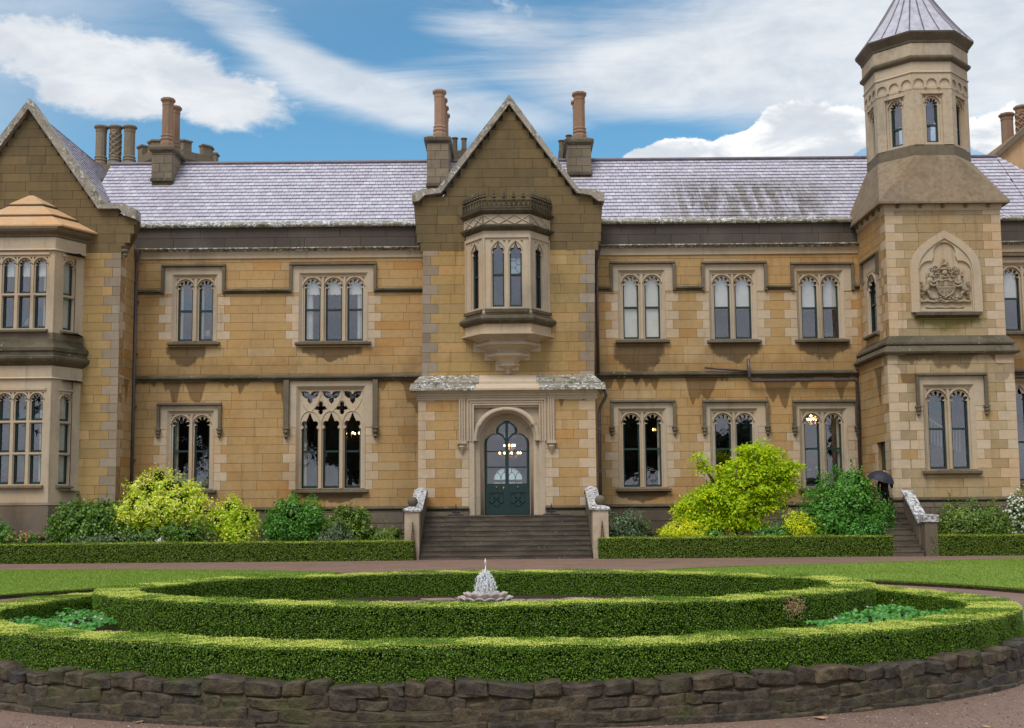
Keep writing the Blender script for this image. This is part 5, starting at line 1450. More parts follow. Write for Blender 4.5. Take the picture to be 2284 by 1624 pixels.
def pot_row():
    D = 49.6; a, b = XX(199, 368, D), XX(298, 368, D); F = FF(D)
    zt = ZZ(250, 366, D)
    mb = MB(F); mb.box(a, b, 0, 1.1, zt - 3, zt); st = part(mb.build('chimney', MAT['stack_stone'])); st['label'] = 'chimney of three pots in a row, the middle one diapered'
    for k, x in enumerate((217, 249, 281)): pot(st, XX(x, 300, D), D + .5, zt - .02, ZZ(x, 281, D + .5) - zt, 16.5 / 2600 * D, 12, 'stack_stone', k == 1)
pot_row()
def small_pots():
    for x0, x1, ys in ((1010, 1036, (303, 309)), (1249, 1270, (309, 302))):
        D = 50.5; zt = ZZ(x0, 357, D)
        mb = MB(); mb.box(XX(x0 - 3, 350, D), XX(x1 + 4, 350, D), D - .3, D + .8, zt - 2, ZZ(x0, 340, D)); st = part(mb.build('chimney', MAT['moulding_stone']))
        for x, y in zip((x0 + 4, x1 - 1), ys): pot(st, XX(x, 330, D), D + (.3 if x < x1 - 5 else .0), ZZ(x0, 341, D), ZZ(x, y, D) - ZZ(x0, 341, D), .16, 8, 'moulding_stone')
    D = 49.9; mb = MB(); mb.box(XX(2236, 330, D), XX(2236, 330, D) + 1.1, D - 1.05, D + 2.5, ZZ(2236, 345, D) - 1.5, ZZ(2236, 320, D)); st = part(mb.build('chimney', MAT['peach_stone'])); st['label'] = 'stack of receding clay pots behind the far gable'
    for k in range(4):
        dd = D + 2.1 - k * 1.0; x = XX(2241, 270, D + 2.1) + .10 + k * .03
        pot(st, x + k * .22, dd, ZZ(2241, 322, D), ZZ(2241, 219, D) - ZZ(2241, 322, D), .36, 8, 'clay_pot', k in (1, 2))
small_pots()
def turret():
    D = 52.5; cx_ = XX(372, 350, D); r = (XX(470, 350, D) - XX(300, 350, D)) / 2 * 1.06; z0, z1, z2 = ZZ(387, 362, D), ZZ(387, 333, D), ZZ(387, 309, D)
    oc = lambda rr, zz: [(cx_ + rr * math.cos(R_(22.5 + 45 * k)), D + r + rr * math.sin(R_(22.5 + 45 * k)), zz) for k in range(8)]
    mb = MB(); mb.rings([oc(r * .92, z0 - 2.5), oc(r * .92, z0), oc(r, z0 + .25), oc(r, z1)]); tr_ = part(mb.build('turret', MAT['stack_stone'])); tr_['label'] = 'battlemented octagonal turret behind the roof ridge'
    for k in range(8):
        p, q = oc(r, 0)[k], oc(r, 0)[(k + 1) % 8]
        for f0, f1 in ((0, .3), (.7, 1.0)):
            F = Frame((p[0], p[1], 0), (p[0] - q[0], p[1] - q[1], 0)) if False else Frame((q[0], q[1], 0), (p[0] - q[0], p[1] - q[1], 0))
            L = math.hypot(p[0] - q[0], p[1] - q[1]); m = MB(F); m.box(L * f0, L * f1, -.28, .0, z1 - .02, z2 - .08); m.box(L * f0 - .03, L * f1 + .03, -.34, .06, z2 - .08, z2)
            up(m, 'merlon', 'stack_stone', tr_)
turret()

# ---- rainwater pipes
def pipe(pts, r=.055, name='downpipe', hopper=None, brackets=()):
    mb = MB(); mb.tube(pts, r, 8); p = part(mb.build(name, MAT['downpipe_paint'], None, True))
    if hopper:
        x, y, z = hopper; h = MB(); h.lathe((x, y, z), [(.06, -.35), (.09, -.28), (.15, -.05), (.17, 0), (.17, .12)], 6); up(h, 'hopper', 'downpipe_paint', p)
    for x, y, z in brackets:
        b = MB(); b.box(x - .11, x + .11, y - .03, y + .06, z - .03, z + .03); up(b, 'bracket', 'downpipe_paint', p)
    return p
xq = XX(295, 800, DW) + .12; pipe([(xq, DW - .12, ZZ(300, 570, DW)), (xq, DW - .12, .2)], .06, hopper=(xq, DW - .14, ZZ(300, 566, DW)), brackets=[(xq, DW - .1, q) for q in (9.6, 7.6, 5.6, 3.6)])
xq = XX(1329, 700, DW) + .05; pipe([(xq, DW - .12, ZZ(1325, 560, DW)), (xq, DW - .12, ZZ(1325, 838, DW))], .055, hopper=(xq, DW - .14, ZZ(1325, 560, DW)))
xq = XX(1338, 950, DP); pipe([(XX(1346, 872, DP), DP - .05, ZZ(1346, 866, DP)), (XX(1352, 878, DP), DP - .02, ZZ(1352, 882, DP)), (xq + .05, DP + .2, ZZ(1340, 906, DP)), (xq, DP + .22, ZZ(1340, 918, DP)), (xq, DP + .22, .2)], .06, brackets=[(xq, DP + .2, q) for q in (4.5, 3.0)])
pl = [P(1572, 820, DW - .16), P(1668, 828, DW - .2)]; yy = DW - .24
pipe([tuple(q) for q in pl] , .042, 'waste_pipe')
a = XX(1670, 830, yy); b = XX(1911, 850, yy)
pipe([(a, yy, ZZ(1670, 800, yy)), (a, yy, ZZ(1670, 842, yy)), (a + .12, yy, ZZ(1670, 849, yy)), (b - .1, yy, ZZ(1670, 849, yy)), (b, yy, ZZ(1670, 853, yy)), (b + .02, yy + .05, ZZ(1670, 858, yy)), (b + .02, yy + .05, .2)], .065)

# ---- chandeliers and lamps seen through the glass
def chandelier(x, y, D, r, n, label, tiers=1, rod=1.2):
    c = P(x, y, D); o = empty('chandelier', c); tag(o, label, 'chandelier')
    inv = Matrix.Translation(c).inverted()
    mb = MB(); mb.tube([(c.x, c.y, c.z - r * .3), (c.x, c.y, c.z + rod)], .02, 5)
    for tt in range(tiers):
        for k in range(n):
            a = 2 * math.pi * k / n + tt * .4; rr = r * (1 - .5 * tt); z = c.z + tt * r * .7
            mb.tube([(c.x, c.y, z - .1), (c.x + rr * .6 * math.cos(a), c.y + rr * .6 * math.sin(a), z - .16), (c.x + rr * math.cos(a), c.y + rr * math.sin(a), z)], .014, 4)
    q = mb.build('frame', MAT['brass'], o); q.matrix_parent_inverse = inv
    for tt in range(tiers):
        for k in range(n):
            a = 2 * math.pi * k / n + tt * .4; rr = r * (1 - .5 * tt); z = c.z + tt * r * .7
            b = MB(); b.ellipsoid((c.x + rr * math.cos(a), c.y + rr * math.sin(a), z + .05), (.036, .036, .05), 8, 5); q = b.build('bulb', MAT['lamp_glow'], o); q.matrix_parent_inverse = inv
chandelier(1137, 1013, 46.2, .42, 9, 'lit brass chandelier in the hall behind the porch door', 2, 1.6)
chandelier(784, 969, 45.6, .30, 5, 'lit chandelier behind the tall traceried window', 1, .5)
chandelier(1814, 938, 44.9, .22, 7, 'lit chandelier behind the rightmost ground floor wing window', 2, .2)
chandelier(1463, 961, 45.2, .10, 2, 'single small lit lamp behind the wing window beside the porch', 1, .25)
# ---- white stair balustrade and table lamps seen through the panes
def inner_stair():
    D = 41.35; q = lambda x, y: tuple(P(x, y, D))
    o = empty('inner_staircase', P(2118, 1046, D)); tag(o, 'white painted curving staircase balustrade behind the tower window', 'staircase'); inv = Matrix.Translation(o.location).inverted()
    top = [(2060, 925), (2080, 940), (2100, 952), (2125, 957), (2165, 960), (2180, 962)]
    bot = [(2060, 978), (2080, 988), (2100, 994), (2125, 1000), (2150, 1012), (2180, 1036)]
    m = MB(); m.tube([q(*v) for v in top], .03, 6); p = m.build('handrail', MAT['white_cloth'], o); p.matrix_parent_inverse = inv
    def at(l, x):
        for (a, b), (c, d) in zip(l, l[1:]):
            if a <= x <= c: return b + (d - b) * (x - a) / (c - a)
    for x in range(2064, 2180, 7):
        m = MB(); m.tube([q(x, at(top, x)), q(x, at(bot, x) + 2)], .013, 5); p = m.build('baluster', MAT['white_cloth'], o); p.matrix_parent_inverse = inv
    m = MB(); F = FF(D)
    pts = [(P(x, y, D).x, P(x, y, D).z) for x, y in bot] + [(P(x, y, D).x, P(x, y, D).z) for x, y in ((2180, 1050), (2150, 1046), (2110, 1032), (2080, 1030), (2060, 1034))]
    m.plate(pts, [], 0, .06, True); p = m.build('string_board', MAT['white_cloth'], o); p.matrix_parent_inverse = inv
inner_stair()
def table_lamp(px, py, D, label):
    c = P(px, py, D); o = empty('table_lamp', c); tag(o, label, 'lamp', 'table lamps in the upper rooms'); inv = Matrix.Translation(c).inverted()
    m = MB(); m.lathe((c.x, c.y, c.z), [(.17, 0), (.07, .26)], 14); p = m.build('lamp_shade', MAT['white_cloth'], o, True); p.matrix_parent_inverse = inv
    m = MB(); m.lathe((c.x, c.y, c.z - .35), [(.08, 0), (.03, .05), (.05, .2), (.02, .36)], 10); p = m.build('base', MAT['brass'], o); p.matrix_parent_inverse = inv
table_lamp(463, 752, DW + .75, 'white shaded lamp in the upper window left of the three light one')
table_lamp(63, 727, DL + .3, 'white shaded lamp in the upper window of the bay')
# ================================================================== garden
def leafmat(name, ramp, trans=.25, rough=.45, spec=.35, bigvar=.35):
    m, t = newmat(name)
    ge = t.node('ShaderNodeNewGeometry')
    col = t.ramp(ge.outputs['Random Per Island'], ramp)
    n = t.noise(ge.outputs['Position'], 1.3, 4, .6)
    col = t.mix(t.math('MULTIPLY', t.step(n, .35, .7), bigvar), col, t.mix(1.0, col, (.62, .72, .55), 'MULTIPLY'))
    b = t.node('ShaderNodeBsdfPrincipled', ins={'Base Color': col, 'Roughness': rough, 'Specular IOR Level': spec})
    tl = t.node('ShaderNodeBsdfTranslucent', ins={'Color': t.mix(1.0, col, (1.25, 1.25, .6), 'MULTIPLY')})
    mx = t.node('ShaderNodeMixShader', ins={0: trans, 1: b.outputs[0], 2: tl.outputs[0]})
    t.node('ShaderNodeOutputMaterial', ins={'Surface': mx.outputs[0]})
    return m
leafmat('box_leaf', [(0, (.055, .135, .006)), (.45, (.105, .225, .009)), (.85, (.175, .315, .013)), (1, (.33, .45, .045))], .28, .45, .35, .3)
leafmat('lit_tip_leaf', [(0, (.44, .52, .05)), (.5, (.60, .66, .10)), (1, (.74, .76, .22))], .25, .42, .45, .15)  # pale new tips, with the sky's brightness on hedge tops put into the colour
leafmat('hedge_leaf', [(0, (.095, .16, .014)), (.5, (.14, .215, .018)), (.85, (.18, .26, .024)), (1, (.23, .31, .04))], .25, .5, .3, .5)
leafmat('dark_leaf', [(0, (.040, .10, .010)), (.5, (.08, .19, .016)), (.85, (.16, .31, .025)), (1, (.28, .43, .04))], .25, .4, .45)
leafmat('green_leaf', [(0, (.045, .16, .018)), (.5, (.085, .27, .026)), (.85, (.14, .38, .04)), (1, (.25, .49, .09))], .28, .42, .4)
leafmat('azalea_leaf', [(0, (.05, .095, .035)), (.5, (.095, .16, .06)), (.85, (.17, .24, .12)), (1, (.36, .40, .28))], .2, .4, .5)
leafmat('maple_leaf', [(0, (.20, .38, .010)), (.3, (.38, .58, .012)), (.65, (.60, .72, .014)), (.92, (.74, .78, .018)), (1, (.68, .52, .04))], .45, .5, .3, .25)
leafmat('gold_leaf', [(0, (.40, .52, .015)), (.4, (.66, .72, .018)), (.8, (.82, .82, .022)), (1, (.88, .86, .10))], .35, .5, .3, .2)
leafmat('cream_leaf', [(0, (.22, .44, .02)), (.25, (.46, .66, .025)), (.50, (.76, .80, .04)), (.72, (.90, .86, .14)), (1, (.95, .92, .50))], .35, .5, .3, .15)
leafmat('lime_leaf', [(0, (.24, .44, .02)), (.5, (.54, .70, .025)), (.8, (.78, .82, .035)), (1, (.90, .88, .30))], .35, .5, .3, .15)
leafmat('ground_leaf', [(0, (.045, .20, .03)), (.5, (.09, .33, .05)), (1, (.17, .46, .10))], .3, .45, .4, .2)
leafmat('olive_leaf', [(0, (.055, .13, .012)), (.5, (.115, .22, .022)), (.8, (.21, .31, .035)), (1, (.36, .40, .07))], .25, .4, .45)
leafmat('far_leaf', [(0, (.015, .03, .012)), (1, (.035, .06, .02))], .1, .6, .2)
leafmat('white_petal', [(0, (.72, .72, .74)), (1, (.85, .84, .84))], .2, .6, .2, 0)
leafmat('pink_petal', [(0, (.60, .16, .12)), (1, (.75, .30, .22))], .2, .6, .2, 0)
leafmat('lilac_petal', [(0, (.45, .30, .50)), (1, (.60, .48, .62))], .2, .6, .2, 0)
leafmat('grass_blade', [(0, (.125, .215, .022)), (.6, (.175, .275, .03)), (1, (.24, .33, .06))], .25, .6, .2, .2)
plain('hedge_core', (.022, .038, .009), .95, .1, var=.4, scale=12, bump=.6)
plain('bark', (.045, .033, .024), .9, .2, var=.3, scale=14, bump=.5)
plain('soil', (.045, .032, .022), .95, .1, var=.4, scale=9, bump=.8)
m_, t = newmat('lawn')
pos = t.pos(); n1 = t.noise(pos, .35, 5, .6); n2 = t.noise(pos, 40, 4, .7); n3 = t.noise(pos, 3.0, 5, .6)
col = t.mix(t.step(n1, .35, .65), (.150, .240, .034), (.215, .295, .055))
col = t.mix(t.math('MULTIPLY', t.step(n3, .4, .7), .4), col, (.23, .33, .055)); col = t.mix(t.math('MULTIPLY', t.step(n2, .4, .7), .35), col, (.09, .19, .018))
finish(t, col, .85, t.bump(n2, .8, .03), .2)
m_, t = newmat('gravel')
pos = t.pos(); n1 = t.noise(pos, .6, 5, .6); n2 = t.noise(pos, 26, 6, .75); n3 = t.noise(t.mapping(pos, (1, .35, 1)), 1.7, 4, .6)
vo = t.node('ShaderNodeTexVoronoi', ins={'Vector': pos, 'Scale': 55.0}); vc = t.xyz(vo.outputs['Color'])[0]
col = t.mix(t.step(n1, .3, .7), (.185, .112, .082), (.235, .146, .108))
col = t.mix(t.math('MULTIPLY', t.step(vc, .55, .95), .45), col, (.30, .235, .20)); col = t.mix(t.math('MULTIPLY', t.step(n2, .5, .75), .6), col, (.070, .045, .038))
col = t.mix(t.math('MULTIPLY', t.step(n3, .5, .75), .35), col, (.09, .06, .05))
finish(t, col, t.math('MULTIPLY_ADD', n3, .35, .45), t.bump(t.math('ADD', n2, t.math('MULTIPLY', vo.outputs['Distance'], .6)), .7, .025), .35)
m_, t = newmat('rubble_stone')
oi = t.node('ShaderNodeObjectInfo'); pos = t.pos(); n1 = t.noise(pos, 9, 7, .7); n2 = t.noise(pos, 2.2, 5, .6); x, y, z = t.xyz(pos)
col = t.ramp(oi.outputs['Random'], [(0, (.046, .040, .034)), (.3, (.078, .060, .040)), (.5, (.054, .046, .038)), (.75, (.098, .074, .044)), (1, (.062, .053, .040))])
col = t.mix(t.step(n1, .35, .7), t.mix(1.0, col, (.45, .43, .42), 'MULTIPLY'), t.mix(1.0, col, (1.5, 1.42, 1.35), 'MULTIPLY'))
col = t.mix(t.math('MULTIPLY', t.step(n2, .50, .66), .55), col, (.075, .078, .018))
finish(t, col, .62, t.bump(n1, .9, .04), .4)
m_, t = newmat('rubble_base')
pos = t.pos(); n1 = t.noise(pos, 7, 7, .7); n2 = t.noise(pos, 1.6, 5, .62); n3 = t.noise(t.mapping(pos, (1, 1, 6)), 3, 5, .6)
col = t.mix(t.step(n2, .38, .62), (.070, .054, .030), (.042, .034, .023)); col = t.mix(t.math('MULTIPLY', t.step(n1, .48, .72), .55), col, (.165, .128, .075))
col = t.mix(t.math('MULTIPLY', t.step(n3, .52, .68), .6), col, (.050, .050, .016))
x, y, z = t.xyz(pos); cz = t.math('ADD', z, t.math('MULTIPLY', t.noise(pos, 2.0, 4, .6), .05))
crk = t.math('MULTIPLY', t.step(t.math('ABSOLUTE', t.math('SUBTRACT', cz, .085)), .006, .002), t.step(t.noise(pos, .8, 2, .5), .42, .5))
col = t.mix(t.math('MULTIPLY', crk, .85), col, (.02, .017, .012))
finish(t, col, .8, t.bump(t.math('SUBTRACT', n1, t.math('MULTIPLY', crk, 2.0)), .8, .03), .3)
m_, t = newmat('wet_step')
pos = t.pos(); oi = t.node('ShaderNodeObjectInfo'); n1 = t.noise(pos, 11, 6, .72); n2 = t.noise(t.mapping(pos, (.8, 1, 3)), 1.4, 5, .65)
col = t.mix(t.step(n2, .35, .7), (.062, .048, .034), (.135, .105, .074)); col = t.mix(t.step(n1, .62, .70), col, (.40, .37, .32)); col = t.mix(t.math('MULTIPLY', t.step(n2, .62, .75), .5), col, (.05, .052, .022))
finish(t, col, .34, t.bump(n1, .5, .02), .5)
m_, t = newmat('pale_lichen')
pos = t.pos(); n1 = t.noise(pos, 9, 6, .72, .5); n2 = t.noise(pos, 1.9, 3, .6)
col = t.mix(t.step(n1, .40, .55), (.11, .10, .09), (.58, .58, .60))
finish(t, col, .6, t.bump(n1, .6, .03), .35)
plain('scallop_stone', (.40, .34, .31), .6, .4, var=.25, scale=9, bump=.3)
plain('pool_coping', (.24, .175, .13), .7, .4, var=.3, scale=5, bump=.3)
plain('umbrella_cloth', (.018, .020, .035), .6, .35, var=.2, scale=8)
plain('dark_suit', (.012, .012, .018), .8, .2, var=.2, scale=10)
plain('skin', (.55, .34, .25), .55, .3)
plain('hair', (.03, .02, .015), .6, .3)
plain('pond_water', (.02, .035, .03), .06, .6)
m_, t = newmat('white_water')
b = t.node('ShaderNodeBsdfPrincipled', ins={'Base Color': (.97, .98, 1.0), 'Roughness': .12, 'Specular IOR Level': .8})
b2 = t.node('ShaderNodeBsdfTranslucent', ins={'Color': (.97, .98, 1.0)})
t.node('ShaderNodeOutputMaterial', ins={'Surface': t.node('ShaderNodeMixShader', ins={0: .5, 1: b.outputs[0], 2: b2.outputs[0]}).outputs[0]})

# ---- ground
mb = MB(); mb.quad((-500, -300, 0), (500, -300, 0), (500, 700, 0), (-500, 700, 0))
tag(mb.build('ground', MAT['gravel']), 'reddish brown gravel forecourt round the hedged bed', 'ground', kind='structure')
def sheet(name, pts, z, th, mat, side, label, cat):
    """level sheet with an upright edge"""
    mb = MB(); n = len(pts); top = [mb.pt(x, y, z) for x, y in pts]
    for tr_ in tessellate_polygon([[Vector((x, y, 0)) for x, y in pts]]): mb.f.append([top[k] for k in tr_])
    o = mb.build(name, MAT[mat]); tag(o, label, cat, kind='structure')
    sb = MB(); a = [sb.pt(x, y, z) for x, y in pts]; b = [sb.pt(x, y, z - th) for x, y in pts]
    for k in range(n): sb.f.append([a[k], a[(k + 1) % n], b[(k + 1) % n], b[k]])
    sb.build('turf_edge', MAT[side], o)
    return o
LZ = .075
lawnL = [tuple(G(x, y, LZ).xy) for x, y in ((-260, 1278), (0, 1273), (300, 1271.5), (600, 1274), (720, 1277), (757, 1280), (700, 1283), (600, 1287), (400, 1299), (200, 1314), (0, 1328), (-260, 1350))]
lawnR = [tuple(G(x, y, LZ).xy) for x, y in ((1456, 1277), (1490, 1271), (1600, 1266), (1750, 1261), (2284, 1246), (2560, 1240), (2560, 1336), (2284, 1315), (2150, 1305), (2000, 1297), (1800, 1288), (1600, 1281))]
def smooth(pts):
    out = []
    n = len(pts)
    for i in range(n):
        p0, p1, p2, p3 = (np.array(pts[(i + k - 1) % n]) for k in range(4))
        for s in range(4):
            q = s / 4; out.append(tuple(.5 * (2 * p1 + (p2 - p0) * q + (2 * p0 - 5 * p1 + 4 * p2 - p3) * q * q + (3 * p1 - p0 - 3 * p2 + p3) * q ** 3)))
    return out
lawnL, lawnR = smooth(lawnL), smooth(lawnR)
LL = sheet('lawn', lawnL, LZ, .09, 'lawn', 'soil', 'clipped green lawn between the shrub bed and the fountain bed, left of the steps', 'lawn')
LR = sheet('lawn', lawnR, LZ, .09, 'lawn', 'soil', 'clipped green lawn between the shrub bed and the fountain bed, right of the steps', 'lawn')
def inside(poly, P_):
    x, y = P_[:, 0], P_[:, 1]; r = np.zeros(len(P_), bool); n = len(poly)
    for i in range(n):
        (x1, y1), (x2, y2) = poly[i], poly[(i + 1) % n]
        c = ((y1 > y) != (y2 > y)) & (x < (x2 - x1) * (y - y1) / (y2 - y1 + 1e-12) + x1); r ^= c
    return r
rg = np.random.default_rng(5)
Cs = []
for poly, n_ in ((lawnL, 60000), (lawnR, 60000)):
    a = np.array(poly); lo, hi = a.min(0), a.max(0); lo[0] = max(lo[0], -17); hi[0] = min(hi[0], 18)
    p = rg.uniform(lo, hi, (n_, 2)); p = p[inside(poly, p)]; Cs.append(np.c_[p, np.full(len(p), LZ + .012)])
    e = [np.array(poly[i]) + (np.array(poly[(i + 1) % len(poly)]) - np.array(poly[i])) * rg.uniform(0, 1, (260, 1)) for i in range(len(poly))]
    e = np.concatenate(e); e = e[(np.abs(e[:, 0]) < 18)]; Cs.append(np.c_[e, np.full(len(e), LZ + .0)])
Cs = np.concatenate(Cs)
gr = leaves('grass', Cs, np.tile([0, -1.0, .3], (len(Cs), 1)), .055, MAT['grass_blade'], None, .25, .5, -3.0, 6)
tag(gr, 'short mown grass standing on both lawns', 'grass', kind='stuff')
# shrub bed along the house
GB = [(-30, 38.9), (-3.75, 38.9), (-3.75, 43.6), (-30, 43.6)]
sheet('garden_bed', GB, .10, .1, 'soil', 'soil', 'dark soil bed under the shrubs left of the entrance steps', 'garden bed')
sheet('garden_bed', [(3.4, 38.9), (11.9, 38.9), (11.9, 43.6), (3.4, 43.6)], .10, .1, 'soil', 'soil', 'dark soil bed under the shrubs between the steps and the tower', 'garden bed')
sheet('garden_bed', [(14.4, 38.9), (30, 38.9), (30, 40.3), (14.4, 40.3)], .10, .1, 'soil', 'soil', 'dark soil bed in front of the tower', 'garden bed')

# ---- hedges
def hedge(name, label, path, closed, w, h, z0, size, dens, core_res, seed, leaf='box_leaf', group=None, cat='hedge', bulge=.05, caps=True, tips=0):
    """clipped hedge swept along a plan path: dark twiggy core with leaf faces over its whole surface"""
    rg = np.random.default_rng(seed); path = np.array(path, float)
    if closed: path = np.vstack([path, path[:1]])
    seg = np.diff(path, axis=0); ln = np.hypot(seg[:, 0], seg[:, 1]); cum = np.r_[0, np.cumsum(ln)]; T = cum[-1]
    def at(s):
        i = np.clip(np.searchsorted(cum, s, 'right') - 1, 0, len(ln) - 1); f = ((s - cum[i]) / ln[i])[:, None]
        p = path[i] + seg[i] * f
        # smoothed tangent
        ds = .15; sa, sb = np.clip(s - ds, 0, T), np.clip(s + ds, 0, T)
        ia = np.clip(np.searchsorted(cum, sa, 'right') - 1, 0, len(ln) - 1); ib = np.clip(np.searchsorted(cum, sb, 'right') - 1, 0, len(ln) - 1)
        pa = path[ia] + seg[ia] * ((sa - cum[ia]) / ln[ia])[:, None]; pb = path[ib] + seg[ib] * ((sb - cum[ib]) / ln[ib])[:, None]
        tg = pb - pa; tg /= np.linalg.norm(tg, axis=1, keepdims=True) + 1e-9
        return p, np.c_[tg[:, 1], -tg[:, 0]]
    per = 2 * h + w
    def sect(q):
        """perimeter coordinate -> lateral offset, height, normal (rounded shoulders)"""
        r = .028
        off = np.where(q < h, w / 2, np.where(q > h + w, -w / 2, w / 2 - (q - h)))
        hz = np.where(q < h, q, np.where(q > h + w, per - q, h))
        nl = np.where(q < h, 1.0, np.where(q > h + w, -1.0, 0.0)); nz = np.where((q >= h) & (q <= h + w), 1.0, 0.0)
        e1 = np.clip(1 - np.abs(q - h) / r, 0, 1); e2 = np.clip(1 - np.abs(q - h - w) / r, 0, 1)
        nl = nl + e1 * .8 - e2 * .8; nz = nz + (e1 + e2) * .8
        off = off - e1 * .008 + e2 * .008; hz = hz - (e1 + e2) * .008
        return off, hz, nl, nz
    root = empty(name, (float(path[:, 0].mean()), float(path[:, 1].mean()), z0)); tag(root, label, cat, group)
    inv = Matrix.Translation(root.location).inverted()
    # core
    ns = max(8, int(T / core_res)); s = np.linspace(0, T, ns + 1); p, nn = at(s)
    qs = np.array([0, h * .33, h * .66, h - .02, h + .03, h + w * .33, h + w * .66, h + w - .03, h + w + .02, h + w + h * .33, h + w + h * .66, per])
    mbv = []; 
    for q in qs:
        off, hz, nl, nz = (np.full(ns + 1, v) for v in sect(np.array([q])))
        jit = rg.normal(0, .010, ns + 1) - .055
        off = off + nl * jit; hz = hz + nz * jit
        mbv.append(np.c_[p + nn * off[:, None], z0 + hz])
    V = np.stack(mbv, 1); m = len(qs)
    idx = np.arange((ns + 1) * m).reshape(ns + 1, m); f = []
    for i in range(ns):
        for k in range(m - 1): f.append((idx[i, k], idx[i + 1, k], idx[i + 1, k + 1], idx[i, k + 1]))
    if not closed: f += [tuple(idx[0][::-1]), tuple(idx[-1])]
    me = bpy.data.meshes.new('dark_core'); me.from_pydata(V.reshape(-1, 3).tolist(), [], [tuple(int(k) for k in q) for q in f]); me.update()
    o = link('dark_core', me, root, MAT['hedge_core']); o.matrix_parent_inverse = inv
    n_ = int(T * per * dens)
    s = rg.uniform(0, T, n_); q = rg.uniform(0, per, n_); p, nn = at(s); off, hz, nl, nz = sect(q)
    wob = .5 * (np.sin(s * 5.1 + q * 3) + np.sin(s * 11.7 + 1.3 * q * 9) * .6 + np.sin(s * 2.3 + 4)) * bulge * .35 + .010 * np.sin(s * 1.37 + 2 * np.sin(s * .61)) + .008 * np.sin(s * 3.9 + q * 4.2)
    dep = wob + rg.normal(0, size * .35, n_) + (rg.uniform(0, 1, n_) > .97) * rg.uniform(0, size * 1.4, n_)
    off = off + nl * dep; hz = np.maximum(hz + nz * dep, .01)
    C = np.c_[p + nn * off[:, None], z0 + hz]; N = np.c_[nn * nl[:, None], nz + .25]
    if not closed and caps:
        for e, sg in ((0.0, -1), (T, 1)):
            k = int(w * h * dens); pp, n2 = at(np.full(k, e)); lat = rg.uniform(-w / 2, w / 2, k); tg = np.c_[-n2[:, 1], n2[:, 0]] * sg
            C = np.vstack([C, np.c_[pp + n2 * lat[:, None] + tg * rg.normal(0, size * .3, (k, 1)), z0 + rg.uniform(0, h, k)]]); N = np.vstack([N, np.c_[tg, np.full(k, .25)]])
    o = leaves('foliage', C, N, size, MAT[leaf], root, .62, .55, 0, seed + 1); o.matrix_parent_inverse = inv
    if tips:      # young growth on the clipped top, paler with painted sky light
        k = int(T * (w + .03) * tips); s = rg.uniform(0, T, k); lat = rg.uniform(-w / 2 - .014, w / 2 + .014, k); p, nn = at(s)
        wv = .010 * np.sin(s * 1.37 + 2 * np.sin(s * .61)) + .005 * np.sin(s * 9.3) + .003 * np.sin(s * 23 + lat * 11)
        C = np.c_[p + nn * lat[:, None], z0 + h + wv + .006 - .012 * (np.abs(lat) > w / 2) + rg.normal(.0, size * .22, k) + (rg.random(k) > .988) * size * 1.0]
        o = leaves('lit_top_growth', C, np.tile([0, -.12, 1.0], (k, 1)), size * .9, MAT['lit_tip_leaf'], root, .6, .32, 0, seed + 2); o.matrix_parent_inverse = inv
    return root
CXB = XX(1085, 1320, 15.5)
def ell(a, b, cy, t0=0, t1=2 * math.pi, n=140, cx=CXB): return [(cx + a * math.cos(t0 + (t1 - t0) * i / n), cy + b * math.sin(t0 + (t1 - t0) * i / n)) for i in range(n + 1)]
IN_A, IN_B, IN_C = 5.02 - .26, 3.36 - .26, 15.5
inner = ell(IN_A, IN_B, IN_C)[:-1]
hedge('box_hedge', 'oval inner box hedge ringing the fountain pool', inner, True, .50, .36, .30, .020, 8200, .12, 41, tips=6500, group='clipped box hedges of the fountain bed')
OA, OB, OC = 5.88 - .26, 4.37 - .26, 13.52
t0 = math.pi * .5 + math.acos(min(1, (15.75 - OC) / OB)); t0 = math.asin((15.8 - OC) / OB)
outer = ell(OA, OB, OC, math.pi - t0, 2 * math.pi + t0, 170)
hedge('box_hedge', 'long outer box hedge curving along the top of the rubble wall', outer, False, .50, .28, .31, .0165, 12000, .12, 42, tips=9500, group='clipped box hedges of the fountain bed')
# dead brown patch in the face of the inner hedge, and sparse shoots that the shears missed
def hedge_patch():
    g = P(1772, 1352, 12.75); rg = np.random.default_rng(4); n = 420
    C = np.array(g) + rg.normal(0, 1, (n, 3)) * [.055, .05, .055]; o = leaves('withered_patch', C, np.tile([.2, -1.0, .3], (n, 1)), .022, MAT['withered_leaf'], bpy.data.objects['box_hedge'], .5, .7, 0, 5)
    o.matrix_parent_inverse = Matrix.Translation(bpy.data.objects['box_hedge'].location).inverted()
leafmat('withered_leaf', [(0, (.22, .12, .06)), (.6, (.38, .24, .14)), (1, (.50, .36, .24))], .15, .7, .2, .1)
hedge_patch()
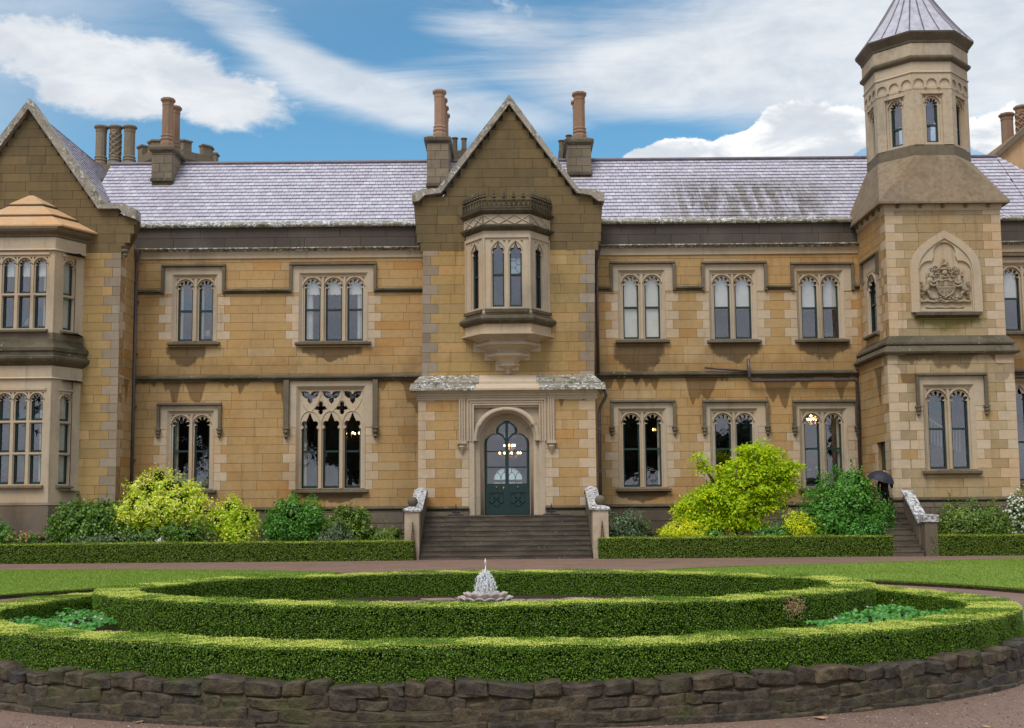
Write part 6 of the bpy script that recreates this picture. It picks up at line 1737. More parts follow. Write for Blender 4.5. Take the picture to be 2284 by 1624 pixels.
# bed soil, ground cover
soil = ell(OA + .36, OB + .36, OC, 0, 2 * math.pi, 90)[:-1]
sheet('planting_bed', soil, .31, .05, 'soil', 'soil', 'raised oval soil bed inside the rubble wall', 'planting bed')
sheet('planting_bed', ell(IN_A, IN_B, IN_C, 0, 2 * math.pi, 80)[:-1], .318, .02, 'soil', 'soil', 'soil inside the inner hedge round the pool', 'planting bed')
rg = np.random.default_rng(77)
def cover(side):
    p = rg.uniform([-7, 9.5], [7, 17], (60000, 2)); x = p[:, 0] - CXB
    ins = ((x / (OA - .24)) ** 2 + ((p[:, 1] - OC) / (OB - .24)) ** 2 < 1) & ((x / (IN_A + .27)) ** 2 + ((p[:, 1] - IN_C) / (IN_B + .27)) ** 2 > 1) & (np.sign(x) == side) & (np.abs(x) > (3.6 if side > 0 else 4.2))
    p = p[ins]; hgt = .12 * (.55 + .45 * np.sin(p[:, 0] * 6) * np.sin(p[:, 1] * 5 + 1)) * np.clip((np.abs(p[:, 0] - CXB) - 2.9) / 1.4, .1, 1)
    C = np.c_[p, .33 + np.abs(hgt) * rg.uniform(.4, 1.1, len(p)) + .03]
    return C
for side, lab in ((-1, 'bright green leafy ground cover between the hedges at the left end of the bed'), (1, 'bright green leafy ground cover between the hedges at the right end of the bed')):
    C = cover(side); o = leaves('ground_cover', C, np.tile([0, -.3, 1.0], (len(C), 1)), .06, MAT['ground_leaf'], None, .75, .5, 0, 8 + side); tag(o, lab, 'ground cover', kind='stuff')
    k = rg.choice(len(C), 14); fo = leaves('blossom', C[k] + [0, 0, .05], np.tile([0, -.5, 1.0], (14, 1)), .045, MAT['lilac_petal'], o, .9, .4, 0, 3)
# straight hedges before the house
HD = 38.42; HW = .75
def hd(x, y): return XX(x, y, HD)
hp = [(hd(-120, 1240), HD + HW / 2), (hd(921, 1230), HD + HW / 2)]
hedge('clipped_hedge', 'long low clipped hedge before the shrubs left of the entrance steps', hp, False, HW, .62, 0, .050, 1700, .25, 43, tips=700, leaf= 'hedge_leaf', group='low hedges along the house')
cor = [(hd(1333, 1230), 39.35), (hd(1333, 1230), HD + .55), (hd(1337, 1230), HD + .40), (hd(1348, 1230), HD + HW / 2)]
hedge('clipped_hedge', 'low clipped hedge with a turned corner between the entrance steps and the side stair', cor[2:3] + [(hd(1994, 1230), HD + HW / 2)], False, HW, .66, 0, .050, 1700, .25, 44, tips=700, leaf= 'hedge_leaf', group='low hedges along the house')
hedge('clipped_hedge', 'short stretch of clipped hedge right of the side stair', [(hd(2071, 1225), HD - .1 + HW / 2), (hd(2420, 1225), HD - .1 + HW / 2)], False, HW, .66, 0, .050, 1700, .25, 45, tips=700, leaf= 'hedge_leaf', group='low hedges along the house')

# ---- rubble retaining wall of the bed
def rubble_wall():
    root = empty('retaining_wall', (CXB, OC, 0)); tag(root, 'curved low rubble stone wall holding up the hedged bed', 'wall'); inv = Matrix.Translation(root.location).inverted()
    A, B = OA + .34, OB + .34
    pth = ell(A, B, OC, math.pi * .90, math.pi * 2.10, 160)
    mb = MB(); ids = []
    prof = [(.14, -.05), (.11, .02), (.085, .14), (.06, .26), (.02, .31), (-.12, .315)]
    for i, (x, y) in enumerate(pth):
        nx, ny = (x - CXB) / A ** 2, (y - OC) / B ** 2; L = math.hypot(nx, ny); nx, ny = nx / L, ny / L
        ids.append([mb.pt(x + nx * (o + RND.gauss(0, .006)), y + ny * (o + RND.gauss(0, .006)), z) for o, z in prof])
    for a, b in zip(ids, ids[1:]):
        for k in range(len(prof) - 1): mb.f.append([a[k], b[k], b[k + 1], a[k + 1]])
    o = mb.build('mortar_bed', MAT['rubble_base'], root); o.matrix_parent_inverse = inv
    rg = random.Random(9)
    variants = []
    for v in range(11):     # quarry-faced blocks: blocky rounded lumps with one broken face
        pts = []; f = []; us, vs = 20, 11; sd = [rg.uniform(0, 9) for _ in range(8)]; cut = [(Vector((rg.uniform(-1, 1), -1.0, rg.uniform(-.8, .8))).normalized(), rg.uniform(.46, .62)) for _ in range(6)]
        for jj in range(vs + 1):
            th = math.pi * jj / vs
            for i in range(us):
                ph = 2 * math.pi * i / us
                x, y, z = math.sin(th) * math.cos(ph), math.sin(th) * math.sin(ph), math.cos(th)
                sgn = lambda q: math.copysign(abs(q) ** .30, q)
                w = Vector((sgn(x), sgn(y), sgn(z))) * .5
                w *= 1 + .05 * math.sin(5 * w.x + sd[0]) * math.cos(6 * w.z + sd[1]) + .04 * math.sin(11 * w.z + sd[2] + 5 * w.x) + rg.uniform(-.018, .018)
                for nn, dd in cut:
                    e = w.dot(nn) - dd
                    if e > 0: w -= nn * e * .9
                w.z += .10 * math.sin(3.5 * w.x + sd[4]) * (1 if w.z > 0 else .3)
                pts.append(tuple(w))
        for jj in range(vs):
            for i in range(us): f.append((jj * us + i, jj * us + (i + 1) % us, (jj + 1) * us + (i + 1) % us, (jj + 1) * us + i))
        me = bpy.data.meshes.new('rough_stone'); me.from_pydata(pts, [], f); me.materials.append(MAT['rubble_stone']); me.update(); variants.append(me)
    def course(z0, z1, l0, l1, o0, depth, jz):
        s = math.pi * .95
        while s < math.pi * 2.06:
            L = rg.uniform(l0, l1); x, y = CXB + A * math.cos(s), OC + B * math.sin(s)
            sp = math.hypot(A * math.sin(s), B * math.cos(s)); ds = L / sp; s1 = s + ds / 2
            x, y = CXB + A * math.cos(s1), OC + B * math.sin(s1); tx, ty = -A * math.sin(s1), B * math.cos(s1); tl = math.hypot(tx, ty); tx, ty = tx / tl, ty / tl; nx, ny = ty, -tx
            h = (z1 - z0) * rg.uniform(.80, 1.22); zc = z0 + h / 2 + rg.uniform(-jz, jz); ou = o0 + rg.uniform(-.012, .012)
            ob = bpy.data.objects.new('stone', rg.choice(variants)); COL.objects.link(ob); ob.parent = root; ob.matrix_parent_inverse = inv
            ob.matrix_basis = Matrix.Translation((x + nx * ou, y + ny * ou, zc)) @ Matrix(((tx, nx, 0), (ty, ny, 0), (0, 0, 1))).to_4x4() @ Matrix.Rotation(rg.uniform(-.05, .05), 4, 'Y') @ Matrix.Diagonal((L * 1.03 * rg.choice((1, -1)), depth, h, 1))
            s += ds
    course(.225, .340, .15, .40, -.036, .27, .014)
    course(.125, .225, .12, .34, .034, .12, .014)
    course(.030, .130, .16, .44, .066, .085, .010)
    course(-.03, .045, .20, .55, .094, .085, .008)
    return root
rubble_wall()

# ---- pool, scalloped basin, jets
def pool():
    root = empty('pool', (CXB, 15.2, .318)); tag(root, 'small oval pool edged with flat brown coping stones', 'pool'); inv = Matrix.Translation(root.location).inverted()
    cx, cy, a, b = CXB + .06, 15.25, 2.05, .98
    mb = MB(); pts = ell(a, b, cy, 0, 2 * math.pi, 60, cx)[:-1]; mb.f.append([mb.pt(x, y, .345) for x, y in pts]); o = mb.build('water', MAT['pond_water'], root); o.matrix_parent_inverse = inv
    rg = random.Random(3); s = 0
    while s < 2 * math.pi - .05:
        ds = rg.uniform(.14, .30) ; e = min(s + ds, 2 * math.pi); h = .405 + rg.uniform(-.012, .018); mb = MB(); ri, ro = rg.uniform(-.03, 0), rg.uniform(.28, .36)
        rr = []
        for q in (s + .008, (s + e) / 2, e - .008):
            c_, s_ = math.cos(q), math.sin(q); rr.append([(cx + (a + ri) * c_, cy + (b + ri) * s_, .32), (cx + (a + ro) * c_, cy + (b + ro) * s_, .32), (cx + (a + ro) * c_, cy + (b + ro) * s_, h), (cx + (a + ri) * c_, cy + (b + ri) * s_, h)])
        mb.rings(rr); o = mb.build('coping_stone', MAT['pool_coping'], root); o.matrix_parent_inverse = inv; s = e
pool()
FX, FY = XX(1083, 1330, 15.15), 15.15
def fountain():
    root = empty('fountain', (FX, FY, .33)); tag(root, 'two tier scalloped stone fountain basin in the pool', 'fountain'); inv = Matrix.Translation(root.location).inverted()
    z1, z2 = ZZ(1083, 1337, 15.0), ZZ(1083, 1328, 15.0)
    for r, zz, n_, nm in ((.335, z1, 14, 'lower_bowl'), (.27, z2, 12, 'upper_bowl')):
        mod = lambda a, z_, n_=n_: 1 + .07 * abs(math.cos(n_ * a / 2)) * (1 if z_ > -.05 else .4)
        mb = MB(); N = 84; rr = []
        for (q, dz) in ((.35, -.16), (.62, -.12), (.86, -.06), (.97, -.02), (1.0, .0), (.93, .004), (.80, -.02), (.3, -.03)):
            ring = []
            for k in range(N):
                a = 2 * math.pi * k / N; sc = abs(math.cos(n_ * a / 2)); ring.append((FX + q * r * (1 + .08 * sc) * math.cos(a), FY + q * r * (1 + .08 * sc) * math.sin(a), zz + dz + (.028 * sc if q > .75 else 0)))
            rr.append(ring)
        mb.rings(rr); o = mb.build(nm, MAT['scallop_stone'], root, True); o.matrix_parent_inverse = inv
    mb = MB(); mb.lathe((FX, FY, .30), [(.16, 0), (.12, .04), (.10, z2 - .35)], 16); o = mb.build('stem', MAT['scallop_stone'], root); o.matrix_parent_inverse = inv
    # jets: streams breaking into drops
    jr = empty('water_jet', (FX, FY, z2)); tag(jr, 'white water jets splashing up from the fountain basin', 'water jet'); jinv = Matrix.Translation(jr.location).inverted()
    rg = random.Random(12); H = ZZ(1083, 1246, 15.15) - z2
    mb = MB(); mb.tube([(FX, FY, z2), (FX, FY, z2 + H * .55), (FX + .003, FY, z2 + H * .85)], [.012, .010, .004], 6); mb.lathe((FX, FY, z2 + H * .86), [(.016, 0), (.012, .03), (.003, H * .14)], 6)
    o = mb.build('central_jet', MAT['white_water'], jr, True); o.matrix_parent_inverse = jinv
    dr = MB(); dr.sm = True
    for k in range(150):
        a = rg.uniform(0, 2 * math.pi); R = rg.uniform(.03, .17); top = H * rg.uniform(.40, .74) * (1 - R * 1.6)
        prev = None
        for i in range(26):
            f = i / 25; r = .012 + R * f; z = z2 + 4 * top * (f * .5 + .0) * (1 - f * .5) * 1.0 if f < 1 else z2
            z = z2 + top * (1 - (2 * (f * .92 + .08) - 1) ** 2) if f > .46 else z2 + top * (1 - (1 - f / .5) ** 2)
            p = (FX + r * math.cos(a) + rg.gauss(0, .004), FY + r * math.sin(a) + rg.gauss(0, .004), max(z, z2) + rg.gauss(0, .006))
            if f < .5 and prev and R < .09: dr.tube([prev, p], .0032, 4)
            elif rg.random() < .75:
                s = rg.uniform(.0028, .0068); dr.ellipsoid(p, (s * .8, s * .8, s * rg.uniform(1.0, 4.2)), 5, 4)
            prev = p
    o = dr.build('spray', MAT['white_water'], jr); o.matrix_parent_inverse = jinv; o['kind'] = 'stuff'
fountain()

# ---- entrance steps
SB = G(1131, 1247.5).y; ST = 40.95
SX0, SX1 = XX(936.5, 1240, SB), XX(1320.5, 1240, SB)
def steps():
    root = empty('entrance_steps', ((SX0 + SX1) / 2, SB, 0)); tag(root, 'wide flight of dark wet stone steps up to the porch door', 'steps'); inv = Matrix.Translation(root.location).inverted()
    n = 9; rise = LAND_Z / n; tread = (ST - SB) / (n - 1); rg = random.Random(2)
    for k in range(n):
        y0 = SB + k * tread; y1 = SB + (k + 1) * tread + .12 if k < n - 1 else DP + .02
        cuts = [SX0] + sorted(rg.uniform(SX0 + .8, SX1 - .8) for _ in range(2)) + [SX1]
        for a, b in zip(cuts, cuts[1:]):
            mb = MB(); mb.box(a + .003, b - .003, y0, y1, k * rise - .02, (k + 1) * rise - .001 * rg.random()); mb.box(a + .004, b - .004, y0 - .025, y0, (k + 1) * rise - .05, (k + 1) * rise - .004)
            o = mb.build('step', MAT['wet_step'], root); o.matrix_parent_inverse = inv
    for sx, (x0, x1) in ((-1, (XX(900, 1160, 38.9), SX0 - .01)), (1, (SX1 + .01, XX(1358, 1160, 38.9)))):
        yb = SB + .05; yp = yb + .58
        zc = ZZ(918, 1139, yb) ; zt2 = ZZ(935, 1092, 41.6)
        w0, w1 = (x1 - .34, x1) if sx < 0 else (x0, x0 + .34)
        mb = MB(); mb.rings([[(w0, yp - .05, -.1), (w1, yp - .05, -.1), (w1, yp - .05, zc), (w0, yp - .05, zc)], [(w0, 41.5, -.1), (w1, 41.5, -.1), (w1, 41.5, zt2 - .12), (w0, 41.5, zt2 - .12)], [(w0, DP - .06, -.1), (w1, DP - .06, -.1), (w1, DP - .06, zt2 - .12), (w0, DP - .06, zt2 - .12)]])
        o = mb.build('cheek_wall', MAT['plinth_stone'], root); o.matrix_parent_inverse = inv
        mb = MB(); e = .05
        pr = lambda y, z: [(w0 - e, y, z - .05), (w1 + e, y, z - .05), (w1 + e, y, z + .03), ((w0 + w1) / 2 + .06, y, z + .10), ((w0 + w1) / 2 - .06, y, z + .10), (w0 - e, y, z + .03)]
        mb.rings([pr(yp - .08, zc + .03), pr(41.2, zt2 - .13), pr(41.45, zt2 - .04), pr(41.75, zt2 - .03), pr(41.9, zt2 - .16)]); o = mb.build('cheek_coping', MAT['pale_lichen'], root); o.matrix_parent_inverse = inv
        mb = MB(); mb.box(x0 + .04, x1 - .02, yb, yp, -.1, zc - .02); pier = mb.build('pier', MAT['weathered_trim'], root); pier.matrix_parent_inverse = inv
        mb = MB(); c = [(x0 + .01, x1 + .01, -.04, .0), ]
        mb.rings([[(x0 + .04 - q, yb - q, z), (x1 - .02 + q, yb - q, z), (x1 - .02 + q, yp + q, z), (x0 + .04 - q, yp + q, z)] for q, z in ((.0, zc - .07), (.05, zc - .03), (.06, zc + .02), (.02, zc + .07), (-.16, zc + .13))])
        o = mb.build('pier_cap', MAT['pale_lichen'], root); o.matrix_parent_inverse = inv
        bx = (x0 + x1) / 2 + .02; r = .175
        mb = MB(); mb.ellipsoid((bx, yb + .28, zc + .13 + r * .9), (r, r, r), 20, 14); o = mb.build('stone_ball', MAT['moulding_stone'], root, True); o.matrix_parent_inverse = inv
        # lattice spire carved of iron standing before each pier
        ob = empty('trellis_spike', (bx + .03, yb - .08, 0)); tag(ob, ('rusty pointed lattice spike against the pier left of the steps', 'rusty pointed lattice spike against the pier right of the steps')[sx > 0], 'trellis spike', 'lattice spikes beside the steps'); oi_ = Matrix.Translation(ob.location).inverted()
        q = MB(); ht = ZZ(935, 1164, yb); z0 = .55; X, Y = bx + .03, yb - .08; hw = .085
        for a, b in ((-1, -1), (1, -1), (1, 1), (-1, 1)): q.tube([(X + a * hw * 1.3, Y + b * .03, .0), (X, Y, ht)], .010, 4)
        for k in range(13):
            f0, f1 = k / 14, (k + 1) / 14
            for s in (1, -1): q.tube([(X + s * hw * 1.3 * (1 - f0), Y - .03 * (1 - f0), ht * f0), (X - s * hw * 1.3 * (1 - f1), Y - .03 * (1 - f1), ht * f1)], .009, 4)
        o = q.build('lattice', MAT['rust'], ob); o.matrix_parent_inverse = oi_
plain('rust', (.12, .055, .035), .85, .2, var=.35, scale=20)
steps()
def scraper(px, label):
    q = P(px, 1148, 41.35); x, y, z = q.x, q.y, LAND_Z; o = empty('boot_scraper', (x, y, z)); tag(o, label, 'boot scraper', 'iron boot scrapers on the porch landing'); inv = Matrix.Translation(o.location).inverted()
    m = MB(); m.lathe((x, y, z), [(.30, 0), (.30, .02), (.22, .035), (.06, .05)], 14); p = m.build('tray', MAT['iron'], o); p.matrix_parent_inverse = inv
    m = MB(); m.tube([(x - .17, y, z + .16), (x - .10, y, z + .13), (x, y, z + .12), (x + .10, y, z + .13), (x + .17, y, z + .16)], .018, 6); m.box(x - .15, x + .15, y - .008, y + .008, z + .08, z + .13); p = m.build('blade', MAT['iron'], o); p.matrix_parent_inverse = inv
    m = MB(); m.lathe((x, y, z), [(.05, .03), (.025, .10), (.022, .24), (.04, .27), (.02, .30), (.012, .40)], 8); p = m.build('stem', MAT['iron'], o); p.matrix_parent_inverse = inv
scraper(1017, 'black iron boot scraper on the landing left of the porch door'); scraper(1230, 'black iron boot scraper on the landing right of the porch door')

# ---- side stair before the tower
def side_stair():
    b = G(2030, 1241).y; x0, x1 = XX(1992, 1235, b), XX(2061, 1235, b)
    root = empty('side_stair', ((x0 + x1) / 2, b, 0)); tag(root, 'narrow dark stone side stair with a sloping lichened parapet before the tower', 'stair'); inv = Matrix.Translation(root.location).inverted()
    n = 8; tr_ = (TD2 - .02 - b) / n; rs = 1.44 / n
    for k in range(n):
        mb = MB(); mb.box(x0, x1, b + k * tr_, b + (k + 1) * tr_ + .05 if k < n - 1 else TD2 - .02, -.05 + k * rs, (k + 1) * rs); mb.box(x0 + .005, x1 - .005, b + k * tr_ - .02, b + k * tr_, (k + 1) * rs - .045, (k + 1) * rs - .004)
        o = mb.build('step', MAT['wet_step'], root); o.matrix_parent_inverse = inv
    mb = MB(); mb.box(x0 - 1.2, TX0 - .03, TD2 - .02, 43.5, 0, 1.44); mb.box(x0 - 1.2, x0 - .004, b + 1.6, TD2 - .02, 0, 1.44); o = mb.build('landing', MAT['wet_step'], root); o.matrix_parent_inverse = inv
    pz = ZZ(2078, 1147, b); px0, px1 = XX(2062, 1190, b), XX(2093, 1190, b)
    mb = MB(); mb.box(px0 + .02, px1 - .02, b, b + .45, -.05, pz - .2); o = mb.build('pier', MAT['plinth_stone'], root); o.matrix_parent_inverse = inv
    mb = MB(); mb.box(px0 - .03, px1 + .03, b - .04, b + .5, pz - .25, pz, slope=.02); o = mb.build('pier_cap', MAT['pale_lichen'], root); o.matrix_parent_inverse = inv
    ta = ZZ(2004, 1094, TD2 - .1); w0, w1 = x1 + .01, x1 + .30
    mb = MB(); mb.rings([[(w0, y, -.1), (w1, y, -.1), (w1, y, z), (w0, y, z)] for y, z in ((b + .4, pz - .28), (TD2 - .2, ta - .12))]); o = mb.build('parapet', MAT['plinth_stone'], root); o.matrix_parent_inverse = inv
    mb = MB(); mb.rings([[(w0 - .05, y, z - .08), (w1 + .05, y, z - .08), (w1 + .05, y, z), (w0 - .05, y, z + .02)] for y, z in ((b + .35, pz - .22), (TD2 - .18, ta))]); o = mb.build('parapet_coping', MAT['pale_lichen'], root); o.matrix_parent_inverse = inv
    return (x0 + x1) / 2, b, tr_, rs
SSX, SSB, STR, SRS = side_stair()

# ---- person with umbrella on the side stair
def person():
    X, Y = XX(1972, 1060, 39.75), 39.75; k = int((Y - SSB) / STR); Z = 1.44 if X < SSX - .6 else (k + 1) * SRS
    Z = 1.12
    me = bpy.data.meshes.new('person'); J = {}
    def j(n, x, y, z, r): J[n] = (len(J), (x, y, z), r)
    j('pel', 0, 0, .92, .135); j('waist', 0, 0, 1.08, .12); j('chest', 0, .0, 1.28, .145); j('neckb', 0, 0, 1.42, .07); j('neck', 0, 0, 1.49, .052); j('head', 0, -.01, 1.58, .085); j('crown', 0, 0, 1.66, .07)
    for s, n in ((-1, 'l'), (1, 'r')):
        j('hip' + n, s * .09, 0, .86, .095); j('knee' + n, s * .10, -.02, .48, .062); j('ank' + n, s * .10, .02, .09, .045); j('toe' + n, s * .11, -.15, .05, .04)
        j('sh' + n, s * .18, 0, 1.38, .062); j('el' + n, s * .22, .0 if s < 0 else -.08, 1.13, .045); j('wr' + n, s * .20, -.10 if s < 0 else -.20, .94 if s < 0 else 1.24, .032); j('ha' + n, s * .19, -.13 if s < 0 else -.20, .86 if s < 0 else 1.32, .034)
    E = [('pel', 'waist'), ('waist', 'chest'), ('chest', 'neckb'), ('neckb', 'neck'), ('neck', 'head'), ('head', 'crown')]
    for n in 'lr': E += [('pel', 'hip' + n), ('hip' + n, 'knee' + n), ('knee' + n, 'ank' + n), ('ank' + n, 'toe' + n), ('chest', 'sh' + n), ('sh' + n, 'el' + n), ('el' + n, 'wr' + n), ('wr' + n, 'ha' + n)]
    me.from_pydata([v[1] for v in J.values()], [(J[a][0], J[b][0]) for a, b in E], []); me.update()
    o = bpy.data.objects.new('person', me); COL.objects.link(o); o.location = (X, Y, Z); me.materials.append(MAT['dark_suit'])
    sk = o.modifiers.new('skin', 'SKIN'); sv = me.skin_vertices[0].data
    for v in J.values(): sv[v[0]].radius = (v[2], v[2] * .85)
    sv[0].use_root = True
    ss = o.modifiers.new('sub', 'SUBSURF'); ss.levels = 2; ss.render_levels = 2
    tag(o, 'person in dark clothes standing on the side stair under a dark umbrella', 'person')
    h = MB(); h.ellipsoid((0, -.02, 1.615), (.078, .095, .115), 14, 10); hd_ = h.build('face', MAT['skin'], o, True)
    h = MB(); h.ellipsoid((0, .02, 1.65), (.088, .095, .10), 14, 8); h.build('hair', MAT['hair'], o, True)
    f = MB(); f.ellipsoid((0, -.118, 1.60), (.014, .02, .024), 6, 5)
    for s in (-1, 1): f.ellipsoid((s * .03, -.102, 1.632), (.012, .012, .007), 6, 4)
    f.build('facial_features', MAT['skin'], o, True)
    for s, (hx, hy, hz) in ((-1, (-.19, -.14, .83)), (1, (.19, -.20, 1.33))):
        g = MB()
        for q in range(4): g.tube([(hx - .03 + q * .02, hy, hz), (hx - .03 + q * .02, hy - .025, hz - .03 * (1 if s < 0 else -.3)), (hx - .028 + q * .018, hy - .02, hz - (.065 if s < 0 else -.005))], [.010, .009, .007], 6)
        g.tube([(hx - s * .035, hy, hz + .02), (hx - s * .05, hy - .03, hz)], [.011, .008], 6); g.build('hand', MAT['skin'], o, True)
    # umbrella
    ub = empty('umbrella', (X + .17, Y - .20, Z + 1.32)); tag(ub, 'dark blue black umbrella held open over the person by the tower', 'umbrella')
    c = P(1964, 1072, Y - .25); loc = c - ub.location
    R = .46; tilt = Matrix.Rotation(R_(16), 4, 'Y') @ Matrix.Rotation(R_(10), 4, 'X')
    cm = MB(); nn = 8; rr = []
    for f_, hgt in ((1.0, 0), (.92, .12), (.75, .235), (.5, .32), (.25, .365), (.02, .385)):
        ring = []
        for q in range(32):
            a = 2 * math.pi * q / 32; sc = 1 - .06 * (1 - abs(math.cos(nn * a / 2))) * f_; v = tilt @ Vector((R * f_ * sc * math.cos(a), R * f_ * sc * math.sin(a), hgt * R * 1.9)); ring.append(tuple(v + loc))
        rr.append(ring)
    cm.rings(rr, False, True); can = cm.build('canopy', MAT['umbrella_cloth'], ub, True)
    rb = MB()
    for q in range(nn):
        a = 2 * math.pi * (q + .0) / nn; pts = [tuple((tilt @ Vector((R * f_ * .99 * math.cos(a), R * f_ * .99 * math.sin(a), hgt * R * 1.9 - .006))) + loc) for f_, hgt in ((1.0, 0), (.92, .12), (.75, .235), (.5, .32), (.25, .365))]; rb.tube(pts, .004, 4)
    rb.build('rib', MAT['iron'], ub)
    sh = MB(); top = (tilt @ Vector((0, 0, .40 * R * 1.9 + .05))) + loc; sh.tube([(0, 0, -.12), (0, 0, .0), tuple(top)], .008, 6); sh.build('shaft', MAT['iron'], ub)
person()

# ---- shrubs and trees
def blobs_points(blobs, n, rg, D, shell=.5, size=.1):
    """leaf places gathered into sprays on the lumpy outside of each blob, thinner within"""
    vol = np.array([b[2] * b[3] * max(b[2], b[3]) ** .6 for b in blobs], float); cnt = (n * vol / vol.sum()).astype(int) + 4
    C, N = [], []
    for b, k in zip(blobs, cnt):
        px, py, rx, ry = b[:4]; dd = D + (b[4] if len(b) > 4 else 0); c = np.array(P(px, py, dd)); s = dd / FPX; R3 = np.array([rx * s, (rx + ry) * .5 * s, ry * s])
        m = max(3, k // 30); v = rg.normal(0, 1, (m, 3)); v /= np.linalg.norm(v, axis=1, keepdims=True)
        lump = 1 + .14 * np.sin(v[:, 0] * 7 + px) * np.sin(v[:, 2] * 6 + py) + .08 * np.sin(v[:, 1] * 9 + v[:, 0] * 5)
        r = np.where(rg.random(m) < .8, rg.uniform(.86, 1.06, m), rg.uniform(shell, .9, m)) * lump
        cc = c + v * r[:, None] * R3; j = rg.integers(0, m, k); nv = v[j] + [0, -.15, .5]
        off = rg.normal(0, 1, (k, 3)) * min(size * 1.3, R3.min() * .5) * [1, 1, .55]
        off[:, 2] -= .9 * (off[:, 0] ** 2 + off[:, 1] ** 2) / (size * 2)
        C.append(cc[j] + off); N.append(nv)
    C, N = np.vstack(C), np.vstack(N)
    k = max(8, len(C) // 90); j = rg.choice(len(C), k); L = rg.uniform(.08, .26, k) * (1 + (rg.random(k) > .9)); st = 8
    dirs = N[j] / np.linalg.norm(N[j], axis=1, keepdims=True) + rg.normal(0, .35, (k, 3)) + [0, 0, .25]
    f = np.linspace(.15, 1, st)[None, :, None]
    q = (C[j][:, None] + dirs[:, None] * L[:, None, None] * f).reshape(-1, 3) + rg.normal(0, .018, (k * st, 3))
    C = np.vstack([C, q]); N = np.vstack([N, np.repeat(dirs, st, 0)]); ok = C[:, 2] > .12
    return C[ok], N[ok]
SEED = [100]
def shrub(name, label, cat, blobs, n, size, mat, D=40.6, base=None, aspect=.6, droop=0.0, flowers=None, group=None, jit=.5, shell=.35, stems=5):
    SEED[0] += 3; rg = np.random.default_rng(SEED[0]); C, N = blobs_points(blobs, int(n * 1.5), rg, D, shell, size)
    bx = base if base else sum(b[0] for b in blobs) / len(blobs); g = P(bx, 1200, D); root = empty(name, (g.x, g.y, .1)); tag(root, label, cat, group); inv = Matrix.Translation(root.location).inverted()
    o = leaves('crown', C, N, size * 1.12, MAT[mat], root, aspect, jit, droop, SEED[0] + 1, .35); o.matrix_parent_inverse = inv
    st = MB(); hb = MB(); r2 = random.Random(SEED[0])
    pick = r2.sample(range(len(blobs)), min(len(blobs), stems))
    for k in pick:
        b = blobs[k]; q = P(b[0], b[1], D + (b[4] if len(b) > 4 else 0)); m = Vector((g.x, g.y, .08)).lerp(q, .55) + Vector((r2.uniform(-.08, .08), r2.uniform(-.08, .08), -.05)); st.tube([(g.x + r2.uniform(-.06, .06), g.y, .05), tuple(m), tuple(q)], [.035, .024, .01], 5)
    for b in blobs:      # dark lumps added to stop light passing through and deepen inner shade
        hb = MB(); q = P(b[0], b[1], D + (b[4] if len(b) > 4 else 0)); k_ = D / FPX * .5; hb.ellipsoid((q.x, q.y + .05, max(q.z, .25)), (b[2] * k_, (b[2] + b[3]) * .5 * k_, b[3] * k_), 9, 6); ho = hb.build('dark_core', MAT['hedge_core'], root); ho.matrix_parent_inverse = inv
    s = st.build('stems', MAT['bark'], root); s.matrix_parent_inverse = inv
    if flowers:
        fm, fn, fs = flowers; k = rg.choice(len(C), min(fn, len(C)), replace=False); cen = np.array([P(b[0], b[1], D) for b in blobs]).mean(0)
        q = C[k] + N[k] * .05 + [0, -.03, 0]; o = leaves('blossom', q, N[k], fs, MAT[fm], root, .85, .4, 0, SEED[0] + 2); o.matrix_parent_inverse = inv
    return root
A_ = 'shrubs in the bed along the house'
shrub('shrub', 'dark green broad shrub before the pavilion, left of the cream flowered shrub', 'shrub', [(180, 1160, 60, 45), (140, 1180, 30, 32), (235, 1150, 45, 42), (200, 1185, 70, 28), (120, 1190, 12, 18, -.2)], 9000, .11, 'dark_leaf', 40.4, group=A_)
shrub('flowering_shrub', 'tall cream and yellow leaved shrub, largest left of the steps', 'shrub', [(355, 1062, 24, 26), (330, 1090, 40, 30), (385, 1085, 40, 28), (310, 1125, 45, 38), (400, 1110, 55, 34), (360, 1135, 60, 40), (435, 1130, 32, 34), (290, 1150, 24, 30), (425, 1090, 22, 18)], 9500, .10, 'cream_leaf', 40.2, group=A_)
shrub('shrub', 'low dark green foliage under the cream leaved shrub', 'shrub', [(340, 1185, 75, 24), (420, 1185, 60, 26), (280, 1190, 40, 20)], 5000, .09, 'dark_leaf', 40.0, group=A_)
shrub('flowering_shrub', 'smaller lime and cream shrub right of the tall cream one', 'shrub', [(515, 1130, 28, 26), (540, 1155, 34, 32), (495, 1160, 34, 28), (530, 1185, 44, 24)], 4200, .095, 'lime_leaf', 40.2, group=A_)
shrub('shrub', 'rounded bright green bush below the tall traceried window', 'shrub', [(655, 1140, 50, 38), (625, 1160, 30, 34), (690, 1150, 32, 38), (650, 1180, 55, 30)], 7500, .095, 'green_leaf', 40.4, group=A_)
shrub('shrub', 'loose olive green bush beside the left pier of the steps', 'shrub', [(780, 1150, 36, 28), (755, 1165, 30, 30), (805, 1150, 18, 20), (790, 1185, 48, 22), (830, 1188, 26, 14)], 4800, .085, 'olive_leaf', 40.4, group=A_, shell=.2)
shrub('plant', 'upright blue green herb between the two bushes left of the steps', 'plant', [(752, 1185, 12, 26), (738, 1192, 14, 18), (768, 1190, 14, 20), (722, 1196, 16, 14)], 1500, .085, 'azalea_leaf', 39.7, aspect=.3, droop=-2.5, group=A_)
shrub('plant', 'tuft of strappy leaves at the foot of the left pier', 'plant', [(862, 1195, 26, 16), (885, 1192, 14, 16)], 650, .22, 'olive_leaf', 39.6, aspect=.13, droop=-2.0, group=A_)
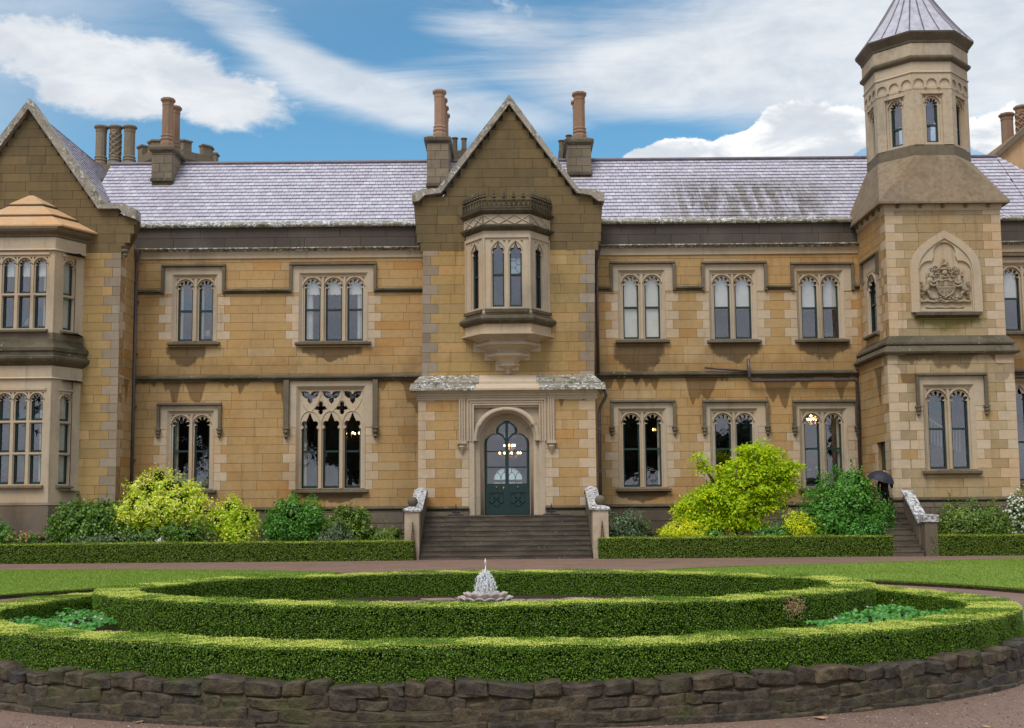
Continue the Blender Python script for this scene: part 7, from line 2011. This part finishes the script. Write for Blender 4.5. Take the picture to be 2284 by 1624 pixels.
shrub('shrub', 'half seen green shrub at the left edge before the bay window', 'shrub', [(-2, 1185, 22, 20), (-25, 1180, 30, 28), (12, 1195, 16, 14)], 1800, .09, 'green_leaf', 39.8, group=A_)
shrub('flowering_plant', 'low plants with coral red flowers at the left edge', 'flowers', [(50, 1199, 36, 10), (90, 1201, 20, 8)], 900, .07, 'green_leaf', 39.7, flowers=('pink_petal', 260, .07), group=A_)
shrub('plant', 'low grey green planting before the dark shrub on the left', 'plant', [(255, 1200, 50, 10), (310, 1200, 40, 11), (190, 1202, 40, 9)], 2200, .075, 'azalea_leaf', 39.6, group=A_)
shrub('flower', 'single white bloom peeping over the left hedge', 'flower', [(356, 1206, 4, 5)], 240, .06, 'white_petal', 39.35, group=A_)
shrub('shrub', 'grey green azalea beside the right pier of the steps', 'shrub', [(1395, 1165, 44, 30), (1375, 1180, 30, 22), (1420, 1180, 30, 24), (1400, 1190, 55, 16)], 4200, .10, 'azalea_leaf', 40.3, aspect=.4, group=A_)
shrub('shrub', 'golden yellow low shrub between the azalea and the maple', 'shrub', [(1522, 1182, 46, 22), (1500, 1190, 30, 14), (1548, 1184, 24, 18)], 4200, .075, 'gold_leaf', 39.8, group=A_)
shrub('shrub', 'golden yellow low shrub right of the maple', 'shrub', [(1795, 1175, 38, 28), (1775, 1165, 26, 22), (1815, 1185, 26, 18)], 4200, .075, 'gold_leaf', 39.8, group=A_)
shrub('shrub', 'low green foliage under the maple', 'shrub', [(1590, 1195, 40, 12), (1720, 1190, 36, 16), (1750, 1180, 28, 16)], 2000, .08, 'ground_leaf', 39.9, group=A_)
shrub('shrub', 'large rounded green shrub before the corner of the tower', 'shrub', [(1880, 1095, 62, 48), (1850, 1130, 60, 55), (1920, 1120, 58, 55), (1885, 1165, 92, 46), (1820, 1150, 34, 42), (1955, 1150, 30, 44), (1905, 1065, 36, 26)], 14000, .10, 'green_leaf', 40.0, group=A_)
shrub('shrub', 'pale green low shrub before the large rounded one', 'shrub', [(1930, 1175, 26, 20), (1905, 1188, 24, 12), (1960, 1190, 18, 12)], 1700, .075, 'ground_leaf', 39.3, group=A_)
shrub('shrub', 'dense domed shrub before the tower window', 'shrub', [(2168, 1155, 76, 40), (2140, 1168, 48, 30), (2200, 1165, 48, 32), (2168, 1180, 84, 22)], 8500, .09, 'olive_leaf', 39.5, group=A_)
shrub('flowering_shrub', 'white flowering shrub at the right edge', 'shrub', [(2275, 1150, 34, 40), (2300, 1130, 40, 44), (2265, 1175, 26, 24)], 2600, .08, 'olive_leaf', 39.7, flowers=('white_petal', 900, .10), group=A_)

def maple():
    D = 40.5
    bl = [(1690, 1002, 50, 24), (1650, 1035, 46, 24), (1735, 1030, 38, 28), (1690, 1045, 58, 26), (1755, 1065, 26, 40), (1620, 1062, 24, 18), (1680, 1080, 58, 26), (1730, 1090, 40, 34), (1605, 1095, 44, 22), (1570, 1110, 40, 22), (1535, 1135, 32, 20), (1640, 1115, 60, 24), (1570, 1150, 40, 20), (1640, 1150, 66, 22), (1700, 1120, 40, 30), (1530, 1150, 20, 14), (1600, 1170, 36, 14), (1665, 1172, 44, 16), (1560, 1018, 7, 8), (1566, 1034, 6, 8), (1575, 1048, 10, 8), (1772, 1036, 16, 6), (1600, 1075, 14, 12), (1580, 1085, 24, 14), (1545, 1122, 26, 16), (1615, 1130, 40, 22), (1585, 1165, 40, 16)]
    rg = np.random.default_rng(55); Cs, Ns = [], []
    for b in bl:       # each bough a tray of smaller hanging sprays
        k = max(4, int(b[2] * b[3] / 30)); c = P(b[0], b[1], D); s = D / FPX
        for _ in range(k):
            v = rg.normal(0, 1, 3); v /= np.linalg.norm(v); r = rg.uniform(.15, 1.0) ** .6
            q = np.array(c) + v * r * np.array([b[2] * s, b[2] * s * .8, b[3] * s]); m = 34
            u = rg.normal(0, 1, (m, 3)) * np.array([.16, .16, .055]); u[:, 2] -= (u[:, 0] ** 2 + u[:, 1] ** 2) * 1.2
            Cs.append(q + u); Ns.append(np.tile([v[0] * .5, -.35 + v[1] * .3, .9], (m, 1)))
    C, N = np.vstack(Cs), np.vstack(Ns); base = P(1640, 1200, D); root = empty('maple_tree', (base.x, base.y, .1)); tag(root, 'small bright yellow green maple tree before the right wing', 'tree'); inv = Matrix.Translation(root.location).inverted()
    o = leaves('crown', C, N, .145, MAT['maple_leaf'], root, .5, .45, 1.2, 56); o.matrix_parent_inverse = inv
    st = MB(); rr = random.Random(8)
    fork = P(1645, 1165, D)
    st.tube([(base.x, base.y, .05), (base.x + .03, base.y, .5), tuple(fork)], [.09, .075, .06], 8)
    for b in bl:
        q = P(b[0], b[1], D + rr.uniform(-.3, .3)); m = fork.lerp(q, .5) + Vector((rr.uniform(-.1, .1), rr.uniform(-.1, .1), .10)); st.tube([tuple(fork), tuple(m), tuple(q)], [.04, .026, .010], 5)
    s = st.build('trunk', MAT['bark'], root); s.matrix_parent_inverse = inv
maple()

# ---- iron railing behind the shrubs
def railing(x0, x1, y, label):
    D = 42.0 if x0 < 1000 else 40.15
    a, b = XX(x0, 1190, D), XX(x1, 1190, D); zt = ZZ((x0 + x1) / 2, y, D); root = empty('iron_railing', (a, D, .1)); tag(root, label, 'railing', 'black iron railings behind the shrubs'); inv = Matrix.Translation(root.location).inverted()
    for z in (zt, zt - .14, .16):
        m = MB(); m.box(a, b, D - .02, D + .02, z - .02, z + .02); o = m.build('rail', MAT['iron'], root); o.matrix_parent_inverse = inv
    n = max(2, round((b - a) / .36)); w = (b - a) / n; L = (zt - .14 - .16)
    for k in range(n + 1):
        m = MB(); m.tube([(a + k * w, D, .05), (a + k * w, D, zt)], .014, 5); o = m.build('baluster', MAT['iron'], root); o.matrix_parent_inverse = inv
        if k < n:
            m = MB(); x = a + k * w
            m.tube([(x, D, .18), (x + w, D, .16 + L)], .011, 4); m.tube([(x + w, D, .18), (x, D, .16 + L)], .011, 4); o = m.build('lattice', MAT['iron'], root); o.matrix_parent_inverse = inv
            m = MB(); m.tube([(x + w * .5 + .055 * math.cos(q), D, zt - .07 + .055 * math.sin(q)) for q in [2 * math.pi * i / 10 for i in range(10)]], .010, 4, True); o = m.build('ring', MAT['iron'], root); o.matrix_parent_inverse = inv
railing(-30, 170, 1185, 'black iron lattice railing before the bay window'); railing(560, 905, 1183, 'black iron lattice railing behind the bushes left of the steps')
railing(1420, 1500, 1183, 'short black iron railing left of the maple'); railing(2235, 2330, 1182, 'black iron lattice railing at the right edge')

# ---- trees across the forecourt, behind the viewpoint: seen only mirrored in the panes
def far_tree(x, y, h, r, label, seed):
    rg = np.random.default_rng(seed); root = empty('tree', (x, y, 0)); tag(root, label, 'tree', 'trees behind the viewpoint'); n = 13000
    cl = rg.normal(0, 1, (26, 3)); cl /= np.linalg.norm(cl, axis=1, keepdims=True); cl *= rg.uniform(.2, .85, (26, 1)); k = rg.integers(0, 26, n)
    C = (cl[k] + rg.normal(0, .16, (n, 3))) * [r, r, h * .36] + [0, 0, h * .62]
    leaves('crown', C, C - [0, 0, h * .62], .8, MAT['far_leaf'], root, .7, .8, 0, seed)
    m = MB(); m.tube([(0, 0, 0), (.1, 0, h * .35), (0, .1, h * .75)], [.35, .25, .08], 8); m.build('trunk', MAT['bark'], root)
for i, (x, y, h, r, lab) in enumerate(((-40, -38, 19, 9, 'broad tree farthest to one side behind the viewpoint'), (-31, -46, 21, 9, 'tall tree beside the broad one behind the viewpoint'), (-18, -40, 16, 5.5, 'slim tree left of the gap behind the viewpoint'), (10.5, -40, 15, 5, 'tree right of the gap behind the viewpoint'), (18, -44, 18, 6, 'tall tree behind the viewpoint facing the steps'), (25.5, -40, 12, 4, 'low tree behind the viewpoint facing the maple'), (39, -42, 14, 4, 'outer tree behind the viewpoint facing the tower'))): far_tree(x, y, h, r, lab, 200 + i)

# ---- loose gravel and fallen leaves near the wall
rg = np.random.default_rng(31); n = 26000
p = rg.uniform([-5.2, 7.6], [5.8, 15.5], (n, 2)); d = ((p[:, 0] - CXB) / (OA + .50)) ** 2 + ((p[:, 1] - OC) / (OB + .50)) ** 2; p = p[(d > 1) & (np.abs(p[:, 0]) < p[:, 1] * .47)]
C = np.c_[p, np.full(len(p), .004)]; k = len(C)
base_ = np.array([[1, 0, 0], [-.5, .87, 0], [-.5, -.87, 0], [0, 0, .9]]); fc_ = [(0, 1, 3), (1, 2, 3), (2, 0, 3)]
sz = rg.uniform(.004, .013, k) * (1 + (rg.random(k) > .985) * 1.6); an = rg.uniform(0, 6.28, k)
V = []
for f in fc_:
    for q in f:
        b = base_[q]; V.append(np.c_[C[:, 0] + sz * (b[0] * np.cos(an) - b[1] * np.sin(an)), C[:, 1] + sz * (b[0] * np.sin(an) + b[1] * np.cos(an)), C[:, 2] + sz * b[2] * .8])
V = np.stack(V, 1).reshape(-1, 3)
leafmat('pebble', [(0, (.10, .065, .052)), (.5, (.20, .145, .12)), (.9, (.30, .24, .21)), (1, (.42, .37, .34))], .0, .7, .3, .2)
go = quick_mesh('gravel', V, 3, MAT['pebble']); tag(go, 'loose reddish gravel on the forecourt before the rubble wall', 'gravel', kind='stuff')
plain('dead_leaf', (.42, .26, .16), .8, .2, var=.4, scale=30)
for i, (x, y) in enumerate(((310, 1610), (2088, 1546), (1828, 1600), (1835, 1602), (2205, 1622))):
    g = G(x, y, .012); m = MB(); a = RND.uniform(0, 3); L = .06
    q = [(g.x + L * math.cos(a) * u - w * math.sin(a), g.y + L * math.sin(a) * u + w * math.cos(a), .010 + .012 * abs(u)) for u, w in ((-1, 0), (-.3, .022), (.5, .018), (1, 0), (.5, -.018), (-.3, -.022))]
    m.f.append([m.pt(*v) for v in q]); m.f.append([m.pt(v[0], v[1], v[2] - .004) for v in q][::-1])
    tag(m.build('fallen_leaf', MAT['dead_leaf']), ('dry leaf on the gravel at the bottom left of the picture', 'dry leaf on the gravel farthest up beside the wall on the right', 'dry leaf at the foot of the wall, lower right, left of a pair', 'dry leaf at the foot of the wall, lower right, right of a pair', 'dry leaf on the gravel in the bottom right corner')[i], 'leaf', 'fallen leaves on the gravel')
